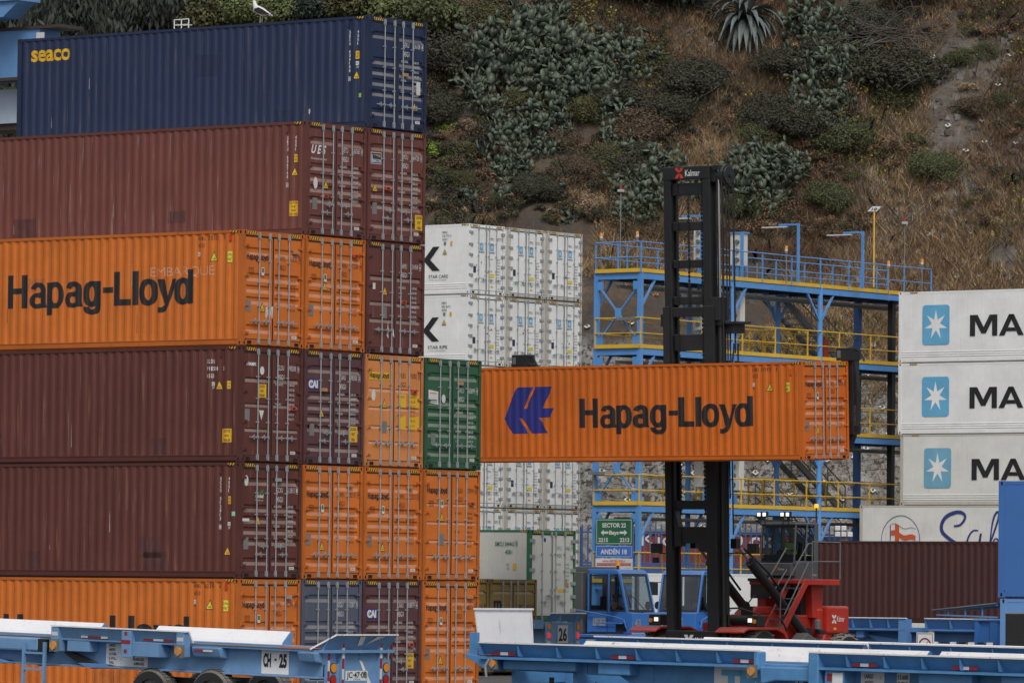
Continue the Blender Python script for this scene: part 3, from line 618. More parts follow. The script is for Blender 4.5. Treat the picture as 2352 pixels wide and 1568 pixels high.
# --- green-framed reefer on a trailer, khaki open-top containers on the ground in front of it
E1 = at(1218, 1300, 176); 
def ever(t, Lf, Rt, dd): dd(Lf, 'grey_label', [M['galv']], lambda b: b.rect((XD, .16, .98), .22, .30, DR)); dd(Lf, 'round_label', [M['ink_blue']], lambda b: shape(b, [(math.cos(a), math.sin(a)*1.2) for a in [2*math.pi*i/12 for i in range(12)]], (XD, .80, 2.58), .06, DR)); dd(Rt, 'yellow_label', [M['ink_yellow']], lambda b: b.rect((XD, 1.5, .92), .33, .10, DR))
t = container('refrigerated_container', 'off-white refrigerated container with green frame riding on a trailer behind the khaki containers', 'refrigerated container', (E1.x, E1.y), 1.70, 'reefer_grey', 'EMCU', '544465', '9', typ='45R1', kind='reefer', tm='ink_green', frame_pm='greenframe', tri_pos=(1.98, 1.18), plate=None, extra=ever, handles='mid', code_z=2.26)
decal(t, 'identification_code', [M['ink_green']], lambda b: (b.text('EMCU 544465', (-1.40, -.010, 2.38), .14, .76, SD, bold=.01), b.text('9', (-.59, -.010, 2.39), .12, .07, SD), box_line(b, -.61, 2.36, .11, .19, .010, 0, o=(0, -.010, 0)), b.text('45R1', (-1.0, -.010, 2.12), .14, .28, SD, bold=.01)))
decal(t, 'height_label', [M['ink_yellow'], M['ink_black']], lambda b: (b.rect((-.68, -.010, 1.62), .12, .20, SD), b.text('IC', (-.93, -.010, 1.74), .09, .10, SD, m=1), b.text('70', (-.93, -.010, 1.62), .07, .10, SD, m=1)))
K0 = at(1126, 1400, 173); K0.z = 0
def msc(t, Lf, Rt, dd): dd(Lf, 'logo', [M['ink_black'], M['sticker']], lambda b: (b.text('m', (XD, .20, 1.98), .50*.72, .42, DR, bold=.05), b.text('sc', (XD, .22, 1.62), .34*.9, .40, DR, bold=.05), b.rect((XD, .98, 1.62), .16, .24, DR, m=1)))
for i, (n, s) in enumerate((('906178', '6'), ('215166', '1'))):
    t = container('shipping_container', 'khaki open-top container with a black round-letter logo beside the trailer numbered 26' if i == 0 else 'khaki open-top container squeezed between the orange corner container and its lettered neighbour', 'shipping container', K0 - DY*(CP+.02)*i, .12, 'khaki', 'MSMU', n, s, typ='45U1', kind='dry', bands=[(2.48, .12), (.5, .2)], tm='ink_black', tri_pos=None, group='khaki containers on the ground', extra=msc, weight_z=0, code_z=1.98, handles='mid')
# ================================================================== white stack on the right
S0 = at(2063, 900, 227.5); S0.z = 0
S0 = S0 + DX*L40          # near corner, outside the frame
def tilt(v): return v
GR2 = 'white containers stacked at the right edge'
def mside(t, worn, y=-.011):
    sb = M['star_worn'] if worn else M['star_blue']
    decal(t, 'emblem', [sb, M['reefer_white']], lambda b: star(b, (-L40+1.82, y, 1.52), 1.31, SD, 1, 0))
    decal(t, 'lettering', [M['ink_black'], M['ink_black'], M['ink_black']], lambda b: ([b.face([(-L40+3.46+q[0]*1.31, y, 1.02+q[1]*.86) for q in pl], 2) for pl in ([(0, 0), (.19, 0), (.19, 1), (0, 1)], [(.81, 0), (1, 0), (1, 1), (.81, 1)], [(.19, .72), (.42, .12), (.50, .42), (.28, 1), (.19, 1)], [(.81, .72), (.81, 1), (.72, 1), (.50, .42), (.42, .12), (.58, .12)], [(1.06, 0), (1.26, 0), (1.60, 1), (1.42, 1)], [(1.76, 0), (1.96, 0), (1.60, 1), (1.42, 1), (1.51, .75)], [(1.33, .20), (1.69, .20), (1.63, .37), (1.39, .37)])], b.text('ERSK', (-L40+6.25, y, 1.02), .86, 4.6, SD, m=2, bold=.02)))
lbs = ['white container bearing a washed-out star square, third from the top of the right-hand stack', 'white container with a bright star square, second from the top of the right-hand stack', 'white container with a bright star square, topmost of the right-hand stack']
for k, z in ((0, 2), (1, 3), (2, 4)):
    t = container('refrigerated_container', lbs[k], 'refrigerated container', S0+(DX*.12 if k == 0 else DX*0), (.42 if k == 0 else .40)+z*2.94, 'reefer_old' if k == 0 else 'reefer_white', 'MMAU', '12345'+str(k), '0', kind='reefer', group=GR2, frame_pm='reefer_frame' if k == 0 else 'reefer_white', no_doors=True, haz=False)
    mside(t, k == 0); hazard(t, (-L40+.55, .002, 2.82), (1, 0, 0), .36, .055)
t = container('refrigerated_container', 'white container with a flag emblem and blue script lettering below the right-hand stack', 'refrigerated container', S0-DX*1.85, .46+1*2.94, 'reefer_old', 'SUDU', '123459', '0', kind='reefer', group=GR2, frame_pm='reefer_frame', no_doors=True, haz=False)
def hs_(b):
    cx, cz, y = -L40+2.02, 1.50, -.011
    for i in range(32):
        a, c = 2*math.pi*i/32, 2*math.pi*(i+1)/32
        P = lambda t, r: (cx+math.cos(t)*r, y, cz+math.sin(t)*r*1.05); b.face([P(a, .92), P(c, .92), P(c, .945), P(a, .945)])
    b.rect((cx-.52, y, cz-.9), .035, 1.5, SD)
    top = [(cx-.47+.1*i, cz+.62-.20*(i/10)+.06*math.sin(i*.75)) for i in range(13)]
    for i in range(12):
        (xa, za), (xb, zb) = top[i], top[i+1]; m = 1 if 2 <= i <= 3 else 0
        b.face([(xa, y-.002, za), (xb, y-.002, zb), (xb, y-.002, zb+.02), (xa, y-.002, za+.02)], 0)
        b.face([(xa, y-.002, za-.26), (xb, y-.002, zb-.26), (xb, y-.002, zb-.46), (xa, y-.002, za-.46)][::-1], 1)
        if m == 1: b.face([(xa, y-.003, za-.72), (xb, y-.003, zb-.72), (xb, y-.003, zb), (xa, y-.003, za)], 1)
decal(t, 'emblem', [M['script_blue'], M['flag_red']], hs_)
def scr(b):
    y = -.011; x0 = -L40+3.65
    def stroke(pts, w):
        for i in range(len(pts)-1):
            (a, c), (d, e) = pts[i], pts[i+1]; L = math.hypot(d-a, e-c); nx, nz = -(e-c)/L, (d-a)/L
            w0 = w*(.45+.55*math.sin(math.pi*(i)/(len(pts)-1))); w1 = w*(.45+.55*math.sin(math.pi*(i+1)/(len(pts)-1)))
            q = [(x0+a-nx*w0, y, c-nz*w0), (x0+d-nx*w1, y, e-nz*w1), (x0+d+nx*w1, y, e+nz*w1), (x0+a+nx*w0, y, c+nz*w0)]; b.face(q)
    def curve(f, n=40): return [f(i/n) for i in range(n+1)]
    # capital S sweep, then 'a', 'h', 'a' in a slanted hand
    S = [(.95, 2.05), (1.25, 2.10), (1.47, 2.35), (1.42, 2.55), (1.10, 2.62), (.60, 2.45), (.36, 2.12), (.40, 1.80), (.75, 1.52), (1.25, 1.22), (1.45, .85), (1.2, .5), (.6, .38)]
    def cr(P, n=6):
        out = []
        for i in range(len(P)-1):
            p0, p1, p2, p3 = P[max(0, i-1)], P[i], P[i+1], P[min(len(P)-1, i+2)]
            for k in range(n):
                t = k/n; out.append(tuple(.5*((2*p1[j])+(-p0[j]+p2[j])*t+(2*p0[j]-5*p1[j]+4*p2[j]-p3[j])*t*t+(-p0[j]+3*p1[j]-3*p2[j]+p3[j])*t**3) for j in (0, 1)))
        return out+[P[-1]]
    stroke(cr(S), .08)
    for dx in (1.5, 3.7, 5.2): stroke([(q[0], q[1]+.25) for q in cr([(dx+.62, 1.62), (dx+.35, 1.60), (dx+.12, 1.28), (dx+.1, .85), (dx+.35, .62), (dx+.62, 1.0), (dx+.75, 1.5), (dx+.66, .8), (dx+.85, .6)])], .05)
    stroke(cr([(2.35, .62), (2.75, 1.5), (3.1, 2.45), (2.98, 2.6), (2.78, 2.1), (2.6, .62)]), .05); stroke(cr([(2.62, 1.1), (2.95, 1.55), (3.12, 1.3), (3.1, .7), (3.4, .62)]), .035)
decal(t, 'lettering', [M['script_blue']], scr)
for z in (0,):
    container('refrigerated_container', 'white container low in the right-hand stack, %s tier behind the maroon container' % ('bottom' if z == 0 else 'second'), 'refrigerated container', S0-DX*1.85, .26+z*2.94, 'reefer_old', 'SUDU', '12340'+str(z), '0', kind='reefer', group=GR2, frame_pm='reefer_frame', no_doors=True, haz=False)
# --- maroon container on a trailer, right
Q0 = at(1868, 1300, 200); Q0.z = 0; Q0 = Q0 + DX*L40
t = container('shipping_container', 'plain dark maroon container riding on a trailer behind the red lift truck', 'shipping container', Q0, 1.66, 'maroon_clean', 'TCLU', '123450', '0', no_doors=True, haz=False)
# ================================================================== ground and hillside
def fbm(x, y, z=0.0, o=5):
    return noise.fractal(Vector((x, y, z)), 1.0, 2.0, o, noise_basis='PERLIN_ORIGINAL')
def foot(x): return 251.5 - .10*max(-30, min(30, x)) + 1.6*fbm(x*.05, 3.1) + (26*(max(0, min(1, (-x-9)/22)))**1.5)
def hgt(x, y):
    t = y - foot(x)
    if t < -1: return -.3
    t = max(0, t)
    z = 1.75*t if t < 7 else 12.25 + (t-7)*1.02
    if t > 36: z = 12.25+29*1.02+(t-36)*.5
    z += min(1, t/3)*(1.9*fbm(x*.075, y*.075, 1.7, 3) + .8*fbm(x*.28, y*.28, 5.2, 4)*(1.5 if t < 9 else 1))
    z += .9*max(0, min(1, (t-2)/6))*math.sin(x*.21+y*.10+2*fbm(x*.03, y*.03))*1.0
    return z
def hill_hit(px, py):
    "where the sight line through that spot of the picture meets the slope"
    lo = None; y = 238.0
    while y < 340:
        p = at(px, py, y)
        if hgt(p.x, y) >= p.z:
            a, b = y-.6, y
            for _ in range(8):
                m = (a+b)/2; p = at(px, py, m)
                if hgt(p.x, m) >= p.z: b = m
                else: a = m
            p = at(px, py, b); p.z = hgt(p.x, b); return p
        y += .6
    return at(px, py, 320)
# asphalt yard
g = mat('asphalt', (.105, .103, .102), .85, var=.22, nscale=.35, bump=.01, bscale=60)
b = MB(); b.box(-700, 700, -60, 1600, -.5, 0); lab(b.build('ground', [g]), 'grey asphalt of the container yard', kind='structure')

ym = mat('road_yellow', (.42, .31, .07), .8, var=.3, nscale=9)
b = MB()
for k, (pa, ly) in enumerate(((at(1190, 1548, 138), 9.0), (at(1150, 1560, 126), 12))):
    p = Vector((pa.x-1, pa.y, .004)); b.face([p, p+DX*ly, p+DX*ly+DY*.12, p+DY*.12][::1])
lab(b.build('road_marking', [ym]), 'thin yellow line painted on the asphalt', kind='structure')
# slope sheet
def hill_material():
    m = bpy.data.materials.new('hillside'); m.use_nodes = True; nt = m.node_tree; L = nt.links; B = nt.nodes['Principled BSDF']
    B.inputs['Roughness'].default_value = .95
    tc = N(nt, 'TexCoord')
    def ns(scale, det=6, rough=.6):
        n = N(nt, 'TexNoise'); n.inputs['Scale'].default_value = scale; n.inputs['Detail'].default_value = det; n.inputs['Roughness'].default_value = rough
        L.new(tc.outputs['Object'], n.inputs['Vector']); return n.outputs[0]
    def ramp(src, a, b, ca=(0, 0, 0), cb=(1, 1, 1)):
        r = N(nt, 'ValToRGB'); r.color_ramp.elements[0].position = a; r.color_ramp.elements[1].position = b
        r.color_ramp.elements[0].color = (*ca, 1); r.color_ramp.elements[1].color = (*cb, 1); L.new(src, r.inputs[0]); return r.outputs[0]
    def mix(f, a, b, mode='MIX'):
        x = N(nt, 'MixRGB', blend_type=mode); 
        if isinstance(f, float): x.inputs[0].default_value = f
        else: L.new(f, x.inputs[0])
        for k, q in ((1, a), (2, b)):
            if isinstance(q, tuple): x.inputs[k].default_value = (*q, 1)
            else: L.new(q, x.inputs[k])
        return x.outputs[0]
    soil = ramp(ns(.22), .35, .65, (.060, .044, .032), (.16, .112, .070))
    soil = mix(ramp(ns(1.7), .45, .62), soil, (.075, .066, .058))
    sep = N(nt, 'SeparateXYZ'); L.new(tc.outputs['Object'], sep.inputs[0])
    # rocky cut at the foot
    mr = N(nt, 'MapRange'); mr.inputs[1].default_value = 17.0; mr.inputs[2].default_value = 11.5; L.new(sep.outputs['Z'], mr.inputs[0])
    ad = N(nt, 'Math', operation='ADD'); L.new(mr.outputs[0], ad.inputs[0]); nn = N(nt, 'Math', operation='MULTIPLY_ADD'); L.new(ns(.35), nn.inputs[0]); nn.inputs[1].default_value = 1.6; nn.inputs[2].default_value = -.85
    L.new(nn.outputs[0], ad.inputs[1]); rockf = ramp(ad.outputs[0], .35, .75)
    vo = N(nt, 'TexVoronoi'); vo.inputs['Scale'].default_value = 2.2; L.new(tc.outputs['Object'], vo.inputs['Vector'])
    rock = ramp(ns(1.1, 8, .7), .36, .62, (.17, .163, .15), (.42, .41, .39))
    rock = mix(ramp(ns(3.5, 6, .7), .50, .60), rock, (.035, .030, .026))
    base = mix(rockf, soil, rock)
    # pale weathered streaks on the right
    mp = N(nt, 'Mapping'); mp.inputs['Scale'].default_value = (.5, .12, .12); mp.inputs['Rotation'].default_value = (0, R(25), 0); L.new(tc.outputs['Object'], mp.inputs[0])
    n5 = N(nt, 'TexNoise'); n5.inputs['Scale'].default_value = 1.3; n5.inputs['Detail'].default_value = 7; n5.inputs['Roughness'].default_value = .7; L.new(mp.outputs[0], n5.inputs['Vector'])
    mx = N(nt, 'MapRange'); mx.inputs[1].default_value = 12.5; mx.inputs[2].default_value = 20; L.new(sep.outputs['X'], mx.inputs[0])
    mm = N(nt, 'Math', operation='MULTIPLY'); L.new(ramp(n5.outputs[0], .56, .70), mm.inputs[0]); L.new(mx.outputs[0], mm.inputs[1])
    base = mix(mm.outputs[0], base, (.34, .345, .35))
    g2 = ramp(ns(.6, 6, .7), .42, .60); mg = N(nt, 'Math', operation='MULTIPLY'); L.new(g2, mg.inputs[0]); L.new(mx.outputs[0], mg.inputs[1]); m3 = N(nt, 'Math', operation='MULTIPLY'); L.new(mg.outputs[0], m3.inputs[0]); m3.inputs[1].default_value = .7
    base = mix(m3.outputs[0], base, (.21, .19, .165))
    L.new(base, B.inputs['Base Color'])
    bp = N(nt, 'Bump'); bp.inputs['Distance'].default_value = .35; L.new(ns(1.3, 10, .7), bp.inputs['Height']); L.new(bp.outputs[0], B.inputs['Normal'])
    return m
HX0, HX1, HY0, HY1 = -60.0, 60.0, 240.0, 345.0; NX, NY = 300, 330
xs = np.linspace(HX0, HX1, NX); ys = np.concatenate([np.linspace(HY0, 262, 90), np.linspace(262.2, HY1, NY-90)])
hv = [(x, y, hgt(x, y)) for y in ys for x in xs]
hf = [(j*NX+i, j*NX+i+1, (j+1)*NX+i+1, (j+1)*NX+i) for j in range(NY-1) for i in range(NX-1)]
me = bpy.data.meshes.new('hillside'); me.from_pydata(hv, [], hf); me.materials.append(hill_material())
me.polygons.foreach_set('use_smooth', [True]*len(hf)); me.update()
lab(inst('hillside', me), 'steep scrub-covered hillside behind the yard', kind='structure')
# ------------------------------------------------------------------ vegetation
def leafmat(name, col, var=.35, rough=.7):
    m = bpy.data.materials.new(name); m.use_nodes = True; nt = m.node_tree; L = nt.links; B = nt.nodes['Principled BSDF']
    B.inputs['Roughness'].default_value = rough
    tc = N(nt, 'TexCoord'); n1 = N(nt, 'TexNoise'); n1.inputs['Scale'].default_value = 2.1; n1.inputs['Detail'].default_value = 3; L.new(tc.outputs['Object'], n1.inputs['Vector'])
    g = N(nt, 'NewGeometry'); a = N(nt, 'Math', operation='ADD'); L.new(n1.outputs[0], a.inputs[0])
    m1 = N(nt, 'Math', operation='MULTIPLY_ADD'); L.new(g.outputs['Random Per Island'], m1.inputs[0]); m1.inputs[1].default_value = .55; m1.inputs[2].default_value = -.27; L.new(m1.outputs[0], a.inputs[1])
    r = N(nt, 'ValToRGB'); c = Vector(col); r.color_ramp.elements[0].position = .25; r.color_ramp.elements[1].position = .8
    r.color_ramp.elements[0].color = (*(c*(1-var)), 1); r.color_ramp.elements[1].color = (*(c*(1+var)), 1); L.new(a.outputs[0], r.inputs[0]); L.new(r.outputs[0], B.inputs['Base Color'])
    M[name] = m; return m
leafmat('leaf_dark', (.046, .046, .029)); leafmat('leaf_olive', (.082, .080, .030)); leafmat('leaf_brown', (.11, .076, .046)); leafmat('leaf_green', (.078, .088, .035))
leafmat('leaf_fresh', (.12, .145, .05)); leafmat('leaf_lime', (.16, .24, .03)); leafmat('leaf_gum', (.040, .046, .036)); leafmat('leaf_bluegreen', (.025, .040, .030)); leafmat('cactus', (.078, .100, .070), .5, .5); leafmat('agave', (.115, .14, .135), .3, .5)
leafmat('twig', (.13, .115, .10), .3); leafmat('bark', (.08, .065, .05), .3); leafmat('straw', (.44, .31, .175), .4); leafmat('russet', (.20, .118, .068), .35); leafmat('flower_yellow', (.35, .30, .04), .3); leafmat('dead_tan', (.33, .23, .14), .3)
def leaf_cloud(rs, n, rad, size, squash=.8, clumps=14, elong=1.6, up=.35, droop=0.0, shell=.55):
    "n small leaf faces gathered in clumps through an uneven crown"
    cs = []
    for k in range(clumps):
        v = rs.normal(size=3); v /= np.linalg.norm(v); v[2] = abs(v[2])*.9-.15; r = rs.uniform(shell, 1.0)
        cs.append((v*r*np.array([rad*.75, rad*.75, rad*squash*.8]), rs.uniform(.22, .42)*rad))
    which = rs.integers(0, clumps, n); C0 = np.array([c[0] for c in cs])[which]; RR = np.array([c[1] for c in cs])[which]
    d = rs.normal(size=(n, 3)); d /= np.linalg.norm(d, axis=1)[:, None]
    pos = C0 + d*(RR*rs.uniform(.45, 1.08, n))[:, None]*np.array([1, 1, .85])
    if droop: pos[:, 2] -= rs.uniform(0, droop, n)**1.0
    nr = d + rs.normal(size=(n, 3))*.7; nr[:, 2] += up; nr /= np.linalg.norm(nr, axis=1)[:, None]
    t = np.cross(nr, rs.normal(size=(n, 3))); 
    if droop: t = t*.4; t[:, 2] -= 1
    t /= np.linalg.norm(t, axis=1)[:, None]; s = np.cross(nr, t)
    sz = size*rs.uniform(.6, 1.4, n)[:, None]
    V = np.stack([pos-s*sz*.5, pos-t*sz*elong*.5, pos+s*sz*.5, pos+t*sz*elong*.5], 1).reshape(-1, 3)
    return V
def npmesh(name, V, k, mats, mi=None):
    n = len(V)//k; me = bpy.data.meshes.new(name); me.vertices.add(n*k); me.vertices.foreach_set('co', V.astype(np.float32).ravel())
    me.loops.add(n*k); me.loops.foreach_set('vertex_index', np.arange(n*k, dtype=np.int32)); me.polygons.add(n)
    me.polygons.foreach_set('loop_start', np.arange(0, n*k, k, dtype=np.int32)); me.polygons.foreach_set('loop_total', np.full(n, k, dtype=np.int32))
    for m in mats: me.materials.append(m)
    if mi is not None: me.polygons.foreach_set('material_index', mi.astype(np.int32))
    me.update(calc_edges=True); return me
def branch_mesh(rs, h, n, r, m, spread=.8, name='stem'):
    b = MB()
    for i in range(n):
        a = rs.uniform(0, 6.28); p = Vector((rs.normal()*.1, rs.normal()*.1, -.2)); d = Vector((math.cos(a)*spread, math.sin(a)*spread, 1)).normalized()
        pts = [p]
        for k in range(5):
            d = (d+Vector((rs.normal(), rs.normal(), rs.normal()*.5))*.22).normalized(); p = p+d*(h/5); pts.append(p)
        for k in range(5): b.cyl(pts[k], pts[k+1], r*(1-k*.18), r*(1-(k+1)*.18), n=5, caps=False)
    return b.mesh(name, [m])
rs = np.random.default_rng(5)
def bush_proto(kind):
    out = []
    for v in range(3):
        n, rad, size, lm = dict(dark=(24000, 1.5, .040, 'leaf_dark'), olive=(22000, 1.3, .036, 'leaf_olive'), brown=(12000, 1.3, .036, 'leaf_brown'), green=(18000, 1.4, .036, 'leaf_green'), lime=(1800, .9, .11, 'leaf_lime'), dead=(4000, 1.1, .035, 'dead_tan'))[kind]
        V = leaf_cloud(rs, n, rad, size , .85, 38, 2.6 if kind != 'lime' else 1.1); V[:, 2] += rad*.55
        out.append((npmesh('foliage', V, 4, [M[lm]]), branch_mesh(rs, rad*1.5, 9 if kind != 'dead' else 22, .03, M['twig'], .9)))
    return out
BP = {k: bush_proto(k) for k in ('dark', 'olive', 'brown', 'green', 'lime', 'dead')}
rp = random.Random(11)
def bush(kind, px, py, s, label, group='shrubs on the slope', sz=1.0):
    p = hill_hit(px, py); t = thing('shrub', label, 'shrub', (p.x, p.y+.1, p.z-.45*s), 0, group, (rp.uniform(.2, .55), rp.uniform(-.2, .2), rp.uniform(-.6, .6)))
    s *= .86; f, st = rp.choice(BP[kind]); t.scale = (s*rp.uniform(.8, 1.25), s, s*sz*rp.uniform(.65, .95))
    inst('foliage', f, t); inst('stem', st, t); return t
# named shrubs, roughly where the photograph shows them: kind, px, py, scale, label
SH = [('olive', 1352, 262, 1.3, 'olive-green bush below the gap in the large cactus thicket'), ('olive', 1478, 140, 1.5, 'low yellowish-green bush in front of the cactus thicket, right side'),
 ('dark', 1590, 200, 1.7, 'dark reddish bush right of the big cactus thicket, under the bare dirt'), ('brown', 1600, 150, 1.3, 'brown thin-leaved bush above the dark one beside the dirt patch'),
 ('olive', 1190, 232, 1.1, 'small olive bush between the two lobes of the cactus thicket'), ('dark', 1530, 260, 1.4, 'dark bush at the lower right of the cactus thicket'),
 ('brown', 1480, 300, 1.5, 'brown straggly bush left of the mast-height hollow'), ('dark', 1460, 395, 1.6, 'dark green bush on the left of the lower cactus patch'),
 ('olive', 1395, 375, 1.2, 'bronze-green rounded bush in the middle of the slope'), ('brown', 1340, 400, 1.2, 'brown twiggy bush beside the bronze rounded one'),
 ('dark', 1770, 270, 1.9, 'large dark green bush above the pale grass, right of centre'), ('dark', 1830, 300, 1.7, 'dark bush adjoining the large one above the pale grass'),
 ('dark', 2065, 190, 2.3, 'very dark dense bush under the leafless branches'), ('olive', 2060, 225, 1.5, 'bush speckled with yellow-green at the foot of the very dark one'),
 ('dark', 1905, 150, 1.6, 'dark bush right of the upper cactus column'), ('dark', 1800, 150, 1.5, 'dark shrub left of the upper cactus column below the agave'),
 ('olive', 2305, 230, .8, 'small mossy bush on the grey scree at the right edge'), ('green', 2210, 140, 1.0, 'feathery green bush beside the upper white streak'),
 ('green', 2270, 120, .8, 'thin grey-green shrub near the top right corner'), ('lime', 1030, 285, 1.1, 'bright lime-green creeper patch beside the tall stack'), ('lime', 1000, 340, .9, 'lower bright lime-green creeper patch beside the tall stack'),
 ('lime', 1038, 355, .7, 'smallest lime-green creeper patch beside the tall stack'), ('dark', 1010, 150, 1.9, 'dark shrub hugging the right side of the tall stack, upper'), ('brown', 1030, 100, 1.5, 'russet-brown shrub just right of the navy container'),
 ('dark', 1005, 260, 1.5, 'dark shrub behind the lime-green creeper'), ('dead', 1110, 230, 1.1, 'dead tan bush with bare twigs near the tall stack'), ('dead', 1085, 290, .9, 'small dead tan bush below the first dead one'),
 ('dead', 1360, 470, 1.2, 'dead tan bush left of the red-topped mast light'), ('green', 1725, 300, 1.3, 'green shrub just above the mast top'), ('green', 1945, 330, 1.4, 'yellow-flecked fennel clump in the brown grass'),
 ('green', 1900, 460, 1.3, 'green fennel clump behind the first blue lamp arm'), ('green', 2150, 390, 1.2, 'green weed clump in the brown grass near the right'), ('lime', 2120, 330, .55, 'small bright green weed in the brown grass'),
 ('green', 1700, 480, 1.2, 'green weeds right of the mast above the platform'), ('dark', 1230, 440, 1.1, 'dark low bush above the white container stack'), ('brown', 1140, 450, 1.0, 'brown low bush above the white container stack'),
 ('brown', 1290, 330, 1.2, 'brown bush in the hollow between cactus clumps'), ('dark', 1420, 230, 1.2, 'dark bush inside the right lobe of the cactus thicket'), ('olive', 1060, 420, .9, 'olive tuft at the left foot of the slope'),
 ('dark', 2000, 60, 1.6, 'dark bush at the top behind the bare branches'), ('olive', 1110, 60, 1.5, 'olive bush above the left end of the cactus thicket'), ('brown', 2240, 250, .9, 'brown tuft on the scree')]
for k, px, py, s, lb in SH: bush(k, px, py, s, lb)
# filler scrub that nobody could count: one object made of many low tufts
def scrub():
    VV = []; mi = []
    names = ['leaf_dark', 'leaf_olive', 'leaf_brown', 'leaf_green', 'russet', 'dead_tan']
    r = np.random.default_rng(8)
    for i in range(2500):
        px = r.uniform(940, 2420); py = r.uniform(-120, 560)
        den = fbm(px*.006, py*.008, 9.0, 3)
        right = (px-1500)/900
        if den < -.10+ .28*right: continue
        if px > 2120 and r.random() < .6: continue
        if 1525 < px < 1690 and 55+ (px-1525)*.35 < py < 120+(px-1525)*.45: continue
        p = hill_hit(px, py); n = int(r.integers(250, 650)); s = r.uniform(.35, 1.0)
        V = leaf_cloud(r, n, s, .045, .6, 9, 2.6); V[:, 2] += s*.3; V += np.array([p.x, p.y, p.z])
        if px < 1700: k = r.choice(6, p=[.42, .2, .2, .06, .10, .02])
        else: k = r.choice(6, p=[.14, .15, .25, .12, .28, .06])
        VV.append(V); mi.append(np.full(n, k))
    return npmesh('undergrowth', np.concatenate(VV), 4, [M[q] for q in names], np.concatenate(mi))
lab(inst('undergrowth', scrub()), 'low scrub and weeds covering the slope', 'undergrowth', kind='stuff')
def grass():
    r = np.random.default_rng(4); P = []; K = []
    names = ['straw', 'russet', 'dead_tan', 'leaf_brown', 'flower_yellow', 'leaf_green']
    X = r.uniform(-12, 32, 200000); Y = r.uniform(250, 288, 200000)
    for x, y in zip(X, Y):
        t = y-foot(x)
        if t < .5: continue
        z = hgt(x, y); px = 1176+x/y*FPX
        if px < 940 or px > 2440: continue
        d = fbm(x*.11, y*.11, 4.0, 4); right = (px-1500)/850
        if d < .0-.6*max(-.2, min(1, right)): continue
        if z < 13.5 and r.random() < .35+.5*min(1, (13.5-z)/6): continue
        if px > 2130 and fbm(x*.3, y*.3, 12.) < -.22: continue
        if px > 2020 and t > 8 and d < 0: k = 0 if r.random() < .6 else 1
        else:
            q = fbm(x*.09, y*.09, 7.0, 3); k = 1 if q > .12 else (0 if q < -.06 else 2)
            if r.random() < .18: k = 3
        if fbm(x*.13, y*.13, 21.0, 2) > .22 and r.random() < .05: k = 4
        elif fbm(x*.13, y*.13, 21.0, 2) > .12 and r.random() < .25: k = 5
        P.append((x, y, z)); K.append(k)
    P = np.array(P); K = np.array(K); n = len(P); rep = 4
    P = np.repeat(P, rep, 0)+r.normal(size=(n*rep, 3))*np.array([.12, .12, .02]); K = np.repeat(K, rep)
    h = r.uniform(.18, .55, n*rep)*np.where(r.random(n*rep) < .12, 1.7, 1); h[K == 4] = .09; a = r.uniform(0, 3.14, n*rep); w = r.uniform(.010, .024, n*rep); w[K == 4] = .06
    s = np.stack([np.cos(a), np.sin(a), a*0], 1)*w[:, None]; lean = r.normal(size=(n*rep, 3))*.62; lean[:, 2] = 1; lean[:, 1] -= .25
    P[K == 4, 2] += r.uniform(.5, .8, (K == 4).sum())
    V = np.stack([P-s, P+s, P+lean*h[:, None]], 1).reshape(-1, 3)
    print('grass blades', n*rep)
    return npmesh('dry_grass', V, 3, [M[q] for q in names], K)
lab(inst('dry_grass', grass()), 'dry tan and russet grass growing over the slope', 'grass', kind='stuff')
def stems():
    r = np.random.default_rng(14); P = []
    for i in range(9000):
        px = r.uniform(950, 2420); py = r.uniform(-100, 640)
        if fbm(px*.01, py*.01, 33.0, 3) < -.02: continue
        P.append(tuple(hill_hit(px, py)) if i % 9 == 0 else None)
    Q = np.array([p for p in P if p]); n = 9
    Q = np.repeat(Q, n, 0); m = len(Q); Q += r.normal(size=(m, 3))*np.array([.25, .25, .05])
    d = r.normal(size=(m, 3))*.55; d[:, 2] = 1; L = r.uniform(.4, 1.5, m)[:, None]; s = r.normal(size=(m, 3)); s /= np.linalg.norm(s, axis=1)[:, None]; w = .014
    mid = Q+d*L*.55; tip = mid+(d+r.normal(size=(m, 3))*.45)*L*.5
    V = np.stack([Q-s*w, Q+s*w, mid+s*w*.6, tip, mid-s*w*.6], 1).reshape(-1, 3)
    return npmesh('dead_stems', V, 5, [M['twig'], M['russet'], M['bark']], np.random.default_rng(1).integers(0, 3, m))
lab(inst('dead_stems', stems()), 'bare dead stems and twigs standing all over the slope', 'dead stems', kind='stuff')
def stones():
    r = np.random.default_rng(24); V = []; F = []; b = MB()
    for i in range(800):
        if i % 3: px, py = r.uniform(2050, 2420), r.uniform(60, 640)
        else: px, py = (r.uniform(1350, 2080), r.uniform(650, 1180)) if i % 2 else (r.uniform(1500, 1720), r.uniform(60, 200))
        p = hill_hit(px, py); sz = r.uniform(.05, .2)
        q = [Vector((sx*sz*r.uniform(.5, 1), sy*sz*r.uniform(.5, 1), sz_*sz*r.uniform(.4, .9)))+p for sx, sy, sz_ in ((-1,-1,-1),(1,-1,-1),(1,1,-1),(-1,1,-1),(-1,-1,1),(1,-1,1),(1,1,1),(-1,1,1))]
        k = len(b.v); b.v += [tuple(x) for x in q]
        for f in ((0,3,2,1),(4,5,6,7),(0,1,5,4),(1,2,6,5),(2,3,7,6),(3,0,4,7)): b.f.append(tuple(k+j for j in f)); b.m.append(i % 2)
    return b.mesh('loose_stones', [mat('stone_grey', (.17, .16, .15), .9, dust=0, var=.4, nscale=8), mat('stone_dark', (.10, .09, .08), .9, var=.4, nscale=8)])
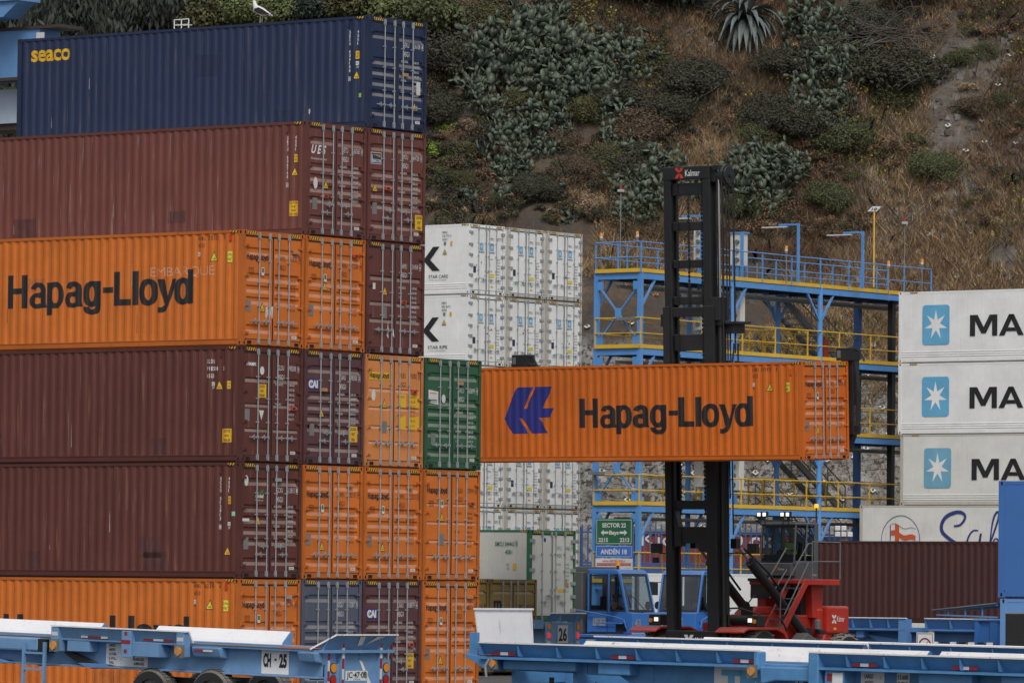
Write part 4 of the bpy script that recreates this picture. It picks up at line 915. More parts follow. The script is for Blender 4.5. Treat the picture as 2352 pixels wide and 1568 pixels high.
lab(inst('loose_stones', stones()), 'loose grey stones scattered on the bare parts of the slope', 'stones', kind='stuff')
# ------------------------------------------------------------------ prickly pears
def pad_cloud(r, rad, n, height):
    b_v = []; 
    # pad outline: 8-gon oval with thickness
    ang = np.arange(8)*math.pi/4
    ov = np.stack([np.sin(ang)*.5, np.zeros(8), .5-np.cos(ang)*.5], 1); ov[:, 0] *= (.62+.38*ov[:, 2])*1.05
    F = []; V = []; 
    stems = []
    for i in range(n):
        if i < n*.12 or not stems:
            a = r.uniform(0, 6.28); q = rad*math.sqrt(r.uniform(0, 1)); p = np.array([math.cos(a)*q, math.sin(a)*q, -.1]); d = np.array([r.normal()*.3, r.normal()*.3, 1.])
        else:
            p, d0 = stems[r.integers(0, len(stems))]; d = d0*.6+r.normal(size=3)*.65; d[2] += .35
            if p[2] > height: d[2] -= .8
        d /= np.linalg.norm(d); s = np.cross(d, r.normal(size=3)); s /= np.linalg.norm(s); nn = np.cross(s, d)
        L = r.uniform(.30, .50); wd = L*r.uniform(.55, .75)
        o = p[None]+s[None]*ov[:, :1]*wd+d[None]*ov[:, 2:]*L
        th = .028; k = len(V)
        c0 = p+d*L*.52
        V += [tuple(x+nn*th*.4) for x in o]+[tuple(x-nn*th*.4) for x in o]+[tuple(c0+nn*th*1.7), tuple(c0-nn*th*1.7)]
        for j in range(8):
            e = (j+1) % 8; F += [(k+j, k+e, k+16), (k+8+e, k+8+j, k+17), (k+j, k+8+j, k+8+e, k+e)]
        stems.append((p+d*L*.95, d))
    me = bpy.data.meshes.new('pads'); me.from_pydata(V, [], F); me.materials.append(M['cactus']); me.polygons.foreach_set('use_smooth', [True]*len(F)); me.update(); return me
rc = np.random.default_rng(21)
PC = [pad_cloud(rc, 1.0, 170, 1.5) for _ in range(4)]; PS = [pad_cloud(rc, .5, 45, 1.0) for _ in range(3)]
PSPOT = [(1075,105,1.2),(1100,160,1.2),(1120,80,1.0),(1150,130,1.3),(1165,195,1.3),(1195,110,1.3),(1200,170,1.3),(1215,50,1.0),(1240,90,1.3),(1250,150,1.3),(1235,215,1.2),(1275,45,.9),(1290,110,1.2),(1300,170,1.2),(1330,120,1.1),(1335,200,1.2),(1370,150,1.1),(1385,210,1.1),(1400,120,1.0),(1425,165,1.0),(1445,125,1.0),(1470,165,.8),(1095,205,.9),(1130,240,.9),
 (1285,245,1.1),(1310,225,1.1),(1215,270,1.0),(1245,300,1.0),(1275,290,1.0),(1180,310,1.0),(1165,350,1.0),(1190,390,.9),(1155,410,.8),(1260,335,.8),(1410,250,.8),
 (1450,345,1.0),(1475,395,1.0),(1455,435,1.0),(1495,420,1.0),(1470,470,1.0),(1500,480,1.0),(1445,500,.8),(1520,380,.9),(1575,440,.9),(1700,440,1.0),(1735,400,1.1),(1770,430,1.1),(1715,480,1.0),(1790,400,1.0),(1815,385,.8),(1755,370,1.0),(1680,400,.9),
 (1840,60,1.1),(1860,110,1.1),(1850,165,1.1),(1895,60,1.1),(1910,110,1.1),(1925,165,1.1),(1895,200,1.1),(1880,250,1.0),(1930,230,.9),(1905,290,.8),(1945,150,.8)]
SP2 = [(1155,470,.8),(1290,455,.7),(1310,520,.6),(1080,470,.6)]
def side_of(px, py):
    if px < 1500 and py < 262: return 'in the large upper thicket'
    if px < 1340: return 'in the tongue running down the slope'
    if px < 1640: return 'in the patch behind and left of the mast'
    if px < 1825: return 'in the mound right of the mast top'
    return 'in the column below the agave'
for i, (px, py, s) in enumerate(PSPOT):
    p = hill_hit(px, py+15); t = thing('prickly_pear', 'grey-green prickly pear ' + side_of(px, py), 'cactus', (p.x, p.y, p.z-.1), rp.uniform(0, 6.28), 'prickly pears '+side_of(px, py))
    t.scale = (s*1.1,)*3; inst('pads', PC[i % 4], t)
for i, (px, py, s) in enumerate(SP2):
    p = hill_hit(px, py); t = thing('prickly_pear', 'small lone prickly pear low on the slope above the white stack', 'cactus', (p.x, p.y, p.z-.05), rp.uniform(0, 6.28), 'small lone prickly pears'); t.scale = (s*1.3,)*3; inst('pads', PS[i % 3], t)
# ------------------------------------------------------------------ agave
def agave():
    p = hill_hit(1712, 85); t = thing('agave', 'giant grey agave with long drooping leaves at the top of the slope', 'agave', (p.x, p.y-.3, p.z+.9)); r = random.Random(3); b = MB()
    for i in range(90):
        a = r.uniform(0, 6.283); el = r.uniform(-.35, 1.25); Ln = r.uniform(1.9, 2.9); w = r.uniform(.11, .16)
        d = Vector((math.cos(a)*math.cos(el), math.sin(a)*math.cos(el), math.sin(el))); s = Vector((-math.sin(a), math.cos(a), 0)); pts = []; q = Vector((0, 0, 0))
        for k in range(9):
            f = k/8; pts.append((q.copy(), w*(.55+1.6*f*(1-f)*1.6 if f < .5 else 1.19*(1-f)*1.9+.02)))
            d = (d+Vector((0, 0, -.20-.22*f))).normalized(); q = q+d*(Ln/8)
        for k in range(8):
            (pa, wa), (pb, wb) = pts[k], pts[k+1]; nn = (pb-pa).cross(s).normalized()
            for sg in (-1, 1):
                b.face([pa, pb, pb+s*(sg*wb)+nn*.07*(-1)*0+Vector((0, 0, .05)), pa+s*(sg*wa)+Vector((0, 0, .05))][::sg])
    b.build('leaves', M['agave'], t); MB().cyl((0, 0, -1.4), (0, 0, .2), .28, .2, n=8).build('trunk', M['bark'], t)
agave()
# leafless fallen branches
def deadtree():
    p = hill_hit(2050, 110); t = thing('bare_bush', 'leafless tangle of grey branches above the very dark bush', 'bush', (p.x, p.y-.5, p.z)); r = np.random.default_rng(2); b = MB()
    for i in range(70):
        q = Vector((rs.uniform(-1.2, 1.8), 0, rs.uniform(0, 1))); a = r.uniform(-.5, 3.6); d = Vector((math.cos(a), -.35, math.sin(a)*.6)).normalized(); rad = r.uniform(.012, .03)
        for k in range(6):
            d = (d+Vector((r.normal(), r.normal()*.6, r.normal()-.25))*.26).normalized(); e = q+d*.55; b.cyl(q, e, rad*(1-k*.14), rad*(1-(k+1)*.14), n=4, caps=False); q = e
    b.build('branches', M['twig'], t)
deadtree()
# ------------------------------------------------------------------ trees along the top left
def tree_mesh(r, kind):
    if kind == 'gum': V = leaf_cloud(r, 15000, 4.2, .16, 1.2, 34, 3.2, .1, 1.6, .25)
    elif kind == 'pine': V = leaf_cloud(r, 9000, 2.8, .15, .8, 26, 2.2, .5, .5, .3)
    else: V = leaf_cloud(r, 9000, 2.6, .15, .9, 26, 1.7, .4, 0, .3)
    V[:, 2] += 4.5
    return V
rt = np.random.default_rng(9)
TG = {k: [tree_mesh(rt, k) for _ in range(2)] for k in ('gum', 'pine', 'round')}
TM = {}
def tree(kind, lm, px, py, Y, s, label, group=None):
    i = rp.randrange(2); key = (kind, lm, i)
    if key not in TM: TM[key] = npmesh('crown', TG[kind][i], 4, [M[lm]])
    p = hill_hit(px, py+(45 if kind == 'round' else 25)); p.z += .5 if kind == 'round' else 1.2; p.y -= 1.5 if kind == 'round' else 0; t = thing(kind+'_tree' if kind != 'round' else 'leafy_tree', label, 'tree', (p.x, p.y, p.z-4.5*s), rp.uniform(0, 6.28), group); t.scale = (s, s, s)
    inst('crown', TM[key], t); zb = (hgt(p.x, p.y)-(p.z-4.5*s))/s-.5
    b = MB(); zb = min(zb, 3); b.cyl((0, 0, zb), (.15, 0, 2.5), .22, .17, n=8, caps=False); b.cyl((.15, 0, 2.5), (.6, .2, 5.5), .17, .06, n=6, caps=False); b.cyl((.1, 0, 1.8), (-.9, .3, 5.0), .12, .05, n=6, caps=False); b.cyl((.1, 0, 2.0), (.1, -.9, 5.0), .11, .05, n=6, caps=False)
    b.build('trunk', M['bark'], t)
GT = 'dark trees on the skyline behind the navy container'
for i, (px, py, Y, s) in enumerate([(-60, 40, 262, 1.0), (40, 60, 268, 1.0), (60, 230, 262, .9), (120, 20, 266, .95), (200, 50, 270, 1.0), (290, 30, 266, .95), (370, 50, 270, .95), (440, 20, 274, .9), (30, 330, 262, .9), (-40, 420, 260, .9)]):
    tree('gum', 'leaf_gum', px, py, Y, s, 'dark drooping gum tree behind the navy container', GT)
for lb, px, py, Y, s, lm in (('yellow-green leafy tree left of the gull', 505, 30, 262, .85, 'leaf_olive'), ('olive tree directly behind the gull', 590, 22, 263, .8, 'leaf_fresh'), ('bright green tree right of the gull', 660, 20, 262, .85, 'leaf_fresh'), ('dull green tree above the middle of the navy container', 740, 10, 266, .75, 'leaf_bluegreen'),
    ('light green tree above the door corner of the navy container', 890, 15, 266, .85, 'leaf_fresh'), ('mid green tree between the navy container and the cactus thicket', 990, 30, 268, .9, 'leaf_green'), ('tree behind the middle of the navy container roof', 820, 0, 269, .8, 'leaf_olive')):
    tree('round', lm, px, py, Y, s, lb)
for px, py, Y, s, lb in ((1450, -10, 276, .95, 'dark feathery conifer at the top edge, left of the agave'), (1560, 5, 277, .9, 'second dark feathery conifer nearer the agave'), (2130, -30, 279, 1.0, 'dark conifer crown at the top edge above the bare branches'), (1900, -40, 281, .9, 'dark conifer crown at the top edge right of the agave')):
    tree('pine', 'leaf_bluegreen', px, py, Y, s, lb)
# ------------------------------------------------------------------ rock anchors with their pale plates
def anchor_mesh():
    b = MB(); b.box(-.115, .115, -.115, .115, 0, .02); b.cyl((0, 0, 0), (0, 0, .16), .03, n=6, m=1); b.cyl((0, 0, .02), (0, 0, .07), .065, n=6, m=1); return b.mesh('anchor_plate', [M['sticker'], M['galv_dark']])
am = anchor_mesh(); ra = random.Random(17); spots = []
tries = 0
while len(spots) < 88 and tries < 6000:
    tries += 1
    if ra.random() < .82: px, py = ra.uniform(1345, 2070), ra.uniform(690, 1215)
    else: px, py = ra.uniform(2100, 2345), ra.uniform(120, 640)
    if py < 720+ .05*(1700-px) and px < 1700: continue
    if all((px-a)**2+((py-c)*1.1)**2 > 34**2 for a, c in spots): spots.append((px, py))
for px, py in spots:
    p = hill_hit(px, py); e = .3; nx = -(hgt(p.x+e, p.y)-hgt(p.x-e, p.y))/(2*e); ny = -(hgt(p.x, p.y+e)-hgt(p.x, p.y-e))/(2*e); n = Vector((nx, ny, 1)).normalized()
    n = (n+Vector((0, -.2, .5))).normalized(); q = n.to_track_quat('Z', 'Y').to_euler(); q2 = (Matrix.Rotation(0, 3, 'Z')@n.to_track_quat('Z', 'Y').to_matrix()@Matrix.Rotation(ra.uniform(.6, 1.0), 3, 'Z')).to_euler()
    o = inst('anchor_plate', am, None, p+n*.12, q2); lab(o, 'pale square rock-anchor plate bolted to the slope', 'anchor plate', 'rock-anchor plates on the slope')
# steel cables pinned over the rock
b = MB()
for z in range(12):
    py = 850+z*30; pts = [hill_hit(px, py+8*math.sin(px*.02+z))+Vector((0, -.25, .1)) for px in range(1340, 2080, 26)]
    b.tube(pts, .012, n=4)
lab(b.build('cable_net', [M['dark_iron']]), 'rows of thin dark steel cables pinned across the rock face', 'cable net', kind='stuff')
# ================================================================== lifted container and the empty-container handler
TH = .037
def local_frame(loc): return Vector(loc)
LC = at(1846, 1056, 162.2)
def hlk(t):
    pts = ([(427,421),(554,421),(544,452),(509,512),(491,545),(478,592),(352,592),(365,560),(380,500),(405,455)], [(576,419),(711,418),(690,470),(650,545),(632,591),(500,592),(519,560),(545,510),(565,465)], [(352,592),(727,590),(690,663),(600,666),(465,668),(436,668),(314,668)],
           [(314,668),(436,668),(461,705),(486,740),(496,765),(507,790),(384,792),(375,760),(350,720)], [(466,668),(600,666),(625,700),(645,750),(672,788),(545,791),(529,765),(519,745),(499,705)])
    kx = 1.90/413; kz = 1.42/373
    decal(t, 'emblem', [M['ink_blue']], lambda b: [b.face([(-10.98+(x-314)*kx, 0, .86+(792-y)*kz) for x, y in q][::-1]) for q in pts], conform=True)
t = container('shipping_container', 'orange container with a blue emblem and black lettering, held aloft by the lift truck', 'shipping container', (LC.x, LC.y), LC.z, 'orange_bright', 'HAMU', '193929', '8', bands=B5, logo=HL, tm='ink_brown', tri_pos=(.80, .84), device=(1.9, 2.36, 'orange_bright'), code_z=2.18, rot=(TH, 0, RZ))
hlk(t); decal(t, 'logo', [M['ink_black']], lambda b: hl_logo(b, -8.15, 1.02, .88, 6.35), conform=True)
decal(t, 'identification_code', [M['ink_black']], lambda b: code_side_h(b, 'HAMU', '193929', '8', '45G1', -1.80, 2.62, .11, 0), conform=True)
ic_label(t, -1.76, 2.18, '82', 'ink_white', 'ink_black'); side_tri(t, -1.18, 2.12, .26, 'lemon'); hgt_label(t, -.56, 2.10, 'lemon', 1.35)
b = MB(); b.box(-.46, -.40, -.008, .03, 2.50, 2.70); b.build('vent', [M['orange_bright']], t)
# --- machine
mat('mast_black', (.016, .017, .019), .42, .0, var=.3, streak=.12, scol=(.10, .10, .10), dust=.15); mat('hose', (.012, .012, .013), .6); mat('chrome', (.62, .60, .62), .18, 1.0)
mat('machine_red', (.46, .030, .018), .38, dust=.25, streak=.08); mat('tyre', (.022, .022, .023), .85, dust=.5, bump=.01); mat('cab_grey', (.085, .09, .098), .45, dust=.3); mat('steel_grey', (.16, .165, .17), .5, .3, dust=.3)
mat('seat_dark', (.02, .022, .028), .8); mat('amber', (.75, .27, .015), .35); mat('amber_lit', (1.0, .42, .02), .4, emit=1.1); mat('lamp_lit', (1.0, .98, .93), .4, emit=.9); mat('red_lit', (.8, .04, .03), .4, emit=.5); mat('lens_red', (.40, .02, .015), .3); mat('lens_clear', (.5, .5, .52), .25)
def glassmat(name, tint=(.55, .62, .62), a=.45):
    m = bpy.data.materials.new(name); m.use_nodes = True; nt = m.node_tree; B = nt.nodes['Principled BSDF']
    tr = N(nt, 'BsdfTransparent'); tr.inputs[0].default_value = (*tint, 1); gl = N(nt, 'BsdfGlossy'); gl.inputs['Roughness'].default_value = .04; gl.inputs[0].default_value = (.8, .85, .88, 1)
    lw = N(nt, 'LayerWeight'); lw.inputs[0].default_value = a; mx = N(nt, 'MixShader'); nt.links.new(lw.outputs['Fresnel'], mx.inputs[0]); nt.links.new(tr.outputs[0], mx.inputs[1]); nt.links.new(gl.outputs[0], mx.inputs[2])
    nt.links.new(mx.outputs[0], nt.nodes['Material Output'].inputs[0]); M[name] = m
glassmat('glass', (.45, .53, .55), .25); glassmat('glass_pale', (.62, .70, .72), .55)
MP = at(1535, 1450, 169); MP.z = 0
H_ = thing('container_handler', 'red and black empty-container lift truck holding the orange container aloft', 'lift truck', MP, RZ)
def tiltpart(o): o.rotation_euler = (TH, 0, 0); return o
# inner mast (raised)
b = MB(); T0 = 15.6
for x0, x1 in ((.06, .32), (1.50, 1.78)):
    b.box(x0, x1, 0, .07, 4.0, T0); b.box(x0+.08, x1-.08, .07, .32, 4.0, T0); b.box(x0, x1, .32, .38, 4.0, T0)
b.box(.06, 1.78, -.02, .42, T0-.40, T0)
for z0, z1 in ((14.72, 15.1), (13.65, 13.92), (12.51, 12.76), (11.40, 11.65), (10.0, 10.5), (8.4, 8.7)): b.box(.32, 1.50, .10, .30, z0, z1)
mi = tiltpart(b.build('inner_mast', [M['mast_black']], H_, bevel=.02))
def kalmar_k(b, o, s, r, m):
    o = Vector(o); r = Vector(r); u = Vector((0, 0, 1))
    for p in ([(0, 1), (.38, 1), (.50, .62), (.50, .55), (.30, .62), (.10, .80)], [(1, 1), (.66, 1), (.50, .72), (.50, .55), (.72, .62), (.9, .8)], [(0, 0), (.36, 0), (.48, .25), (.48, .48), (.30, .42), (.12, .22)], [(.62, 0), (1, 0), (.92, .22), (.74, .40), (.54, .48), (.54, .3)]):
        b.face([o+r*(q[0]*s)+u*(q[1]*s) for q in p][::-1], m)
b = MB(); kalmar_k(b, (.52, -.03, T0-.36), .32, SD, 0); b.text('Kalmar', (.90, -.03, T0-.30), .20, .54, SD, m=1, bold=.01); tiltpart(b.build('logo', [M['ink_red'], M['ink_white']], H_))
# outer mast
b = MB(); TO = 11.35
for x0, x1, d in ((.02, .26, .42), (1.54, 1.92, .60)):
    b.box(x0, x1, -.06, .03, .5, TO); b.box(x0+.1, x1-.1, .03, d-.1, .5, TO); b.box(x0, x1, d-.1, d, .5, TO)
for z0, z1 in ((11.03, 11.32), (7.6, 7.9), (5.18, 5.45), (4.15, 4.65)): b.box(.24, 1.54, .04, .30, z0, z1)
b.prism([(.24, 5.35), (.27, 5.35), (.48, 4.62), (.56, 4.52), (.56, 4.05), (.24, 4.05)], 'y', .0, .26); b.box(1.2, 1.54, .02, .28, 3.9, 4.2); b.box(.0, 1.9, -.08, .1, .75, 1.50)
tiltpart(b.build('outer_mast', [M['mast_black']], H_, bevel=.02))
b = MB(); kalmar_k(b, (.68, -.09, 1.02), .36, SD, 0); b.text('Kalmar', (1.10, -.09, 1.08), .24, .56, SD, bold=.01); tiltpart(b.build('logo', [M['ink_white']], H_))
for x, z0 in ((.0, 11.0), (1.98, 11.0)):
    b = MB(); b.cyl((x, .18, z0), (x, .18, T0-.12), .052, n=12, m=0); b.cyl((x, .18, 1.2), (x, .18, z0), .085, n=12, m=1); b.box(x-.13, x+.13, .05, .32, z0-.25, z0+.12, 1); b.box(x-.1, x+.1, .04, .32, T0-.14, T0, 1)
    tiltpart(b.build('lift_cylinder', [M['chrome'], M['mast_black']], H_))
b = MB()
for x, z0, z1 in ((.52, 5.0, T0-.4), (.93, 11.3, T0-.8), (1.42, 5.0, T0-.4)):
    z = z0; b = MB()
    while z < z1: b.box(x-.030, x+.030, .06, .11, z, z+.085); z += .13
    b.box(x-.012, x+.012, .075, .095, z0, z1); tiltpart(b.build('chain', [M['mast_black']], H_))
b = MB(); b.cyl((1.90, .45, T0-.30), (2.16, .45, T0-.30), .34, n=20); b.cyl((2.16, .45, T0-.30), (2.22, .45, T0-.30), .28, n=20); b.box(1.7, 2.3, .40, .50, T0-.35, T0-.25); b.box(1.60, 1.92, .1, .55, T0-.50, T0-.02)
tiltpart(b.build('hose_reel', [M['mast_black']], H_, bevel=.01))
b = MB()
for k, (x, y, ze) in enumerate(((2.12, .15, 2.0), (2.14, .35, 5.5), (2.10, .55, 4.4), (2.16, .70, 9.9), (2.05, .3, 1.4), (2.12, .78, 10.4))):
    b.tube([(x, y, T0-.3), (x, y, (T0+ze)/2), (x, y+.02, ze)], .022, n=6)
b.tube([(2.2, .8, 10.2), (2.2, .8, 9.4), (2.05, .7, 8.7), (2.0, .5, 7.6), (2.0, .4, 1.5)], .028); b.tube([(2.2, .6, 10.2), (2.15, .5, 9.2), (2.05, .4, 8.2), (2.04, .35, 1.5)], .028)
tiltpart(b.build('hydraulic_hose', [M['hose']], H_))
b = MB(); b.box(1.7, 2.6, .2, .95, 10.78, 10.86); b.box(1.8, 2.4, .3, .9, 10.5, 10.8); b.box(1.75, 2.1, -.02, .5, 10.9, 11.6); tiltpart(b.build('hose_bracket', [M['mast_black']], H_, bevel=.01))
# spreader in the container's frame
SPO = thing('tmp', None, None); bpy.data.objects.remove(SPO)
rel = Matrix.Rotation(-RZ, 3, 'Z')@(LC-MP)
def sp_part(b, name, mats, bevel=.015):
    o = b.build(name, mats, H_, bevel=bevel); o.location = rel; o.rotation_euler = (TH, 0, 0); return o
b = MB(); b.box(-11.6, -.5, 2.52, 2.95, 2.30, 2.78); b.box(-8.2, -3.9, 2.5, 3.05, 1.0, 2.30); sp_part(b, 'spreader_beam', [M['mast_black']])
for x, s in ((-.14, 1), (-12.05, -1)):
    b = MB(); b.box(x-.16, x+.26, 2.50, 2.86, .72, 3.02); b.prism([(x+.05, .30), (x+.34, .95), (x+.38, 2.0), (x+.30, 2.9), (x-.10, 2.9), (x-.10, .30)], 'y', 2.56, 2.74); sp_part(b, 'spreader_arm', [M['mast_black']])
    b = MB(); q = x+.02 if s > 0 else x-.12; b.box(q-.28, q+.28, 2.40, 2.85, 2.92, 3.30); b.box(q-.24, q-.12, 2.385, 2.40, 3.0, 3.22, 1); o = sp_part(b, 'lock_head', [M['mast_black'], M['steel_grey']], .03)
    b = MB(); b.tube([(q+.28, 2.6, 3.24), (q+.42, 2.6, 3.2), (q+.52, 2.6, 3.0), (q+.58, 2.6, 2.9)], .03); sp_part(b, 'hydraulic_hose', [M['hose']], 0)
b = MB(); b.text('KALMAR', (.48-.3, 2.54, 1.0), .12, .6, (0, 0, 1), (-1, 0, 0)); sp_part(b, 'logo', [M['steel_grey']], 0)
# chassis
b = MB(); b.box(-.35, 2.0, .9, 6.2, .75, 1.25); b.box(.15, 1.5, 1.6, 5.6, 1.25, 1.75); b.prism([(.6, .55), (5.7, .55), (6.0, 1.5), (5.6, 1.5), (5.3, .9), (.6, .9)], 'x', 1.95, 2.05); b.build('chassis', [M['machine_red']], H_, bevel=.03)
for x0, x1 in ((-1.30, -.30), (1.90, 2.95)):
    b = MB(); b.prism([(-.25, 1.50), (.0, 1.62), (1.6, 1.62), (2.05, 1.50), (2.4, 1.0), (2.5, .6), (2.42, .6), (2.3, .95), (1.95, 1.42), (1.55, 1.54), (.05, 1.54), (-.25, 1.44)], 'x', x0, x1); b.build('fender', [M['machine_red']], H_, bevel=.02)
def tyre(b, x0, x1, y, z, r, m=0, mr=1):
    n = 28; lug = MB()
    prof = [(x0, r*.55), (x0, r*.86), (x0+(x1-x0)*.12, r*.97), (x0+(x1-x0)*.3, r), (x0+(x1-x0)*.7, r), (x0+(x1-x0)*.88, r*.97), (x1, r*.86), (x1, r*.55)]
    k = len(b.v)
    for x, rr in prof:
        for i in range(n): a = 2*math.pi*i/n; b.v.append((x, y+rr*math.cos(a), z+rr*math.sin(a)))
    for j in range(len(prof)-1):
        for i in range(n): e = (i+1) % n; b.f.append((k+j*n+i, k+j*n+e, k+(j+1)*n+e, k+(j+1)*n+i)); b.m.append(m)
    b.cyl((x0+.05, y, z), (x1-.05, y, z), r*.56, n=20, m=mr); b.cyl((x0-.01, y, z), (x1+.01, y, z), r*.2, n=10, m=mr)
    for i in range(22):
        a = 2*math.pi*i/22; c = Vector((0, math.cos(a), math.sin(a))); 
        for xa, xb in ((x0+.02, (x0+x1)/2-.03), ((x0+x1)/2+.03, x1-.02)): b.beam(Vector((xa, y, z))+c*r, Vector((xb, y, z))+c*r+Vector((0, -c.z, c.y))*.06*(1 if xa < (x0+x1)/2 else -1), .05, .05, m, up=c)
for x0 in (-1.25, -.80, 1.95, 2.42):
    b = MB(); tyre(b, x0, x0+.42, 1.05, .80, .80); b.build('wheel', [M['tyre'], M['steel_grey']], H_)
for x0 in (-.55, 2.0):
    b = MB(); tyre(b, x0, x0+.45, 6.3, .72, .72); b.build('wheel', [M['tyre'], M['machine_red']], H_)
b = MB(); b.box(-.2, 2.15, 5.55, 6.75, 1.42, 2.28); b.box(-.2, 2.0, 5.2, 5.55, 1.30, 2.20); b.build('counterweight', [M['machine_red']], H_, bevel=.07)
b = MB(); kalmar_k(b, (2.155, 5.75, 1.74), .26, DR, 0); b.text('Kalmar', (2.155, 6.04, 1.80), .17, .42, DR, bold=.01); b.rect((2.156, 5.85, 1.54), .16, .07, DR, m=1); b.build('logo', [M['ink_white'], M['ink_yellow']], H_)
b = MB(); b.box(.25, 1.75, 2.9, 5.2, 1.25, 2.0); b.prism([(3.0, 2.0), (3.4, 2.25), (5.2, 2.25), (5.2, 2.0)], 'x', .3, 1.0); b.build('engine_cover', [M['machine_red']], H_, bevel=.05)
b = MB(); b.box(2.05, 2.4, 3.6, 4.6, .75, 1.2, 0); b.prism([(3.55, 1.15), (4.0, 1.45), (4.7, 1.15)], 'x', 2.0, 2.45, 1); b.cyl((2.2, 4.75, .9), (2.2, 5.2, .9), .13, m=0); b.cyl((2.15, 4.95, 1.55), (2.15, 4.95, 1.85), .12, m=1); b.box(2.1, 2.3, 4.9, 5.2, 1.4, 1.55, 0); b.build('hydraulic_tank', [M['mast_black'], M['steel_grey']], H_, bevel=.02)
for x in (.50, 2.0):
    b = MB(); b.cyl((x, .7, 4.15), (x, 1.45, 3.6), .055, n=10, m=1); b.cyl((x, 1.45, 3.6), (x, 4.4, 1.45), .145, n=14, m=0); b.tube([(x+.1, 1.0, 4.0), (x+.16, 2.2, 3.3), (x+.16, 2.9, 2.75)], .035, m=0); b.box(x-.1, x+.1, .55, .8, 4.0, 4.3, 0); b.box(x-.12, x+.12, 4.2, 4.7, 1.2, 1.6, 0)
    b.build('tilt_cylinder', [M['mast_black'], M['chrome']], H_)
b = MB(); b.cyl((1.75, .9, 1.62+.2), (1.75+.9, .9, 1.62+.2), .16, n=14, m=0); b.box(2.45, 2.85, .65, 1.05, 1.64, 1.98, 0); b.build('headlamp_pod', [M['mast_black']], H_, bevel=.02)
b = MB(); b.box(2.52, 2.64, .60, .645, 1.77, 1.89); b.build('headlamp', [M['lamp_lit']], H_)
b = MB(); b.box(-1.2, -.75, .65, 1.05, 1.64, 1.98, 0); b.build('headlamp_pod', [M['mast_black']], H_, bevel=.02)
b = MB(); b.box(-.96, -.84, .60, .645, 1.77, 1.89); b.build('headlamp', [M['lamp_lit']], H_)
for x in (2.74, -1.12):
    b = MB(); b.cyl((x, .645, 1.80), (x, .63, 1.80), .07, n=10); b.build('indicator_lamp', [M['amber']], H_)
# platform, ladder, rails
b = MB(); b.box(.3, 2.35, 3.9, 5.9, 2.92, 3.10); b.box(1.2, 2.35, 3.6, 3.9, 2.96, 3.08); b.prism([(4.9, 2.92), (5.6, 2.92), (5.5, 1.9), (5.0, 1.9)], 'x', 1.6, 1.95); b.box(.4, .7, 4.2, 5.2, 1.9, 2.92); b.build('platform', [M['machine_red']], H_, bevel=.02)
for x in (1.72, 2.35):
    b = MB(); b.beam((x, 4.05, 3.05), (x, 2.55, 1.32), .07, .20, up=(0, 1, 0)); b.beam((x, 2.6, 1.42), (x, 2.45, .95), .07, .22, up=(0, 1, 0)); b.build('ladder_side', [M['machine_red']], H_)
for k in range(6):
    f = k/5; b = MB(); b.box(1.74, 2.33, 3.8-1.35*f-.12, 3.8-1.35*f+.12, 2.80-1.62*f, 2.84-1.62*f); b.build('step', [M['steel_grey']], H_)
def rail(pts, r=.022, m='steel_grey'): b = MB(); b.tube(pts, r, n=6); return b.build('handrail', [M[m]], H_)
rail([(2.38, 4.3, 3.10), (2.38, 4.3, 4.25), (2.38, 5.85, 4.25), (2.38, 5.85, 3.10)]); rail([(2.38, 4.3, 3.65), (2.38, 5.85, 3.65)])
rail([(2.40, 4.25, 4.20), (2.40, 4.05, 4.20), (2.40, 2.55, 2.65), (2.40, 2.5, 1.60)]); rail([(2.40, 4.05, 3.60), (2.40, 2.75, 2.00)]); rail([(1.68, 4.05, 4.00), (1.68, 3.9, 4.05), (1.68, 2.9, 3.05)]); rail([(1.68, 4.05, 3.50), (1.68, 3.0, 2.50)]); rail([(2.40, 2.5, 1.60), (2.40, 2.4, 0.70)], .02, 'mast_black'); rail([(1.0, 1.0, 1.60), (1.0, 1.0, 2.15), (1.9, 1.0, 2.20), (2.3, 1.6, 2.00)], .03, 'mast_black'); rail([(2.7, 1.9, 1.60), (2.7, 2.1, 1.90), (2.7, 2.4, 1.60), (2.7, 2.5, 0.90)], .03, 'mast_black')
# cab
cx0, cx1, cy0, cy1, cz0, cz1 = .58, 1.88, 4.05, 5.40, 3.24, 4.80
b = MB(); b.box(cx0, cx1, cy0+.1, cy1, cz0-.15, cz0+.42); b.box(cx0+.05, cx1-.05, cy0-.12, cy0+.1, cz0-.05, cz0+.36)
for x in (cx0, cx1-.06): b.beam((x+.03, cy0+.02, cz0+.3), (x+.03, cy0+.12, cz1), .06, .07); b.box(x, x+.06, cy1-.22, cy1, cz0+.4, cz1); b.beam((x+.03, cy0+.62, cz0+.4), (x+.03, cy0+.72, cz1), .06, .08)
b.box(cx0, cx1, cy0+.05, cy1, cz1-.04, cz1+.05); b.box(cx0, cx1, cy1-.06, cy1, cz0+.4, cz0+.6); b.build('cab', [M['cab_grey']], H_, bevel=.03)
b = MB(); b.face([(cx0+.06, cy0, cz0+.36), (cx1-.06, cy0, cz0+.36), (cx1-.06, cy0+.09, cz1-.03), (cx0+.06, cy0+.09, cz1-.03)]); b.build('windscreen', [M['glass']], H_)
for x in (cx0+.02, cx1-.02):
    b = MB(); b.face([(x, cy0+.08, cz0+.42), (x, cy0+.60, cz0+.42), (x, cy0+.68, cz1-.05), (x, cy0+.14, cz1-.05)]); b.face([(x, cy0+.72, cz0+.1), (x, cy1-.24, cz0+.1), (x, cy1-.24, cz1-.05), (x, cy0+.80, cz1-.05)]); b.build('side_window', [M['glass']], H_)
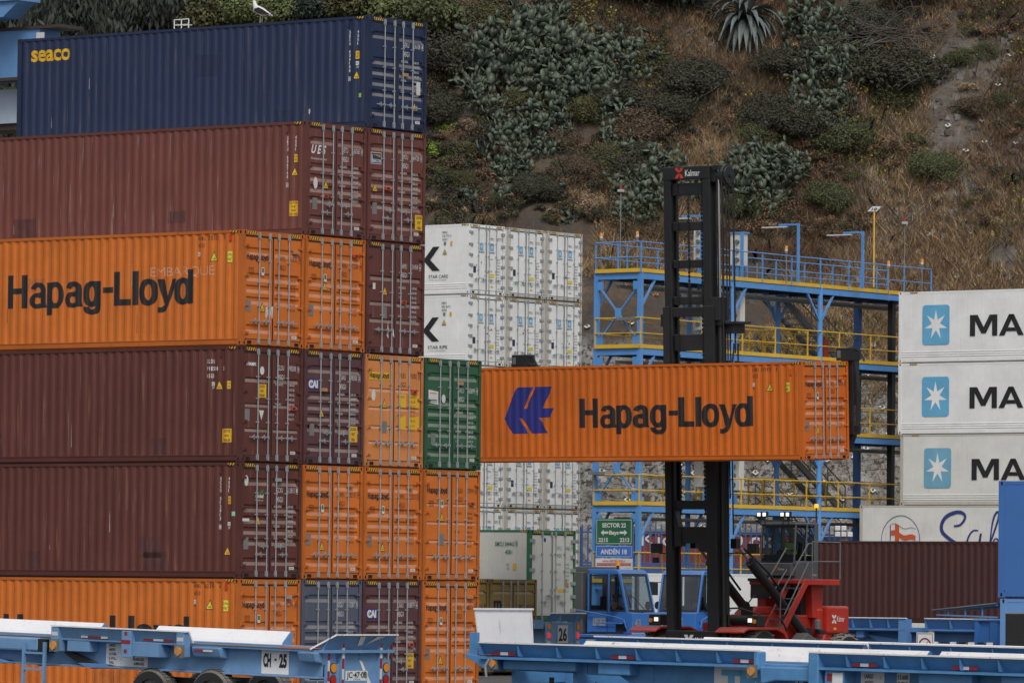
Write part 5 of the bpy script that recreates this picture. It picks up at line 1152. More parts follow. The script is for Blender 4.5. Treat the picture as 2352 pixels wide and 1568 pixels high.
b = MB(); b.box(cx0+.1, cx1-.1, cy0+.1, cy1-.1, cz0-.5, cz0-.15); b.box(.3, 1.9, 3.8, 5.6, cz0-.22, cz0-.12); b.build('cab_base', [M['mast_black']], H_, bevel=.02)
b = MB(); kalmar_k(b, (cx0+.62, cy0-.13, cz0+.10), .13, SD, 0); b.text('Kalmar', (cx0+.78, cy0-.13, cz0+.13), .07, .24, SD, m=1); kalmar_k(b, (cx1+.01, cy1-.45, cz0-.05), .10, DR, 0); b.text('Kalmar', (cx1+.01, cy1-.32, cz0-.03), .06, .2, DR, m=1); b.build('logo', [M['ink_red'], M['ink_white']], H_)
b = MB(); b.box(cx0+.06, cx1-.06, cy0+.2, cy1-.06, cz1-.10, cz1-.05); b.box(cx0+.06, cx1-.06, cy0+.14, cy0+.4, cz0+.36, cz0+.62); b.build('cab_shade_panels', [M['seat_dark']], H_)  # dark panels added so the cab interior looks shaded
b = MB(); b.box(.85, 1.35, 4.85, 5.25, cz0+.25, cz0+.40); b.box(.85, 1.35, 5.18, 5.3, cz0+.4, cz0+1.0); b.build('seat', [M['seat_dark']], H_, bevel=.04)
b = MB(); b.cyl((1.1, 4.42, cz0+.2), (1.1, 4.5, cz0+.62), .03); b.cyl((1.1, 4.48, cz0+.62), (1.1, 4.51, cz0+.66), .17, n=16); b.box(.5, .75, 4.3, 5.0, cz0+.3, cz0+.5); b.build('steering_wheel', [M['seat_dark']], H_)
for x in (.55, .75, 1.42, 1.62):
    b = MB(); b.box(x-.05, x+.05, 4.02, 4.05, cz1+.24, cz1+.35, 0); b.build('work_lamp', [M['lamp_lit']], H_); 
    b = MB(); b.box(x-.09, x+.09, 4.05, 4.14, cz1+.20, cz1+.38); b.cyl((x, 4.1, cz1), (x, 4.1, cz1+.2), .02); b.build('lamp_bracket', [M['mast_black']], H_)
b = MB(); b.cyl((1.75, 5.45, cz1-.1), (1.75, 5.45, cz1+.52), .025, m=1); b.cyl((1.75, 5.45, cz1+.52), (1.75, 5.45, cz1+.64), .065, n=12); b.build('beacon', [M['amber_lit'], M['mast_black']], H_)
b = MB(); b.box(.35, 1.85, 4.2, 4.26, cz1+.10, cz1+.13); b.tube([(cx0, 4.2, cz1), (cx0-.2, 4.1, cz1+.1), (1.6, 4.1, cz1+.12)], .02); b.build('roof_rail', [M['mast_black']], H_)
b = MB(); b.box(.5, 1.7, 4.7, 5.6, 1.9, 2.9); b.box(.35, 1.6, 3.9, 4.0, 2.5, 2.92); b.build('subframe', [M['mast_black']], H_)  # support block coloured black to paint the shade under the platform
b = MB(); b.cyl((.55, 3.3, 2.22), (.55, 3.34, 2.22), .19, n=20); b.tube([(.55, 3.34, 2.22), (.75, 3.4, 2.5), (.6, 3.8, 2.6)], .02); b.build('mirror', [M['mast_black']], H_)
b = MB(); b.box(1.1, 1.5, 2.3, 2.36, 1.75, 2.25); b.tube([(1.3, 2.36, 1.8), (1.3, 2.4, 1.3)], .02); b.build('mirror', [M['mast_black']], H_)
for x, s in ((-.1, -1), (1.92, 1)):
    b = MB(); b.tube([(x, .1, 3.85), (x+s*.95 if s > 0 else x-.35, .1, 3.85)], .025); q = x+s*1.1 if s > 0 else x-.45; b.box(q-.17, q+.17, .05, .22, 3.85, 4.15); b.box(q-.09, q+.09, .02, .15, 3.55, 3.72); b.build('camera_box', [M['mast_black']], H_, bevel=.02)
# ------------------------------------------------------------------ people (one continuous skinned surface each)
mat('skin', (.30, .17, .11), .6); mat('hair', (.02, .015, .012), .8); mat('hi_vis', (.62, .95, .06), .6, emit=0); mat('shirt_blue', (.10, .16, .34), .8); mat('vest_orange', (.75, .20, .04), .7); mat('cap_green', (.20, .42, .05), .7); mat('trousers', (.03, .04, .07), .8)
def person(loc, rz, label, shirt, vest, s=1.0, reach=.42, cap=None):
    t = thing('person', label, 'person', loc, rz); t.scale = (s, s, s)
    J = {'pel': ((0, 0, .12), .15), 'waist': ((0, -.02, .32), .135), 'chest': ((0, -.03, .52), .165), 'neck': ((0, -.05, .70), .062), 'head0': ((0, -.07, .80), .085), 'head1': ((0, -.07, .90), .098), 'head2': ((0, -.06, .97), .07)}
    E = [('pel', 'waist'), ('waist', 'chest'), ('chest', 'neck'), ('neck', 'head0'), ('head0', 'head1'), ('head1', 'head2')]
    for sg, n in ((-1, 'l'), (1, 'r')):
        J['sh'+n] = ((sg*.19, -.03, .62), .07); J['el'+n] = ((sg*.25, -.16, .40), .048); J['wr'+n] = ((sg*.15, -reach, .44), .032); J['ha'+n] = ((sg*.13, -reach-.07, .45), .036); J['fi'+n] = ((sg*.11, -reach-.15, .43), .02); J['th'+n] = ((sg*.07, -reach-.09, .47), .014)
        J['hip'+n] = ((sg*.10, -.06, .10), .095); J['kn'+n] = ((sg*.13, -.46, .13), .07); J['an'+n] = ((sg*.13, -.50, -.25), .045); J['to'+n] = ((sg*.13, -.66, -.30), .035)
        E += [('chest', 'sh'+n), ('sh'+n, 'el'+n), ('el'+n, 'wr'+n), ('wr'+n, 'ha'+n), ('ha'+n, 'fi'+n), ('ha'+n, 'th'+n), ('pel', 'hip'+n), ('hip'+n, 'kn'+n), ('kn'+n, 'an'+n), ('an'+n, 'to'+n)]
    ks = list(J); me = bpy.data.meshes.new('body'); me.from_pydata([J[k][0] for k in ks], [(ks.index(a), ks.index(c)) for a, c in E], []); me.materials.append(M[shirt])
    o = inst('body', me, t); sk = o.modifiers.new('skin', 'SKIN'); L = me.skin_vertices[0].data if me.skin_vertices else None
    if L is None:
        bpy.context.view_layer.objects.active = o; me.attributes
    for i, k in enumerate(ks):
        if me.skin_vertices: v = me.skin_vertices[0].data[i]; v.radius = (J[k][1],)*2; v.use_root = (k == 'pel')
    sb = o.modifiers.new('sub', 'SUBSURF'); sb.levels = sb.render_levels = 2
    dg = bpy.context.evaluated_depsgraph_get(); m2 = bpy.data.meshes.new_from_object(o.evaluated_get(dg)); o.modifiers.clear(); o.data = m2; m2.name = 'body'
    m2.materials.clear()
    for q in (shirt, 'skin', 'trousers'): m2.materials.append(M[q])
    for p in m2.polygons:
        c = p.center; p.use_smooth = True
        p.material_index = 1 if (c.z > .715 or (c.y < -reach+.03 and c.z > .3)) else (2 if c.z < .17 else 0)
    def shell(name, m, f, off):
        bm = bmesh.new(); bm.from_mesh(m2); bmesh.ops.delete(bm, geom=[q for q in bm.faces if not f(q.calc_center_median())], context='FACES'); bm.normal_update()
        for v in bm.verts: v.co += v.normal*off
        me3 = bpy.data.meshes.new(name); bm.to_mesh(me3); bm.free(); me3.materials.clear(); me3.materials.append(M[m]); [setattr(q, 'material_index', 0) for q in me3.polygons]; inst(name, me3, t)
    shell('vest', vest, lambda c: .20 < c.z < .66 and abs(c.x) < .20 and c.y > -.2, .012)
    shell('hair' if not cap else 'cap', 'hair' if not cap else cap, lambda c: c.z > .93 or (c.z > .82 and c.y > -.06), .012)
    b = MB(); b.cyl((-.035, -.165, .885), (-.035, -.172, .885), .012, n=8); b.cyl((.035, -.165, .885), (.035, -.172, .885), .012, n=8); b.build('eyes', [M['hair']], t)
    b = MB(); b.prism([(-.165, .90), (-.195, .855), (-.165, .85)], 'x', -.014, .014); b.build('nose', [M['skin']], t)
    b = MB(); b.box(-.026, .026, -.168, -.160, .815, .823); b.build('mouth', [M['lens_red']], t)
    for sg in (-1, 1): b = MB(); b.cyl((sg*.092, -.06, .865), (sg*.105, -.055, .87), .028, n=8); b.build('ear', [M['skin']], t)
    return t
def wl(o, p): return o.location + Matrix.Rotation(RZ, 3, 'Z')@Vector(p)
person(wl(H_, (1.1, 5.08, cz0+.36)), RZ, 'operator in a yellow hi-vis vest over a blue shirt, seated in the lift truck cab', 'shirt_blue', 'hi_vis', .95, .45, 'cap_green')
# ================================================================== blue access platform behind, with yellow rails
mat('rack_blue', (.095, .28, .62), .5, dust=.25, streak=.10, scol=(.3, .35, .4)); mat('rack_blue_dark', (.05, .15, .42), .55, streak=.2); mat('rail_yellow', (.68, .42, .035), .5, streak=.15, scol=(.3, .2, .1)); mat('grate', (.06, .065, .07), .7); mat('pipe_grey', (.22, .225, .23), .55, .2, dust=.3)
mat('cabinet_white', (.60, .60, .57), .5, streak=.1, dust=.2); mat('sign_green', (.020, .125, .055), .45); mat('sign_blue', (.035, .155, .50), .45); mat('sign_white', (.60, .60, .60), .45); mat('fence_blue', (.05, .12, .30), .55, streak=.25); mat('teal', (.03, .16, .22), .6)
G0 = at(1465, 1340, 217); G0.z = .18
T = thing('access_platform', 'blue steel access platform with yellow railings rising behind the lift truck', 'platform', G0, RZ)
DK = [2.86, 5.90, 9.0, 12.06, 15.04]; WD = 2.1; BAY = 6.35; LEN = 21.0
for k in range(3):
    for x in (-.0, -WD):
        b = MB(); 
        if k: b.cyl((x, k*BAY, 0), (x, k*BAY, 15.0), .115, n=16)
        else: b.box(x-.09, x+.09, -.09, .09, 0, 15.1)
        b.build('post', [M['rack_blue']], T, smooth=False, bevel=0)
for x in (-.4, -WD):
    b = MB(); b.box(x-.12, x+.12, 18.6, 18.85, 0, 14.8, 1 if x > -1 else 0); b.build('post', [M['rack_blue_dark'], M['mast_black']], T)
for i, z in enumerate(DK):
    top = i == 4; ym = M['rack_blue'] if top else M['rail_yellow']
    b = MB()
    for x in (0, -WD): b.box(x-.07, x+.07, .09, LEN, z-.30, z-.06)
    for y in (0, LEN): b.box(-WD+.09, -.09, y-.07, y+.07, z-.30, z-.06)
    b.build('deck_beam', [M['rack_blue']], T)
    b = MB(); b.box(-WD, 0, .05, LEN, z-.10, z-.03)
    for k in range(1, 14): b.box(-WD, 0, k*1.5-.04, k*1.5+.04, z-.30, z-.10)
    b.box(-1.4, -1.2, .3, LEN, z-.62, z-.50, 1); b.box(-.6, -.5, .3, LEN, z-.56, z-.50, 1); b.build('deck_grating', [M['grate'], M['pipe_grey']], T)
    b = MB(); b.box(.05, .10, -.1, LEN, z-.04, z+.11); b.box(-WD-.02, -WD+.02, -.1, LEN, z-.04, z+.11); b.box(-WD, .05, -.16, -.10, z-.04, z+.11); b.build('toe_board', [M['rail_yellow']], T)
    for x in (.10, -WD):
        if x < 0 and i < 4:
            segs = ((-.1, LEN),)
        else: segs = ((-.1, LEN),)
        for y0, y1 in segs:
            b = MB(); b.tube([(x, y0, z+1.15), (x, y1, z+1.15)], .026, n=8); b.tube([(x, y0, z+.55), (x, y1, z+.55)], .022, n=8)
            k = y0
            while k <= y1+.01: b.beam((x, k, z-.05), (x, k, z+1.15), .042, .05); k += 2.35 if not top else 2.11
            b.build('railing', [ym], T)
    b = MB()
    for zz in (1.15, .55): b.tube([(-WD, -.12, z+zz), (.10, -.12, z+zz)], .025, n=8)
    if top: b.beam((-1.0, -.12, z), (-1.0, -.12, z+1.12), .055)
    b.build('railing', [ym], T)
    # knee braces
    for k in range(3):
        for x in (0, -WD):
            for s in ((1,) if k == 0 else (-1, 1)):
                b = MB(); b.beam((x, k*BAY+s*.10, z-1.35), (x, k*BAY+s*.98, z-.28), .085, .085); b.build('knee_brace', [M['rack_blue']], T)
    # cross bracing in the end bay
    if i >= 1:
        z1 = z-.55; z0 = DK[i-1]+.28; zc = (z0+z1)/2
        for a, c in (((-WD+.1, z1), (-.1, z0)), ((-WD+.1, z0), (-.1, z1))):
            b = MB(); b.beam((a[0], -.02 if a[1] > zc else .03, a[1]), (c[0], -.02 if a[1] > zc else .03, c[1]), .075, .06); b.build('cross_brace', [M['rack_blue']], T)
        for xx, zz, q in ((-WD/2, zc, .13), (-WD+.2, z0, .11), (-.2, z0, .11), (-WD+.2, z1, .11), (-.2, z1, .11)): b = MB(); b.box(xx-q, xx+q, -.06, -.0, zz-q*1.5, zz+q*1.5); b.build('gusset_plate', [M['rack_blue']], T)
# stairs on the far side between decks
for i in range(1, 5):
    z1, z0 = DK[i], DK[i-1]; ya, yb = 12.7, 18.0; x = -WD-.1 if i % 2 else -WD-.1
    b = MB()
    for xx in (x, x-.95):
        b.beam((xx, ya, z1-.1), (xx, yb, z0-.1), .08, .26)
    for k in range(13): f = (k+.5)/13; b.box(x-.92, x-.03, ya+(yb-ya)*f-.13, ya+(yb-ya)*f+.13, z1-(z1-z0)*f-.14, z1-(z1-z0)*f-.10)
    b.build('staircase', [M['pipe_grey']], T)
    b = MB()
    for xx in (x, x-.95):
        for h in (.55, 1.05): b.tube([(xx, ya, z1+h), (xx, yb, z0+h)], .028, n=6)
        for k in range(5): f = k/4; b.tube([(xx, ya+(yb-ya)*f, z1-(z1-z0)*f-.1), (xx, ya+(yb-ya)*f, z1-(z1-z0)*f+1.05)], .026, n=6)
    b.build('stair_rail', [M['pipe_grey']], T)
for z in (DK[3], DK[1], DK[0]):   # wider landing with a second yellow railing
    b = MB(); yr = (9.4, 14.0)
    for x in (-WD-1.5,):
        b.tube([(x, yr[0], z+1.3), (x, yr[1], z+1.3)], .034, n=8); b.tube([(x, yr[0], z+.75), (x, yr[1], z+.75)], .028, n=8)
        for k in range(5): y = yr[0]+(yr[1]-yr[0])*k/4; b.beam((x, y, z), (x, y, z+1.3), .06)
    for y in yr: b.tube([(-WD, y, z+1.3), (-WD-1.5, y, z+1.3)], .034, n=8); b.tube([(-WD, y, z+.75), (-WD-1.5, y, z+.75)], .028, n=8)
    b.build('railing', [M['rail_yellow']], T)
    b = MB(); b.box(-WD-1.5, -WD-.1, yr[0], yr[1], z-.10, z-.03); b.build('deck_grating', [M['grate']], T)
b = MB(); b.box(-1.9, -1.0, 5.0, 5.3, DK[3]-1.3, DK[3]-.6, 0); b.box(-1.9, -1.7, 15.6, 15.9, DK[3], DK[3]+1.0, 1); b.build('equipment_box', [M['teal'], M['device_red']], T)
def rackw(x, y, z): return wl(T, (x, y, z))
# cabinets of sockets
def cabinet(px, py, Y, w_, h_, label, yel=False):
    p = at(px, py, Y); t = thing('socket_cabinet', label, 'electrical cabinet', p, RZ); b = MB(); b.box(-w_, 0, 0, .35, 0, h_); b.build('housing', [M['cabinet_white']], t, bevel=.02)
    for k in range(int(h_/.38)):
        b = MB(); b.cyl((-w_*.4, -.10, .25+k*.36), (-w_*.4, 0, .25+k*.36), .085, n=12); b.build('socket', [M['galv_dark']], t)
    if yel: b = MB(); b.rect((-.2, -.005, h_*.55), .16, .34, SD); b.face([(-.18, -.008, h_*.60), (-.06, -.008, h_*.60), (-.12, -.008, h_*.66)], 1); b.build('warning_label', [M['lemon'], M['ink_black']], t)
    b = MB(); b.box(-w_*.6, -w_*.4, .05, .15, -1.0, 0); b.build('stand', [M['rack_blue']], t); return t
cabinet(1612, 610, 222, .42, 1.55, 'narrow white socket cabinet on the top deck seen through the mast'); cabinet(1706, 610, 223, .62, 1.35, 'white socket cabinet with blue top on the top deck right of the mast')
cabinet(1612, 758, 222, .42, 1.30, 'narrow white socket cabinet on the second deck seen through the mast'); cabinet(1700, 758, 223, .55, 1.6, 'white socket cabinet on the second deck behind the hoses')
cabinet(1640, 1118, 222, 1.0, 1.7, 'grey socket cabinet with a yellow warning label behind the lower mast', True); cabinet(1698, 1126, 223, .6, 1.8, 'white socket cabinet on the lower deck right of the mast')
b = MB(); p = at(1706, 612, 223); b.box(-.68, .06, -.05, .40, 1.34, 1.40); b.box(-.06, .06, -.08, -.02, -.9, 1.40); o = b.build('cabinet_shelter', [M['rack_blue']], None, loc=p, rot=(0, 0, RZ)); lab(o, 'blue post and cap over the white cabinet on the top deck', 'shelter')
# beacons, lamps, masts
def beacon_post(px, py, Y, h, i):
    p = at(px, py, Y); t = thing('beacon_post', 'grey post with an amber beacon, %s along the top deck railing' % ['first', 'second', 'third', 'fourth', 'fifth', 'last'][i], 'beacon', (p.x, p.y, p.z-h), 0, 'amber beacons on the top railing')
    b = MB(); b.cyl((0, 0, 0), (0, 0, h), .022); b.box(-.05, .05, -.04, .04, h-.05, h+.02); b.build('post', [M['pipe_grey']], t)
    b = MB(); b.cyl((0, 0, h+.02), (0, 0, h+.11), .062, n=12, m=1); b.cyl((0, 0, h+.11), (0, 0, h+.24), .07, .055, n=12, m=0); b.build('lamp', [M['amber'], M['sign_white']], t)
for i, (px, py, Y) in enumerate(((1381, 549, 219), (1464, 545, 217), (1712, 588, 224), (1806, 578, 224), (2041, 612, 230), (2118, 608, 235))): beacon_post(px, py, Y, 1.45, i)
def lamp_arm(px, py, Y, h, i):
    p = at(px, py, Y); h = p.z-(DK[4]+.18)+(0 if i else -.1); t = thing('lamp_post', ['blue lamp post with arm over the top deck, hidden low behind the mast', 'left blue lamp post with a long arm over the top deck', 'right blue lamp post with a long arm over the top deck'][i], 'lamp post', (p.x, p.y, p.z-h), RZ, 'blue lamp posts on the top deck')
    b = MB(); b.box(-.045, .045, -.045, .045, 0, h); b.box(-.95, 0, -.04, .04, h-.08, h); b.build('post', [M['rack_blue']], t)
    b = MB(); b.box(-1.75, -.55, -.08, .08, h-.15, h-.10); b.build('lamp_head', [M['sign_white']], t)
lamp_arm(1834, 513, 224, 3.6, 1); lamp_arm(1982, 531, 228, 3.2, 2); lamp_arm(1612, 493, 221, 2.4, 0)
def thin_mast(px, pyt, pyb, Y, label):
    a = at(px, pyt, Y); c = at(px, pyb, Y); h = a.z-c.z; t = thing('signal_mast', label, 'mast light', (a.x, a.y, c.z)); b = MB(); b.cyl((0, 0, 0), (0, 0, h), .02); b.build('pole', [M['pipe_grey']], t)
    b = MB(); b.box(-.13, .13, -.1, .1, h-.05, h+.05); b.build('bracket', [M['galv']], t); b = MB(); b.cyl((0, 0, h+.05), (0, 0, h+.19), .055, .045, n=12); b.build('lamp', [M['lens_red']], t)
thin_mast(1426, 438, 620, 218, 'thin pole with a red lamp at the left end of the platform'); thin_mast(2078, 512, 690, 236, 'thin pole with a red lamp at the right end of the platform')
a = at(2008, 486, 233); c = at(2008, 660, 233); t = thing('number_sign', 'white tilted board reading 18 on a yellow pole', 'sign', (a.x, a.y, c.z)); b = MB(); b.box(-.028, .028, -.028, .028, 0, a.z-c.z); b.build('pole', [M['rail_yellow']], t)
b = MB(); h = a.z-c.z; b.v = []; b.face([(-.30, -.05, h), (.10, -.05, h), (.28, -.06, h+.22), (-.08, -.06, h+.22)]); b.face([(-.30, -.03, h), (-.08, -.04, h+.22), (.28, -.04, h+.22), (.10, -.03, h)]); b.text('18', (-.13, -.062, h+.04), .12, .22, SD, (.4, 0, 1), m=1, bold=.03); b.build('board', [M['sign_white'], M['ink_black']], t)
# sign boards on the end frame of the platform
def board(name, label, z0, z1, face, txt):
    t = thing(name, label, 'sign', rackw(0, 0, 0), RZ); b = MB(); b.box(XS0, XS0+XW, -.30, -.26, z0, z1, 0); o = b.build('panel', [M[face]], t); txt(t, z0, z1); return t
XS0, XW = -WD+.26, 1.77
def frame_lines(b, z0, z1, m, t_=.02, ins=.04): box_line(b, XS0+ins, z0+ins, XW-2*ins, z1-z0-2*ins, t_, m, o=(0, -.306, 0))
def s1(t, z0, z1):
    b = MB(); frame_lines(b, z0, z1, 0); cx = XS0+XW/2; b.text('SECTOR 22', (cx-.58, -.306, z1-.34), .165, 1.16, SD, bold=.035); b.text('Bays', (cx-.23, -.306, z1-.62), .155, .46, SD, bold=.035)
    for s in (-1, 1): b.face([(cx+s*p[0], -.306, z1-.55+p[1]*.9) for p in ((.27, -.05), (.50, -.05), (.50, -.13), (.64, 0), (.50, .13), (.50, .05), (.27, .05))][::s])
    b.text('2215', (XS0+.14, -.306, z0+.12), .155, .46, SD, bold=.035); b.text('2213', (XS0+XW-.60, -.306, z0+.12), .155, .46, SD, bold=.035); b.build('lettering', [M['sign_white']], t)
board('sector_sign', 'green board reading SECTOR 22 with two arrows on the platform leg', 4.30, 5.33, 'sign_green', s1)
def s2(t, z0, z1): b = MB(); frame_lines(b, z0, z1, 0, .015, .03); b.text('ANDÉN 18', (XS0+.24, -.306, z0+.14), .19, 1.28, SD, bold=.035); b.build('lettering', [M['sign_white']], t)
board('platform_sign', 'blue board reading ANDÉN 18 below the green board', 3.80, 4.28, 'sign_blue', s2)
def s3(t, z0, z1):
    b = MB(); b.text('ÁREA RESTRINGIDA', (XS0+.34, -.306, z1-.15), .085, 1.10, SD, m=0, bold=.01); b.rect((XS0+.06, -.306, z1-.29), XW-.12, .105, SD, m=0); b.text('PERMITIDO SÓLO PERSONAL AUTORIZADO', (XS0+.10, -.309, z1-.268), .062, XW-.20, SD, m=1)
    for k in range(4): b.rect((XS0+.12+k*.42, -.306, z1-.38), .30, .010, SD, m=2)
    b.build('lettering', [M['lens_red'], M['sign_white'], M['galv']], t)
board('warning_sign', 'white board warning of a restricted area in red, lowest of the three boards', 3.27, 3.77, 'sign_white', s3)
b = MB(); p = at(1400, 1185, 215); q = lab(MB().box(-.3, .3, -.15, .15, 0, .12).build('flood_lamp', [M['galv_dark']], None, loc=rackw(-WD+.3, -.35, 7.05), rot=(0, 0, RZ)), 'dark flood lamp at the left end of the lower yellow rail', 'flood lamp')
lab(MB().box(-.35, .35, -.15, .15, 0, .12).build('flood_lamp', [M['galv_dark']], None, loc=rackw(-.5, -.30, 13.1), rot=(0, 0, RZ)), 'dark flood lamp on the upper yellow rail between the end posts', 'flood lamp')
# ------------------------------------------------------------------ palisade fence and what stands behind it
FA = at(1335, 1340, 240.5); FB = at(2080, 1340, 243); FA.z = FB.z = 0
fd = (FB-FA); fl = fd.length; fa = math.atan2(fd.y, fd.x)
FA.z = .45; F = thing('palisade_fence', 'blue steel palisade fence with pointed pales behind the platform', 'fence', FA, fa); b = MB(); x = 0
while x < fl: 
    hgt_ = 5.35 if int(x/.28) % 2 else 5.1
    b.box(x, x+.065, 0, .02, 3.2, hgt_-.12); b.prism([(x, hgt_-.12), (x+.065, hgt_-.12), (x+.05, hgt_), (x+.015, hgt_)], 'y', 0, .02); x += .25
b.build('pales', [M['fence_blue']], F)
for zz in (4.72, 3.4): b = MB(); b.box(0, fl, .02, .07, zz, zz+.08); b.build('rail', [M['fence_blue']], F)
for k in range(8): b = MB(); b.box(k*fl/7-.05, k*fl/7+.05, .03, .13, 2.0, 5.0); b.build('post', [M['fence_blue']], F)
b = MB(); b.box(0, fl, -.02, .25, -.45, 3.35); b.build('base_wall', [M['fence_blue']], F)
wp = FA+Vector((fd.x*.17, fd.y*.17+2.4, 0)); t = thing('painted_shed', 'red shed with white painted letters and curls behind the palisade fence', 'shed', wp, fa)
b = MB(); wl_ = 6.9
b.box(0, wl_, 0, 2.2, -.45, 4.85); 
for k in range(25): b.box(k*.28, k*.28+.12, -.03, .0, .2, 4.8)
b.build('wall', [mat('shed_red', (.26, .042, .030), .7, streak=.3)], t); b = MB(); b.box(-.1, wl_+.1, -.2, 2.3, 4.85, 4.98); b.build('roof', [M['pipe_grey']], t)
b = MB(); b.text('Kics', (.25, -.04, 4.22), .62, 1.75, SD, bold=-.0); b.text('TACO', (2.6, -.04, 4.2), .62, 2.2, SD, bold=.02); b.text('ck', (5.1, -.04, 4.2), .70, 1.1, SD, bold=.02); b.build('lettering', [M['ink_white']], t)
t = thing('painted_shed', 'dark blue shed with orange patches behind the fence beside the lift truck cab', 'shed', FA+Vector((fd.x*.17+wl_+.3, 2.6, 0)), fa); b = MB(); b.box(0, 5.6, 0, 2.0, -.45, 4.7); b.build('wall', [mat('shed_blue', (.04, .06, .13), .7, nscale=.7, var=.5, streak=.5, scol=(.45, .22, .05))], t)
# white low container seen behind the machine's cylinders and the tractors
p = at(1762, 1400, 203); t = container('site_container', 'low plain white container on the ground behind the lift truck', 'container', (p.x, p.y), .70, 'reefer_white', '', '0', '', H=2.65, L=6.1, kind='reefer', no_doors=True, haz=False)
# flood light cluster right of the lift truck
p = at(1940, 1232, 215); t = thing('floodlight_unit', 'white floodlight cluster on a grey stand beside the lift truck cab', 'floodlight', (p.x, p.y, p.z-1.5)); b = MB(); b.box(-.15, .15, -.1, .1, -1.5, 1.5); b.build('stand', [M['pipe_grey']], t)
for k in range(5): b = MB(); b.box(-.30+(k % 3)*.24-.09, -.30+(k % 3)*.24+.11, -.35, -.05, 1.5+(k//3)*.24, 1.68+(k//3)*.24); b.build('lamp_head', [M['sign_white']], t, bevel=.02)
# ================================================================== blue terminal tractors
mat('cab_blue', (.045, .18, .52), .35, dust=.2, var=.06); mat('cab_blue_lt', (.14, .33, .72), .4); mat('plate_grey', (.42, .43, .45), .5); mat('exhaust', (.13, .13, .135), .5, .4, streak=.2)
def tractor(name_lbl, loc, rz, texts, beacon):
    "local +x is forward, +y the left side; cab 1.55 wide and 1.75 long"
    t = thing('terminal_tractor', name_lbl, 'terminal tractor', loc, rz, None)
    y0, y1 = 0.0, 1.60; xf = 0.0; xb = -1.75; zb = 1.28; zr = 3.36
    b = MB()
    b.prism([(xb, zb), (xf+.12, zb), (xf+.10, 1.95), (xf-.10, 1.98), (xb, 1.98)], 'y', y0, y1)          # lower body
    b.prism([(xb, zr-.12), (xf-.42, zr-.12), (xf-.50, zr), (xf-.62, zr+.04), (xb, zr+.04)], 'y', y0, y1)  # roof
    for y in (y0, y1-.07):
        b.beam((xf-.14, y+.035, 1.95), (xf-.46, y+.035, zr-.1), .12, .07, up=(0, 1, 0)); b.box(xb, xb+.10, y, y+.07, 1.9, zr); b.box(-.92, -.80, y, y+.07, 1.9, zr-.05)
        b.box(xb, xf-.14, y, y+.07, 1.9, 2.02)
    b.box(xb, xb+.04, y0, y1, 1.95, zr) if False else b.box(xb, xb+.04, y0, y1, 1.95, 2.2)
    b.build('cab', [M['cab_blue']], t, bevel=.04)
    b = MB(); b.prism([(-2.9, .70), (.25, .70), (.30, 1.0), (.22, 1.24), (-2.9, 1.24)], 'y', -.35, 1.95); b.box(-.05, .34, -.35, 1.95, 1.02, 1.12, 1); b.box(-2.9, .1, -.37, 1.97, 1.10, 1.15, 2); b.build('chassis', [M['cab_blue'], M['cab_blue_lt'], M['gasket']], t, bevel=.02)
    b = MB(); b.box(-6.2, -2.9, .35, 1.25, .80, 1.10); b.cyl((-4.9, .8, 1.1), (-4.9, .8, 1.25), .45, n=18); b.build('rear_frame', [M['mast_black']], t)
    b = MB(); b.face([(xf-.12, y0+.10, 2.02), (xf-.12, y1-.10, 2.02), (xf-.43, y1-.10, zr-.12), (xf-.43, y0+.10, zr-.12)]); b.build('windscreen', [M['glass_pale']], t)
    b = MB(); e = .012
    for q in ([(xf-.10, y0+.07, 1.99), (xf-.10, y1-.07, 1.99), (xf-.125, y1-.07, 2.06), (xf-.125, y0+.07, 2.06)], [(xf-.405, y0+.07, zr-.18), (xf-.405, y1-.07, zr-.18), (xf-.43, y1-.07, zr-.1), (xf-.43, y0+.07, zr-.1)]): b.face(q)
    for y in (y0+.07, y1-.10): b.face([(xf-.105, y, 1.99), (xf-.105, y+.03, 1.99), (xf-.42, y+.03, zr-.12), (xf-.42, y, zr-.12)])
    b.build('windscreen_seal', [M['gasket']], t)
    for y, s in ((y0, -1), (y1, 1)):
        b = MB(); yy = y-.004 if s < 0 else y+.004
        b.face([(-.78, yy, 2.04), (-.22, yy, 2.04), (-.30, yy, 2.30), (-.50, yy, zr-.18), (-.78, yy, zr-.18)][::-s]); b.face([(-1.62, yy, 2.04), (-.95, yy, 2.04), (-.95, yy, zr-.18), (-1.62, yy, zr-.18)][::-s]); b.build('side_window', [M['glass']], t)
        b = MB(); y2 = yy+s*.004
        for q in ([(-1.66, 2.0), (-.91, 2.0), (-.91, 2.05), (-1.66, 2.05)], [(-1.66, zr-.19), (-.91, zr-.19), (-.91, zr-.14), (-1.66, zr-.14)], [(-1.66, 2.0), (-1.61, 2.0), (-1.61, zr-.14), (-1.66, zr-.14)], [(-.95, 2.0), (-.91, 2.0), (-.91, zr-.14), (-.95, zr-.14)], [(-.81, 2.0), (-.18, 2.0), (-.22, 2.05), (-.81, 2.05)], [(-.81, 2.0), (-.77, 2.0), (-.77, zr-.14), (-.81, zr-.14)], [(-.20, 2.0), (-.16, 2.02), (-.47, zr-.14), (-.52, zr-.14)], [(-.81, zr-.19), (-.47, zr-.19), (-.47, zr-.14), (-.81, zr-.14)]): b.face([(p[0], y2, p[1]) for p in q][::-s])
        b.build('window_seal', [M['gasket']], t)
        b = MB(); b.tube([(-1.3, y+s*.03, 1.72), (-1.25, y+s*.10, 1.62), (-.25, y+s*.10, 1.60), (-.15, y+s*.03, 1.70)], .022); b.tube([(-2.2, y+s*.12, 2.05), (-.5, y+s*.12, 1.82), (-.15, y+s*.12, 1.72), (-.05, y+s*.12, 1.45)], .024); b.build('handrail', [M['cab_blue']], t)
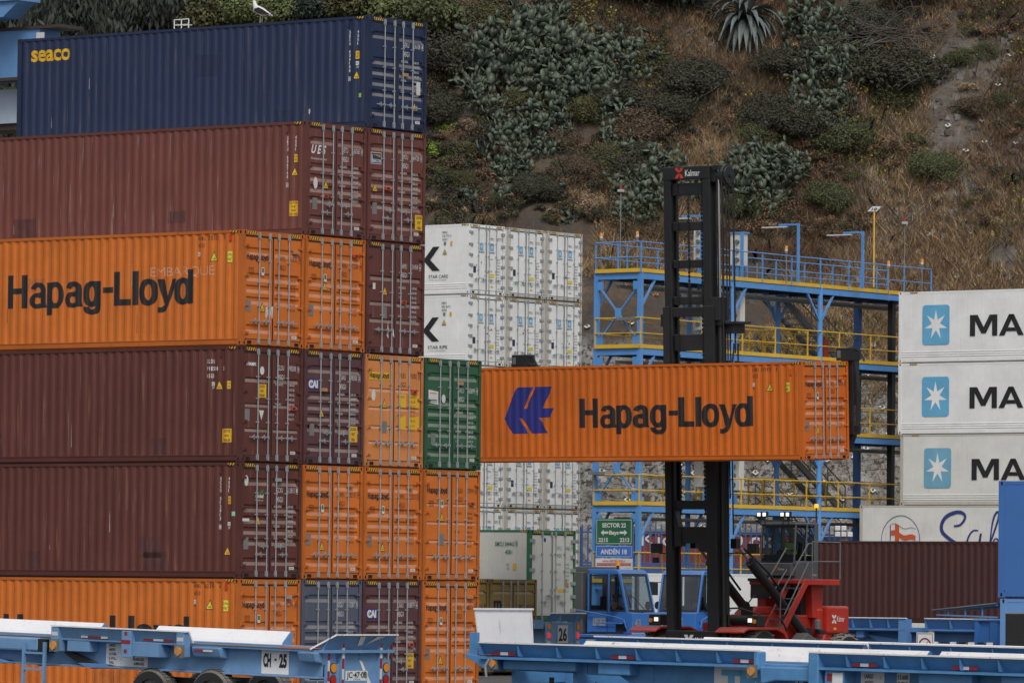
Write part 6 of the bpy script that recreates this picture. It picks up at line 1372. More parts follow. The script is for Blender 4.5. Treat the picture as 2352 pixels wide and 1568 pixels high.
    b = MB(); b.box(-1.64, -.25, y0-.006, y0+.0, zb+.04, 1.26); b.box(-.92, -.905, y0-.008, y0, zb, zr-.1); b.build('door_gap', [M['gasket']], t)
    b = MB(); b.face([(-.55, y0-.012, 1.34), (-.12, y0-.012, 1.34), (-.12, y0-.012, 1.60), (-.55, y0-.012, 1.60)])
    for k in range(5): b.box(-.55, -.12, y0-.03, y0-.012, 1.36+k*.05, 1.37+k*.05)
    b.build('air_grille', [M['gasket']], t)
    b = MB(); b.tube([(xf-.10, .30, 2.0), (xf+.02, .75, 1.98)], .018); b.beam((xf+.03, .95, 1.98), (xf-.22, .38, 2.55), .02, .02); b.beam((xf-.12, .28, 2.15), (xf-.38, .22, 2.85), .05, .015); b.build('wiper', [M['gasket']], t)
    texts(t)
    b = MB(); b.box(.10, .31, 0.0, .50, .84, 1.04, 1); b.box(.10, .31, 1.2, 1.6, .84, 1.04, 1); b.box(.30, .32, .55, 1.25, .86, .98, 1); b.build('bumper_panel', [M['gasket'], M['gasket']], t)
    for y in (.26, 1.35): b = MB(); b.box(.31, .33, y, y+.15, .88, 1.0); b.build('headlamp', [M['lamp_lit']], t)
    b = MB(); b.box(.31, .33, .12, .22, .88, .97); b.build('indicator_lamp', [M['amber_lit']], t)
    b = MB(); b.cyl((-.75, .35, zr+.04), (-.75, .35, zr+.16), .05, m=1); b.cyl((-.75, .35, zr+.16), (-.75, .35, zr+.32), .085, .07, n=12); b.build('beacon', [M['amber_lit' if beacon else 'amber'], M['gasket']], t)
    b = MB(); b.box(-2.6, -1.95, .0, .55, 1.24, 3.32); b.box(-2.75, -1.0, .55, .8, 3.30, 3.48); b.build('air_intake', [M['exhaust']], t, bevel=.04)
    b = MB(); b.cyl((-2.15, 1.55, 1.3), (-2.15, 1.55, 3.25), .09, n=12); b.cyl((-2.3, 1.4, 1.15), (-2.3, 1.4, 1.9), .32, n=14); b.build('exhaust', [M['exhaust']], t)
    for x, r in ((-.75, .50), (-5.0, .52)):
        for y in (-.30, 1.55): b = MB(); k = MB(); tyre_y(b, x, y, y+.35, r); b.build('wheel', [M['tyre'], M['cab_blue']], t)
    for y, s in ((0, -1), (1.6, 1)):
        b = MB(); b.tube([(-.55, y, 3.0), (-.50, y+s*.28, 2.98)], .015); b.box(-.53, -.47, y+s*.22, y+s*.42, 2.55, 3.0); b.cyl((-.56, y+s*.2, 2.2), (-.50, y+s*.2, 2.2), .14, n=16); b.tube([(-.52, y+s*.2, 2.06), (-.5, y, 1.98)], .015); b.build('mirror', [M['gasket']], t)
    b = MB(); b.box(-1.5, -1.0, .5, 1.0, 1.5, 1.75); b.box(-1.6, -1.48, .5, 1.0, 1.75, 2.5); b.build('seat', [M['seat_dark']], t, bevel=.04)
    return t
def tyre_y(b, x, y0, y1, r):
    b.cyl((x, y0, r), (x, y1, r), r, n=26, m=0); b.cyl((x, y0-.01, r), (x, y1+.01, r), r*.55, n=20, m=1); b.cyl((x, y0-.04, r), (x, y1+.04, r), r*.18, n=10, m=1)
def tx1(t):
    b = MB(); b.rect((-1.50, -.012, 1.52), .52, .26, SD, m=0); b.text('E-TR-43', (-1.47, -.016, 1.57), .16, .46, SD, m=1, bold=.02); b.rect((-1.50, -.375, .78), .56, .28, SD, m=0); b.build('number_plate', [M['plate_grey'], M['galv_dark']], t)
    b = MB(); b.face([(.115, .10, 1.45), (.115, .52, 1.45), (.09, .52, 1.82), (.09, .10, 1.82)]); b.text('43', (.12, .13, 1.50), .26, .34, DR, m=1, bold=.04); b.build('number_plate', [M['sign_white'], M['galv']], t)
    b = MB(); b.rect((.128, .55, 1.36), .82, .15, DR, m=0); b.text('TERBERG', (.132, .60, 1.39), .09, .70, DR, m=1, bold=.04, shear=.2); b.build('badge', [M['gasket'], M['galv']], t)
p = at(1446, 1440, 184); t1 = tractor('blue terminal tractor marked 43, beside the trailer numbered 26', (p.x, p.y, 0), RZ, tx1, False)
person(wl(t1, (-1.22, .75, 1.72)), RZ+math.pi/2, 'driver with an orange vest inside the blue tractor marked 43', 'trousers', 'vest_orange', .9, .40)
def tx2(t):
    b = MB(); b.rect((.125, .15, 1.38), .95, .42, DR, m=0); b.text('E-TR', (.13, .20, 1.44), .30, .80, DR, m=1, bold=.02); b.build('number_plate', [M['sign_white'], M['galv']], t)
p = at(1506, 1440, 189); rz2 = RZ-math.pi/2+R(6); t2 = tractor('blue terminal tractor half hidden behind the black mast of the lift truck', (p.x, p.y, 0), rz2, tx2, True)
person(t2.location+Matrix.Rotation(rz2, 3, 'Z')@Vector((-1.22, 1.0, 1.72)), rz2+math.pi/2, 'driver in dark clothes with an orange vest inside the tractor behind the mast', 'trousers', 'vest_orange', .9, .40)
# ================================================================== bomb-cart trailers
mat('trailer_blue', (.15, .30, .52), .6, dust=.35, streak=.40, scol=(.16, .20, .25), nscale=2.2, var=.16); mat('trailer_blue_dk', (.10, .24, .50), .55, streak=.3); mat('trailer_white', (.84, .84, .86), .55, streak=.28, scol=(.35, .22, .14), var=.04, dust=0); mat('trailer_worn', (.76, .75, .75), .6, streak=.75, scol=(.34, .20, .12), var=.08); mat('orange_primer', (.60, .17, .07), .6); mat('tape_red', (.28, .02, .025), .5); mat('tape_white', (.62, .62, .62), .5); mat('panel_white', (.74, .75, .76), .5)
def tape(par, x, z, cols, y=-.004, w=.24, h=.10):
    b = MB()
    for i, c in enumerate(cols): b.rect((x+i*w, y, z), w, h, SD, m=c)
    b.build('reflective_tape', [M['tape_red'], M['tape_white']], par)
def patch(par, o, w, h, m, r=(1, 0, 0)): b = MB(); b.rect(o, w, h, r); b.build('reflective_tape', [M[m]], par)
def marker(par, x, z, y): b = MB(); b.box(x-.11, x+.11, y, y+.06, z-.13, z+.13, 1); b.cyl((x, y-.03, z), (x, y+.01, z), .085, n=14, m=0); b.box(x-.012, x+.012, y-.05, y-.03, z-.1, z+.1, 2); b.build('marker_lamp', [M['amber'], M['galv_dark'], M['galv']], par)
def near_flare(par, x0, x1, zt, zb, y0, ribs, blue='trailer_blue', white='trailer_white'):
    "outward-leaning guide on the camera side: blue outside, white lip"
    b = MB(); b.prism([(y0, zt), (y0+.03, zt), (y0+.30, zb), (y0+.27, zb)], 'x', x0, x1)
    n = ribs
    for k in range(n+1):
        x = x0+(x1-x0)*k/n; x = min(max(x, x0+.02), x1-.02); b.prism([(y0+.01, zt-.03), (y0+.27, zb), (y0+.05, zb+.03)], 'x', x-.015, x+.015)
    b.box(x0, x1, y0+.02, y0+.30, zb-.05, zb); b.build('guide_flare', [M[blue]], par)
    b = MB(); b.prism([(y0-.01, zt), (y0+.09, zt), (y0+.30, zb+.02), (y0+.33, zb+.02), (y0+.12, zt+.03), (y0-.01, zt+.03)], 'x', x0, x1); b.build('guide_face', [M[white]], par)
def far_flare(par, x0, x1, zt, zb, y1, white='trailer_white', blue='trailer_blue', end=True):
    b = MB(); b.prism([(y1-.30, zb), (y1-.24, zb+(zt-zb)*.35), (y1, zt), (y1+.10, zt-.04), (y1+.03, zt-.07), (y1-.22, zb)], 'x', x0, x1); b.build('guide_face', [M[white]], par)
    b = MB(); b.prism([(y1-.22, zb-.1), (y1+.03, zt-.08), (y1+.03, zt-.3), (y1+.0, zb-.1)], 'x', x0+.02, x1-.02)
    if end: b.prism([(y1-.30, zb), (y1-.24, zb+(zt-zb)*.35), (y1, zt), (y1+.08, zt-.04), (y1+.04, zb)], 'x', x1, x1+.02)
    b.build('guide_flare', [M[blue]], par)
def wheel_pair(par, x, y, r=.52):
    for yy in (y, y+1.75):
        b = MB(); k = 32; prof = [(yy, r*.58), (yy, r*.9), (yy+.03, r*.97), (yy+.08, r), (yy+.30, r), (yy+.35, r*.97), (yy+.38, r*.9), (yy+.38, r*.58)]; n0 = len(b.v)
        for q, rr in prof:
            for i in range(k): a = 2*math.pi*i/k; b.v.append((x+rr*math.cos(a), q, r+rr*math.sin(a)))
        for j in range(len(prof)-1):
            for i in range(k): e = (i+1) % k; b.f.append((n0+j*k+i, n0+(j+1)*k+i, n0+(j+1)*k+e, n0+j*k+e)); b.m.append(0)
        for i in range(40):
            a = 2*math.pi*i/40; c = Vector((math.cos(a), 0, math.sin(a))); 
            for ya, yb in ((yy+.05, yy+.16), (yy+.21, yy+.33)): b.beam(Vector((x, ya, r))+c*(r+.004), Vector((x, yb, r))+c*(r+.004), .045, .015, 0, up=c)
        b.cyl((x, yy+.06, r), (x, yy+.32, r), r*.58, n=20, m=1); b.cyl((x, yy-.03, r), (x, yy+.06, r), .12, n=12, m=1); b.build('wheel', [M['tyre'], M['steel_grey']], par)
TT = .0105                                   # the yard falls slightly towards the camera's right
# --- left trailer, CH-25: local x to the right, rear end at x=0
p = at(716, 1500, 110.2); TL = thing('container_trailer', 'blue trailer marked CH - 25 with white guide flares in front of the left stack', 'trailer', (p.x, p.y, 0), 0, None, (0, .0225, RZ))
ZD = 1.46
b = MB(); b.box(-13.6, 0, .30, .34, ZD-.54, ZD-.05); b.box(-13.6, 0, .10, .50, ZD-.05, ZD); b.box(-13.6, 0, .16, .50, ZD-.58, ZD-.54); b.box(-13.6, 0, 2.26, 2.30, ZD-.54, ZD-.05); b.box(-13.6, 0, 2.1, 2.45, ZD-.05, ZD); b.box(-13.6, 0, 2.1, 2.44, ZD-.58, ZD-.54)
for k in range(10): b.box(-13.4+k*1.45, -13.3+k*1.45, .34, 2.26, .85, 1.15)
b.build('main_frame', [M['trailer_blue']], TL, bevel=.008)
b = MB(); b.box(-13.6, -.1, .08, .52, ZD, ZD+.018); b.build('deck_strip', [M['pipe_grey']], TL)
yN = -.12
b = MB(); b.prism([(yN, ZD+.23), (yN+.04, ZD+.23), (yN+.17, ZD+.0), (yN+.13, ZD+.0)], 'x', -6.75, -3.32); b.box(-6.75, -3.32, yN+.11, yN+.22, ZD-.04, ZD+.0)
for x in (-6.83, -3.45): b.box(x, x+.20, yN-.02, yN+.20, ZD-.27, ZD+.23)
b.box(-4.88, -4.63, yN-.06, yN+.10, ZD-.33, ZD+.21); b.prism([(yN+.0, ZD+.0), (yN+.02, ZD-.30), (.30, ZD-.30), (.30, ZD-.10)], 'x', -4.63, -3.95); b.box(-6.5, -5.9, yN+.12, .30, ZD-.26, ZD-.02); b.build('guide_flare', [M['trailer_blue']], TL, bevel=.01)
b = MB(); b.prism([(yN-.03, ZD+.235), (yN+.10, ZD+.235), (yN+.24, ZD+.02), (yN+.27, ZD+.02), (yN+.12, ZD+.26), (yN-.03, ZD+.26)], 'x', -6.85, -3.22); b.build('guide_face', [M['trailer_white']], TL)
for x0, x1 in ((-14.2, -7.73), (-6.21, -2.67)): far_flare(TL, x0, x1, ZD+.27, ZD-.06, 2.55)
tape(TL, -6.10, ZD+.03, (1, 0, 0, 1), yN+.09, .18, .065); tape(TL, -4.42, ZD+.03, (0, 1, 0), yN+.09, .27, .07); tape(TL, -3.12, ZD-.14, (0, 1), .02, .25, .08)
for x, z, w_, m_ in ((-6.81, .05, .17, 'tape_white'), (-3.43, .05, .17, 'tape_white'), (-4.80, .12, .08, 'tape_red'), (-4.88, -.05, .25, 'tape_red'), (-4.80, -.24, .08, 'tape_red')): patch(TL, (x, yN-(.065 if -5 < x < -4 else .025), ZD+z), w_, .078, m_)
for x in (-6.72, -3.35): marker(TL, x, ZD-.15, yN-.06)
for x in (-3.18, -.42):
    b = MB(); b.prism([(.0, ZD-.05), (.3, ZD-.05), (.3, ZD-.28), (.08, ZD-.25)], 'x', x, x+(.75 if x < -1 else .45)); b.build('outrigger', [M['trailer_blue']], TL, bevel=.03)
b = MB(); b.box(-8.9, -7.3, .0, .3, ZD-.30, ZD-.02); b.build('outrigger', [M['trailer_blue']], TL, bevel=.04)
for x in (-9.4, -6.6):
    b = MB(); b.prism([(x, ZD-.26), (x+.75, ZD-.48), (x+1.2, ZD-.52), (x+.7, ZD-.55), (x+.3, ZD-.50), (x-.1, ZD-.30)], 'y', .12, .28); b.build('gusset', [M['mast_black']], TL); b = MB(); b.prism([(x+.45, ZD-.49), (x+.95, ZD-.49), (x+1.35, ZD-.56), (x+.7, ZD-.58)], 'y', -.05, .29); b.build('gusset', [M['trailer_blue_dk']], TL)
b = MB()
for x in (-7.62, -7.05): b.box(x-.03, x+.03, -.10, -.04, -.25, ZD-.10)
for z in (ZD-.33, ZD-.66, ZD-.99): b.box(-7.62, -7.05, -.09, -.05, z-.022, z+.022)
b.build('ladder', [M['trailer_blue']], TL)
b = MB(); b.box(-7.5, -7.1, .01, .3, ZD-.32, ZD-.04, 0); b.build('tool_recess', [M['mast_black']], TL)  # solid black block, the shade of a recess put into its colour
b = MB(); b.rect((-5.69, .294, ZD-.53), 1.13, .46, SD, m=0)
for i, (a_, c_) in enumerate((('LARGO', '13.600'), ('ANCHO', '2.760'), ('ALTURA', '1.550'), ('S.W.L.', '50.000 KGS.'), ('TARA', '6.000 KGS.'))):
    z = ZD-.135-i*.088; b.text(a_, (-5.61, .290, z), .058, .034*len(a_), SD, m=1, bold=.03); b.text(':', (-5.29, .290, z), .05, .02, SD, m=1); w_ = .028*len(c_); b.text(c_, ((-4.65-w_) if i > 1 else -5.22, .290, z), .058, w_, SD, m=1, bold=.03)
b.build('data_board', [M['panel_white'], M['ink_black']], TL)
b = MB(); b.rect((-1.56, .294, ZD-.53), .71, .51, SD, m=0); b.text('CH', (-1.51, .290, ZD-.38), .26, .20, SD, m=1, bold=.05); b.rect((-1.22, .290, ZD-.26), .055, .04, SD, m=1); b.text('25', (-1.10, .290, ZD-.38), .26, .20, SD, m=1, bold=.05); b.build('number_board', [M['panel_white'], M['ink_black']], TL)
for x, zz in ((-4.30, -.10), (-2.70, -.06)):
    n0 = len(TL.children); wheel_pair(TL, x, .05, .51)
    for o in list(TL.children)[n0:]: o.location.z += zz
b = MB(); b.beam((-4.30, 0, .42), (-4.30, 2.5, .42), .14); b.beam((-2.70, 0, .42), (-2.70, 2.5, .42), .14); b.box(-4.6, -2.4, .5, .7, .5, .76); b.box(-4.6, -2.4, 1.9, 2.1, .5, .76); b.build('axle', [M['mast_black']], TL)
b = MB(); b.box(-1.0, -.35, .6, 1.9, .3, .62); b.cyl((-1.8, .7, .5), (-1.8, 1.9, .5), .16, n=14); b.build('air_tank', [M['mast_black']], TL)
b = MB(); b.box(-.9, .02, .08, .50, ZD+.02, ZD+.035); b.build('wear_strip', [M['orange_primer']], TL)
b = MB(); G1 = ZD+.30
b.face([(.0, .26, ZD-.02), (.0, 2.30, ZD-.02), (.24, 2.42, G1), (.24, .42, G1)]); b.face([(-.03, .26, ZD-.02), (.21, .42, G1), (.21, 2.42, G1), (-.03, 2.30, ZD-.02)])
b.face([(.0, .26, ZD-.02), (.24, .42, G1), (-.08, .02, ZD+.02)]); b.face([(-.08, .02, ZD+.02), (.24, .42, G1), (.0, .26, ZD-.02)])
b.box(-.05, .10, .80, .90, -.1, G1-.03); b.box(-.05, .10, 2.02, 2.12, -.1, G1-.03); b.box(-.04, .02, .9, 2.02, .2, ZD+.0); b.box(-.05, .14, .15, 2.45, ZD-.06, ZD+.0)
for y in (.28, 1.45, 2.35): b.prism([(.0, ZD), (.22, G1-.04), (.05, ZD+.02), (.02, ZD-.3)], 'y', y-.012, y+.012)
b.box(.0, .06, .38, .78, .0, ZD-.28); b.box(.0, .06, 2.14, 2.42, .0, ZD-.20); b.build('rear_gate', [M['trailer_blue']], TL)
b = MB(); b.box(.22, .26, .42, 2.42, G1-.01, G1+.02); b.beam((-.09, .01, ZD+.01), (.24, .42, G1), .03, .03); b.face([(.245, 1.2, G1-.03), (.245, 1.38, G1-.03), (.10, 1.45, ZD+.1), (.09, 1.3, ZD+.08)]); b.face([(.245, 1.75, G1-.03), (.245, 2.0, G1-.03), (.12, 1.6, ZD+.12), (.10, 1.5, ZD+.08)]); b.face([(.025, 1.45, ZD-.20), (.025, 1.55, ZD-.24), (.025, 1.98, ZD-.85), (.025, 1.85, ZD-.85)]); b.build('guide_face', [M['trailer_worn']], TL)
for y in (.58, 2.28):
    for z, c in ((ZD-.36, 'amber'), (ZD-.60, 'lens_red'), (ZD-.84, 'lens_clear')): b = MB(); b.cyl((.05, y, z), (.085, y, z), .09, n=16, m=0); b.cyl((.05, y, z), (.075, y, z), .105, n=16, m=1); b.build('tail_lamp', [M[c], M['gasket']], TL)
for y, z0 in ((.40, 0.0), (.81, .25), (2.03, .25)):
    b = MB()
    for k in range(5): b.rect((.064 if y < .5 else .105, y, ZD-1.05+k*.21+z0), .07, .21, DR, m=k % 2)
    b.build('reflective_tape', [M['tape_red'], M['tape_white']], TL)
b = MB(); b.rect((.025, 1.02, ZD-.62), .72, .20, DR, m=0); b.text('JC·47·08', (.030, 1.06, ZD-.56), .12, .64, DR, m=1, bold=.02); b.text('CHILE', (.030, 1.28, ZD-.605), .03, .22, DR, m=1); b.build('licence_plate', [M['panel_white'], M['ink_black']], TL)
# --- right trailer
mat('trailer_deep', (.085, .25, .50), .5, dust=.2, streak=.35, scol=(.10, .14, .20), nscale=2.2, var=.20)
p = at(1092, 1500, 116.5); TR = thing('container_trailer', 'blue trailer with large pale-blue letters and worn white guide flares across the lower right', 'trailer', (p.x, p.y, 0.0), 0, None, (0, TT, RZ))
ZR = 1.29; KB = 'trailer_deep'
b = MB(); b.box(4.3, 15.5, .42, .46, ZR-.85, ZR); b.box(2.6, 4.3, .42, .46, ZR-.32, ZR); b.box(.1, 15.5, .16, .62, ZR-.02, ZR+.03); b.box(.3, 15.5, 2.26, 2.30, .45, ZR); b.box(.3, 15.5, 2.1, 2.5, ZR-.02, ZR+.03); b.prism([(.30, ZR-.02), (2.6, ZR-.02), (2.6, ZR-.30), (.35, ZR-.28)], 'y', .40, .46); b.prism([(3.4, ZR-.30), (4.3, ZR-.75), (4.3, ZR-.1), (3.4, ZR-.1)], 'y', .40, .45)
for k in range(9): b.box(.6+k*1.6, .7+k*1.6, .46, 2.26, .75, 1.0)
b.build('main_frame', [M[KB]], TR, bevel=.008)
b = MB(); b.face([(.0, .15, ZR+.0), (.0, 2.05, ZR), (-.10, 2.08, ZR+.99), (-.10, .06, ZR+.99)]); b.face([(-.02, .15, ZR+.0), (-.12, .06, ZR+.99), (-.12, 2.08, ZR+.99), (-.02, 2.05, ZR)]); b.box(-.13, -.06, .05, 2.09, ZR+.97, ZR+1.01); b.build('head_plate', [M['trailer_worn']], TR)
b = MB(); b.box(-.2, .0, .02, .12, ZR-.05, ZR+.5); b.prism([(-.28, ZR+.05), (.45, ZR-.02), (.5, ZR-.30), (.25, ZR-.26), (-.25, ZR-.03)], 'y', .0, .42); b.prism([(-.28, ZR-.02), (.4, ZR-.02), (.4, ZR-.28), (.2, ZR-.28)], 'y', .42, 2.4); b.build('gooseneck', [M[KB]], TR, bevel=.01)
b = MB(); b.box(-.1, .35, .1, .5, ZR+.03, ZR+.05); b.build('wear_strip', [M['orange_primer']], TR)
y2 = -.10
near_flare(TR, .14, 7.22, ZR+.28, ZR+.0, y2, 7, white='trailer_worn', blue=KB); near_flare(TR, 8.47, 15.6, ZR+.28, ZR+.0, y2, 8, white='trailer_worn', blue=KB)
for (a0, a1, c0, c1, z0, z1) in ((8.45, 8.70, y2, y2+.35, ZR-.40, ZR+.28), (7.12, 7.24, y2, y2+.30, ZR-.10, ZR+.28), (3.15, 3.95, y2+.12, .42, ZR-.30, ZR-.02), (.62, 2.5, y2+.22, .42, ZR-.26, ZR-.05), (10.95, 12.2, y2+.2, .42, ZR-.34, ZR-.05), (12.9, 13.5, y2+.16, .42, ZR-.34, ZR-.05)):
    b = MB(); b.box(a0, a1, c0, c1, z0, z1); b.build('outrigger', [M[KB]], TR, bevel=.03)
b = MB(); b.prism([(7.22, ZR-.02), (8.45, ZR-.02), (8.45, ZR-.30), (7.6, ZR-.30), (7.25, ZR-.38)], 'y', y2+.08, .42); b.build('outrigger', [M[KB]], TR, bevel=.03)
far_flare(TR, .95, 9.6, ZR+.34, ZR+.04, 2.62, white='trailer_worn', blue=KB); far_flare(TR, 9.9, 15.6, ZR+.34, ZR+.04, 2.62, white='trailer_worn', end=False, blue=KB)
for x in (.42, 3.47, 6.52, 9.42, 11.78): tape(TR, x, ZR+.04, (0, 1, 0), y2+.13, .20, .065)
marker(TR, .47, ZR-.13, y2+.06); marker(TR, 7.12, ZR-.12, y2-.06)
b = MB(); b.rect((5.81, .414, ZR-.75), 1.25, .72, SD, m=0); b.text('TPS', (5.99, .408, ZR-.53), .40, 1.18, SD, m=1, bold=.07); b.build('lettering_board', [M['panel_white'], M['star_blue']], TR)
b = MB(); b.rect((7.81, .414, ZR-.75), .62, .70, SD, m=0); b.text('CH', (7.87, .408, ZR-.46), .26, .26, SD, m=1, bold=.05); b.build('number_board', [M['panel_white'], M['ink_black']], TR)
b = MB(); b.rect((9.39, .414, ZR-.75), .56, .68, SD, m=0); b.rect((10.25, .414, ZR-.75), .30, .68, SD, m=0)
for i, (a_, c_) in enumerate((('LARGO', '13.600'), ('ANCHO', '2.760'), ('ALTURA', '3.200'))): z = ZR-.20-i*.135; b.text(a_, (9.48, .408, z), .09, .21, SD, m=1, bold=.03); b.text(':', (9.85, .408, z), .08, .03, SD, m=1); b.text(c_, (10.28, .408, z), .09, .24, SD, m=1, bold=.03)
b.build('data_board', [M['panel_white'], M['ink_black']], TR)
b = MB(); b.box(8.80, 9.26, y2+.10, .42, ZR-.44, ZR-.06, 0); b.rect((8.98, y2+.095, ZR-.38), .25, .28, SD, m=1); b.rect((8.85, y2+.092, ZR-.27), .12, .15, SD, m=2); b.build('lamp_box', [M[KB], M['panel_white'], M['tape_red']], TR)
b = MB(); b.cyl((1.40, .8, .70), (1.40, .8, .88), .055); b.cyl((1.40, .8, .66), (1.40, .8, .71), .09); b.build('king_pin', [M['mast_black']], TR)
b = MB(); b.box(3.9, 4.5, .2, .42, .35, .62); b.box(4.5, 4.72, .1, .42, .30, .52, 1); b.cyl((4.0, .3, -.1), (4.0, .3, .5), .07, m=0); b.tube([(2.9, .3, .82), (3.2, .25, .65), (3.6, .3, .50), (3.9, .3, .48)], .025, m=1); b.build('landing_leg', [M[KB], M['mast_black']], TR, bevel=.01)
b = MB(); b.tube([(.36, y2, ZR-.42), (.34, y2-.02, ZR-.2), (.42, y2, ZR-.05)], .025); b.build('air_coupling', [M['galv']], TR)
for x in (10.9, 12.2): wheel_pair(TR, x, .05, .47)
# --- a second trailer parked parallel just beyond it: only its upper edges show
p = at(1362, 1500, 118.6); T2 = thing('container_trailer', 'worn white-edged trailer parked just beyond the lettered one at lower right', 'trailer', (p.x, p.y, 0), 0, None, (0, TT, RZ))
near_flare(T2, .0, 6.9, 1.70, 1.42, 0, 6, white='trailer_worn', blue=KB); near_flare(T2, 7.0, 13.0, 1.72, 1.42, 0, 6, white='trailer_worn', blue=KB); far_flare(T2, 1.0, 13.0, 1.72, 1.42, 2.7, white='trailer_white', blue=KB, end=False)
b = MB(); b.box(-.2, 13, .45, .55, .6, 1.26); b.box(-.2, 13, .3, .8, 1.36, 1.41); b.box(-.2, 13, 2.1, 2.2, .6, 1.26); b.box(-.25, .0, .1, 2.6, 1.0, 1.29); b.build('main_frame', [M[KB]], T2)
for x in (2.0, 9.0, 10.4): wheel_pair(T2, x, .1, .47)
# --- trailer number 26 under the green-framed container
p = at(1256, 1450, 173.5); T26 = thing('container_trailer', 'blue trailer with a white plate numbered 26 carrying the green-framed container', 'trailer', (p.x, p.y, .27), RZ); T26.scale = (1, .70, 1)
b = MB(); b.box(-12.4, -.05, .35, .55, .75, 1.35); b.box(-12.4, -.05, 1.8, 2.0, .75, 1.35); b.box(-12.4, -.05, .0, 2.4, 1.30, 1.42); b.box(-12.2, -.1, -.1, .0, 1.2, 1.48); b.box(-.06, 0, .28, 2.05, .62, 1.38); b.box(-.02, .05, .25, .33, .55, 1.45); b.box(-.02, .05, 2.02, 2.10, .55, 1.45); b.box(-.05, .02, -.05, .24, .58, 1.42); b.box(-.05, .02, 2.12, 2.42, .58, 1.42); b.build('main_frame', [M['trailer_blue']], T26, bevel=.01)
b = MB(); b.face([(.02, -.05, 1.45), (.02, 2.42, 1.45), (.22, 2.52, 1.68), (.22, -.10, 1.68)]); b.face([(.0, -.05, 1.45), (.20, -.10, 1.68), (.20, 2.52, 1.68), (.0, 2.42, 1.45)]); b.box(.0, .2, .62, .66, 1.45, 1.64); b.box(.0, .2, 1.9, 1.94, 1.45, 1.64); b.build('rear_gate', [M['trailer_blue']], T26)
b = MB(); b.box(.18, .24, -.12, 2.54, 1.68, 1.72); b.build('guide_face', [M['trailer_white']], T26)
for y in (.10, 2.27):
    for z, c in ((1.28, 'amber'), (1.00, 'red_lit'), (.74, 'lens_clear')): b = MB(); b.cyl((.02, y, z), (.06, y, z), .10, n=14, m=0); b.build('tail_lamp', [M[c]], T26)
b = MB(); b.rect((.03, .75, .76), .78, .56, DR, m=0); b.text('26', (.036, .83, .84), .40, .62, DR, m=1, bold=.03); b.build('number_plate', [M['sign_white'], M['ink_black']], T26)
n0 = len(T26.children)
for x in (-1.6, -2.95): wheel_pair(T26, x, .1)
for o in list(T26.children)[n0:]: o.location.z -= .27
# --- trailer under the maroon container at the right, and its neighbour
p = at(1895, 1460, 194); T3 = thing('container_trailer', 'blue trailer with a white lip under the plain dark maroon container', 'trailer', (p.x, p.y, 0), RZ)
b = MB(); b.box(-1.5, 12.2, .4, .6, .75, 1.30); b.box(-1.5, 12.2, 2.0, 2.2, .75, 1.3); b.box(-1.5, 12.2, .1, 2.5, 1.36, 1.50); b.box(-1.5, 12.2, .45, .55, 1.3, 1.4); b.build('main_frame', [M['trailer_blue_dk']], T3)
for x0, x1 in ((-1.0, 3.42), (4.2, 10.4)):
    near_flare(T3, x0, x1, 1.82, 1.46, -.15, 6, blue='trailer_blue_dk'); b = MB(); b.box(x1-.3, x1+.05, -.12, .2, 1.0, 1.80); b.box(x0+2.3, x0+2.6, .0, .4, 1.15, 1.46); b.prism([(x0+2.6, 1.25), (x0+4.0, 1.1), (x0+4.4, .75), (x0+3.6, .75)], 'y', .2, .4); b.build('outrigger', [M['trailer_blue_dk']], T3)
marker(T3, 4.5, 1.3, -.2)
for x in (5.8, 7.2): wheel_pair(T3, x, .1)
# ================================================================== stacked blue containers at the right edge
mat('office_blue', (.055, .17, .46), .45, dust=.2, streak=.06, var=.05); mat('office_blue_lt', (.15, .33, .66), .5, dust=.2, streak=.12, var=.05)
def boxcontainer(label, px, Y, z0, pm, H=2.60, L=6.06):
    p = at(px, 1380, Y); p = p + DX*L
    t = container('site_container', label, 'container', (p.x, p.y), z0, pm, '', '0', '', H=H, L=L, kind='plain', no_doors=True, haz=False); return t
tb = boxcontainer('mid-blue smooth-walled container topping the pair at the right edge', 2292, 124.0, 2.63, 'office_blue')
tc_ = boxcontainer('pale blue container under the mid-blue one at the right edge', 2297, 124.0, 0.0, 'office_blue_lt')
b = MB(); b.box(-6.06+1.0, -6.06+1.14, -.06, .0, 1.95, 2.1, 0); b.cyl((-6.06+1.14, -.06, 2.02), (-6.06+2.5, -.10, 2.12), .035, m=1); b.build('conduit', [M['galv'], M['panel_white']], tb)
b = MB(); b.cyl((-6.06+.62, .3, 2.6), (-6.06+.52, .3, 3.3), .03); b.tube([(-6.06+.58, .3, 2.85), (-6.06+.75, .3, 2.8), (-6.06+.85, .3, 2.6)], .02); b.build('antenna', [M['mast_black']], tb)
b = MB(); b.box(-6.06+.22, -5.0+.2, -.02, .0, 2.12, 2.14, 0); b.cyl((-5.0, -.05, 0.1), (-5.0, -.05, 2.35), .03); b.box(-5.05, -4.95, -.08, .0, 1.9, 2.3); b.box(-5.7, -4.6, -.03, .0, .95, 1.3); b.build('door_gear', [M['office_blue_lt']], tc_)
p = at(2297, 1400, 124.2); t = thing('awning', 'slanting dark awning on blue brackets fixed beside the pale blue container', 'awning', (p.x, p.y, 0), RZ)
b = MB(); b.prism([(-1.68, 2.32), (-.0, 2.48), (0, 2.51), (-1.68, 2.34)], 'y', -.2, 1.6); b.build('roof_sheet', [M['galv_dark']], t)
b = MB(); b.beam((-1.62, -.1, 2.22), (0, -.1, 2.18), .035); b.beam((-1.62, -.1, 2.31), (0, -.1, 2.45), .03)
for x in (-1.3, -.85, -.4): b.beam((x, -.1, 2.20), (x, -.1, 2.38), .03)
b.build('bracket', [M['trailer_blue_dk']], t)
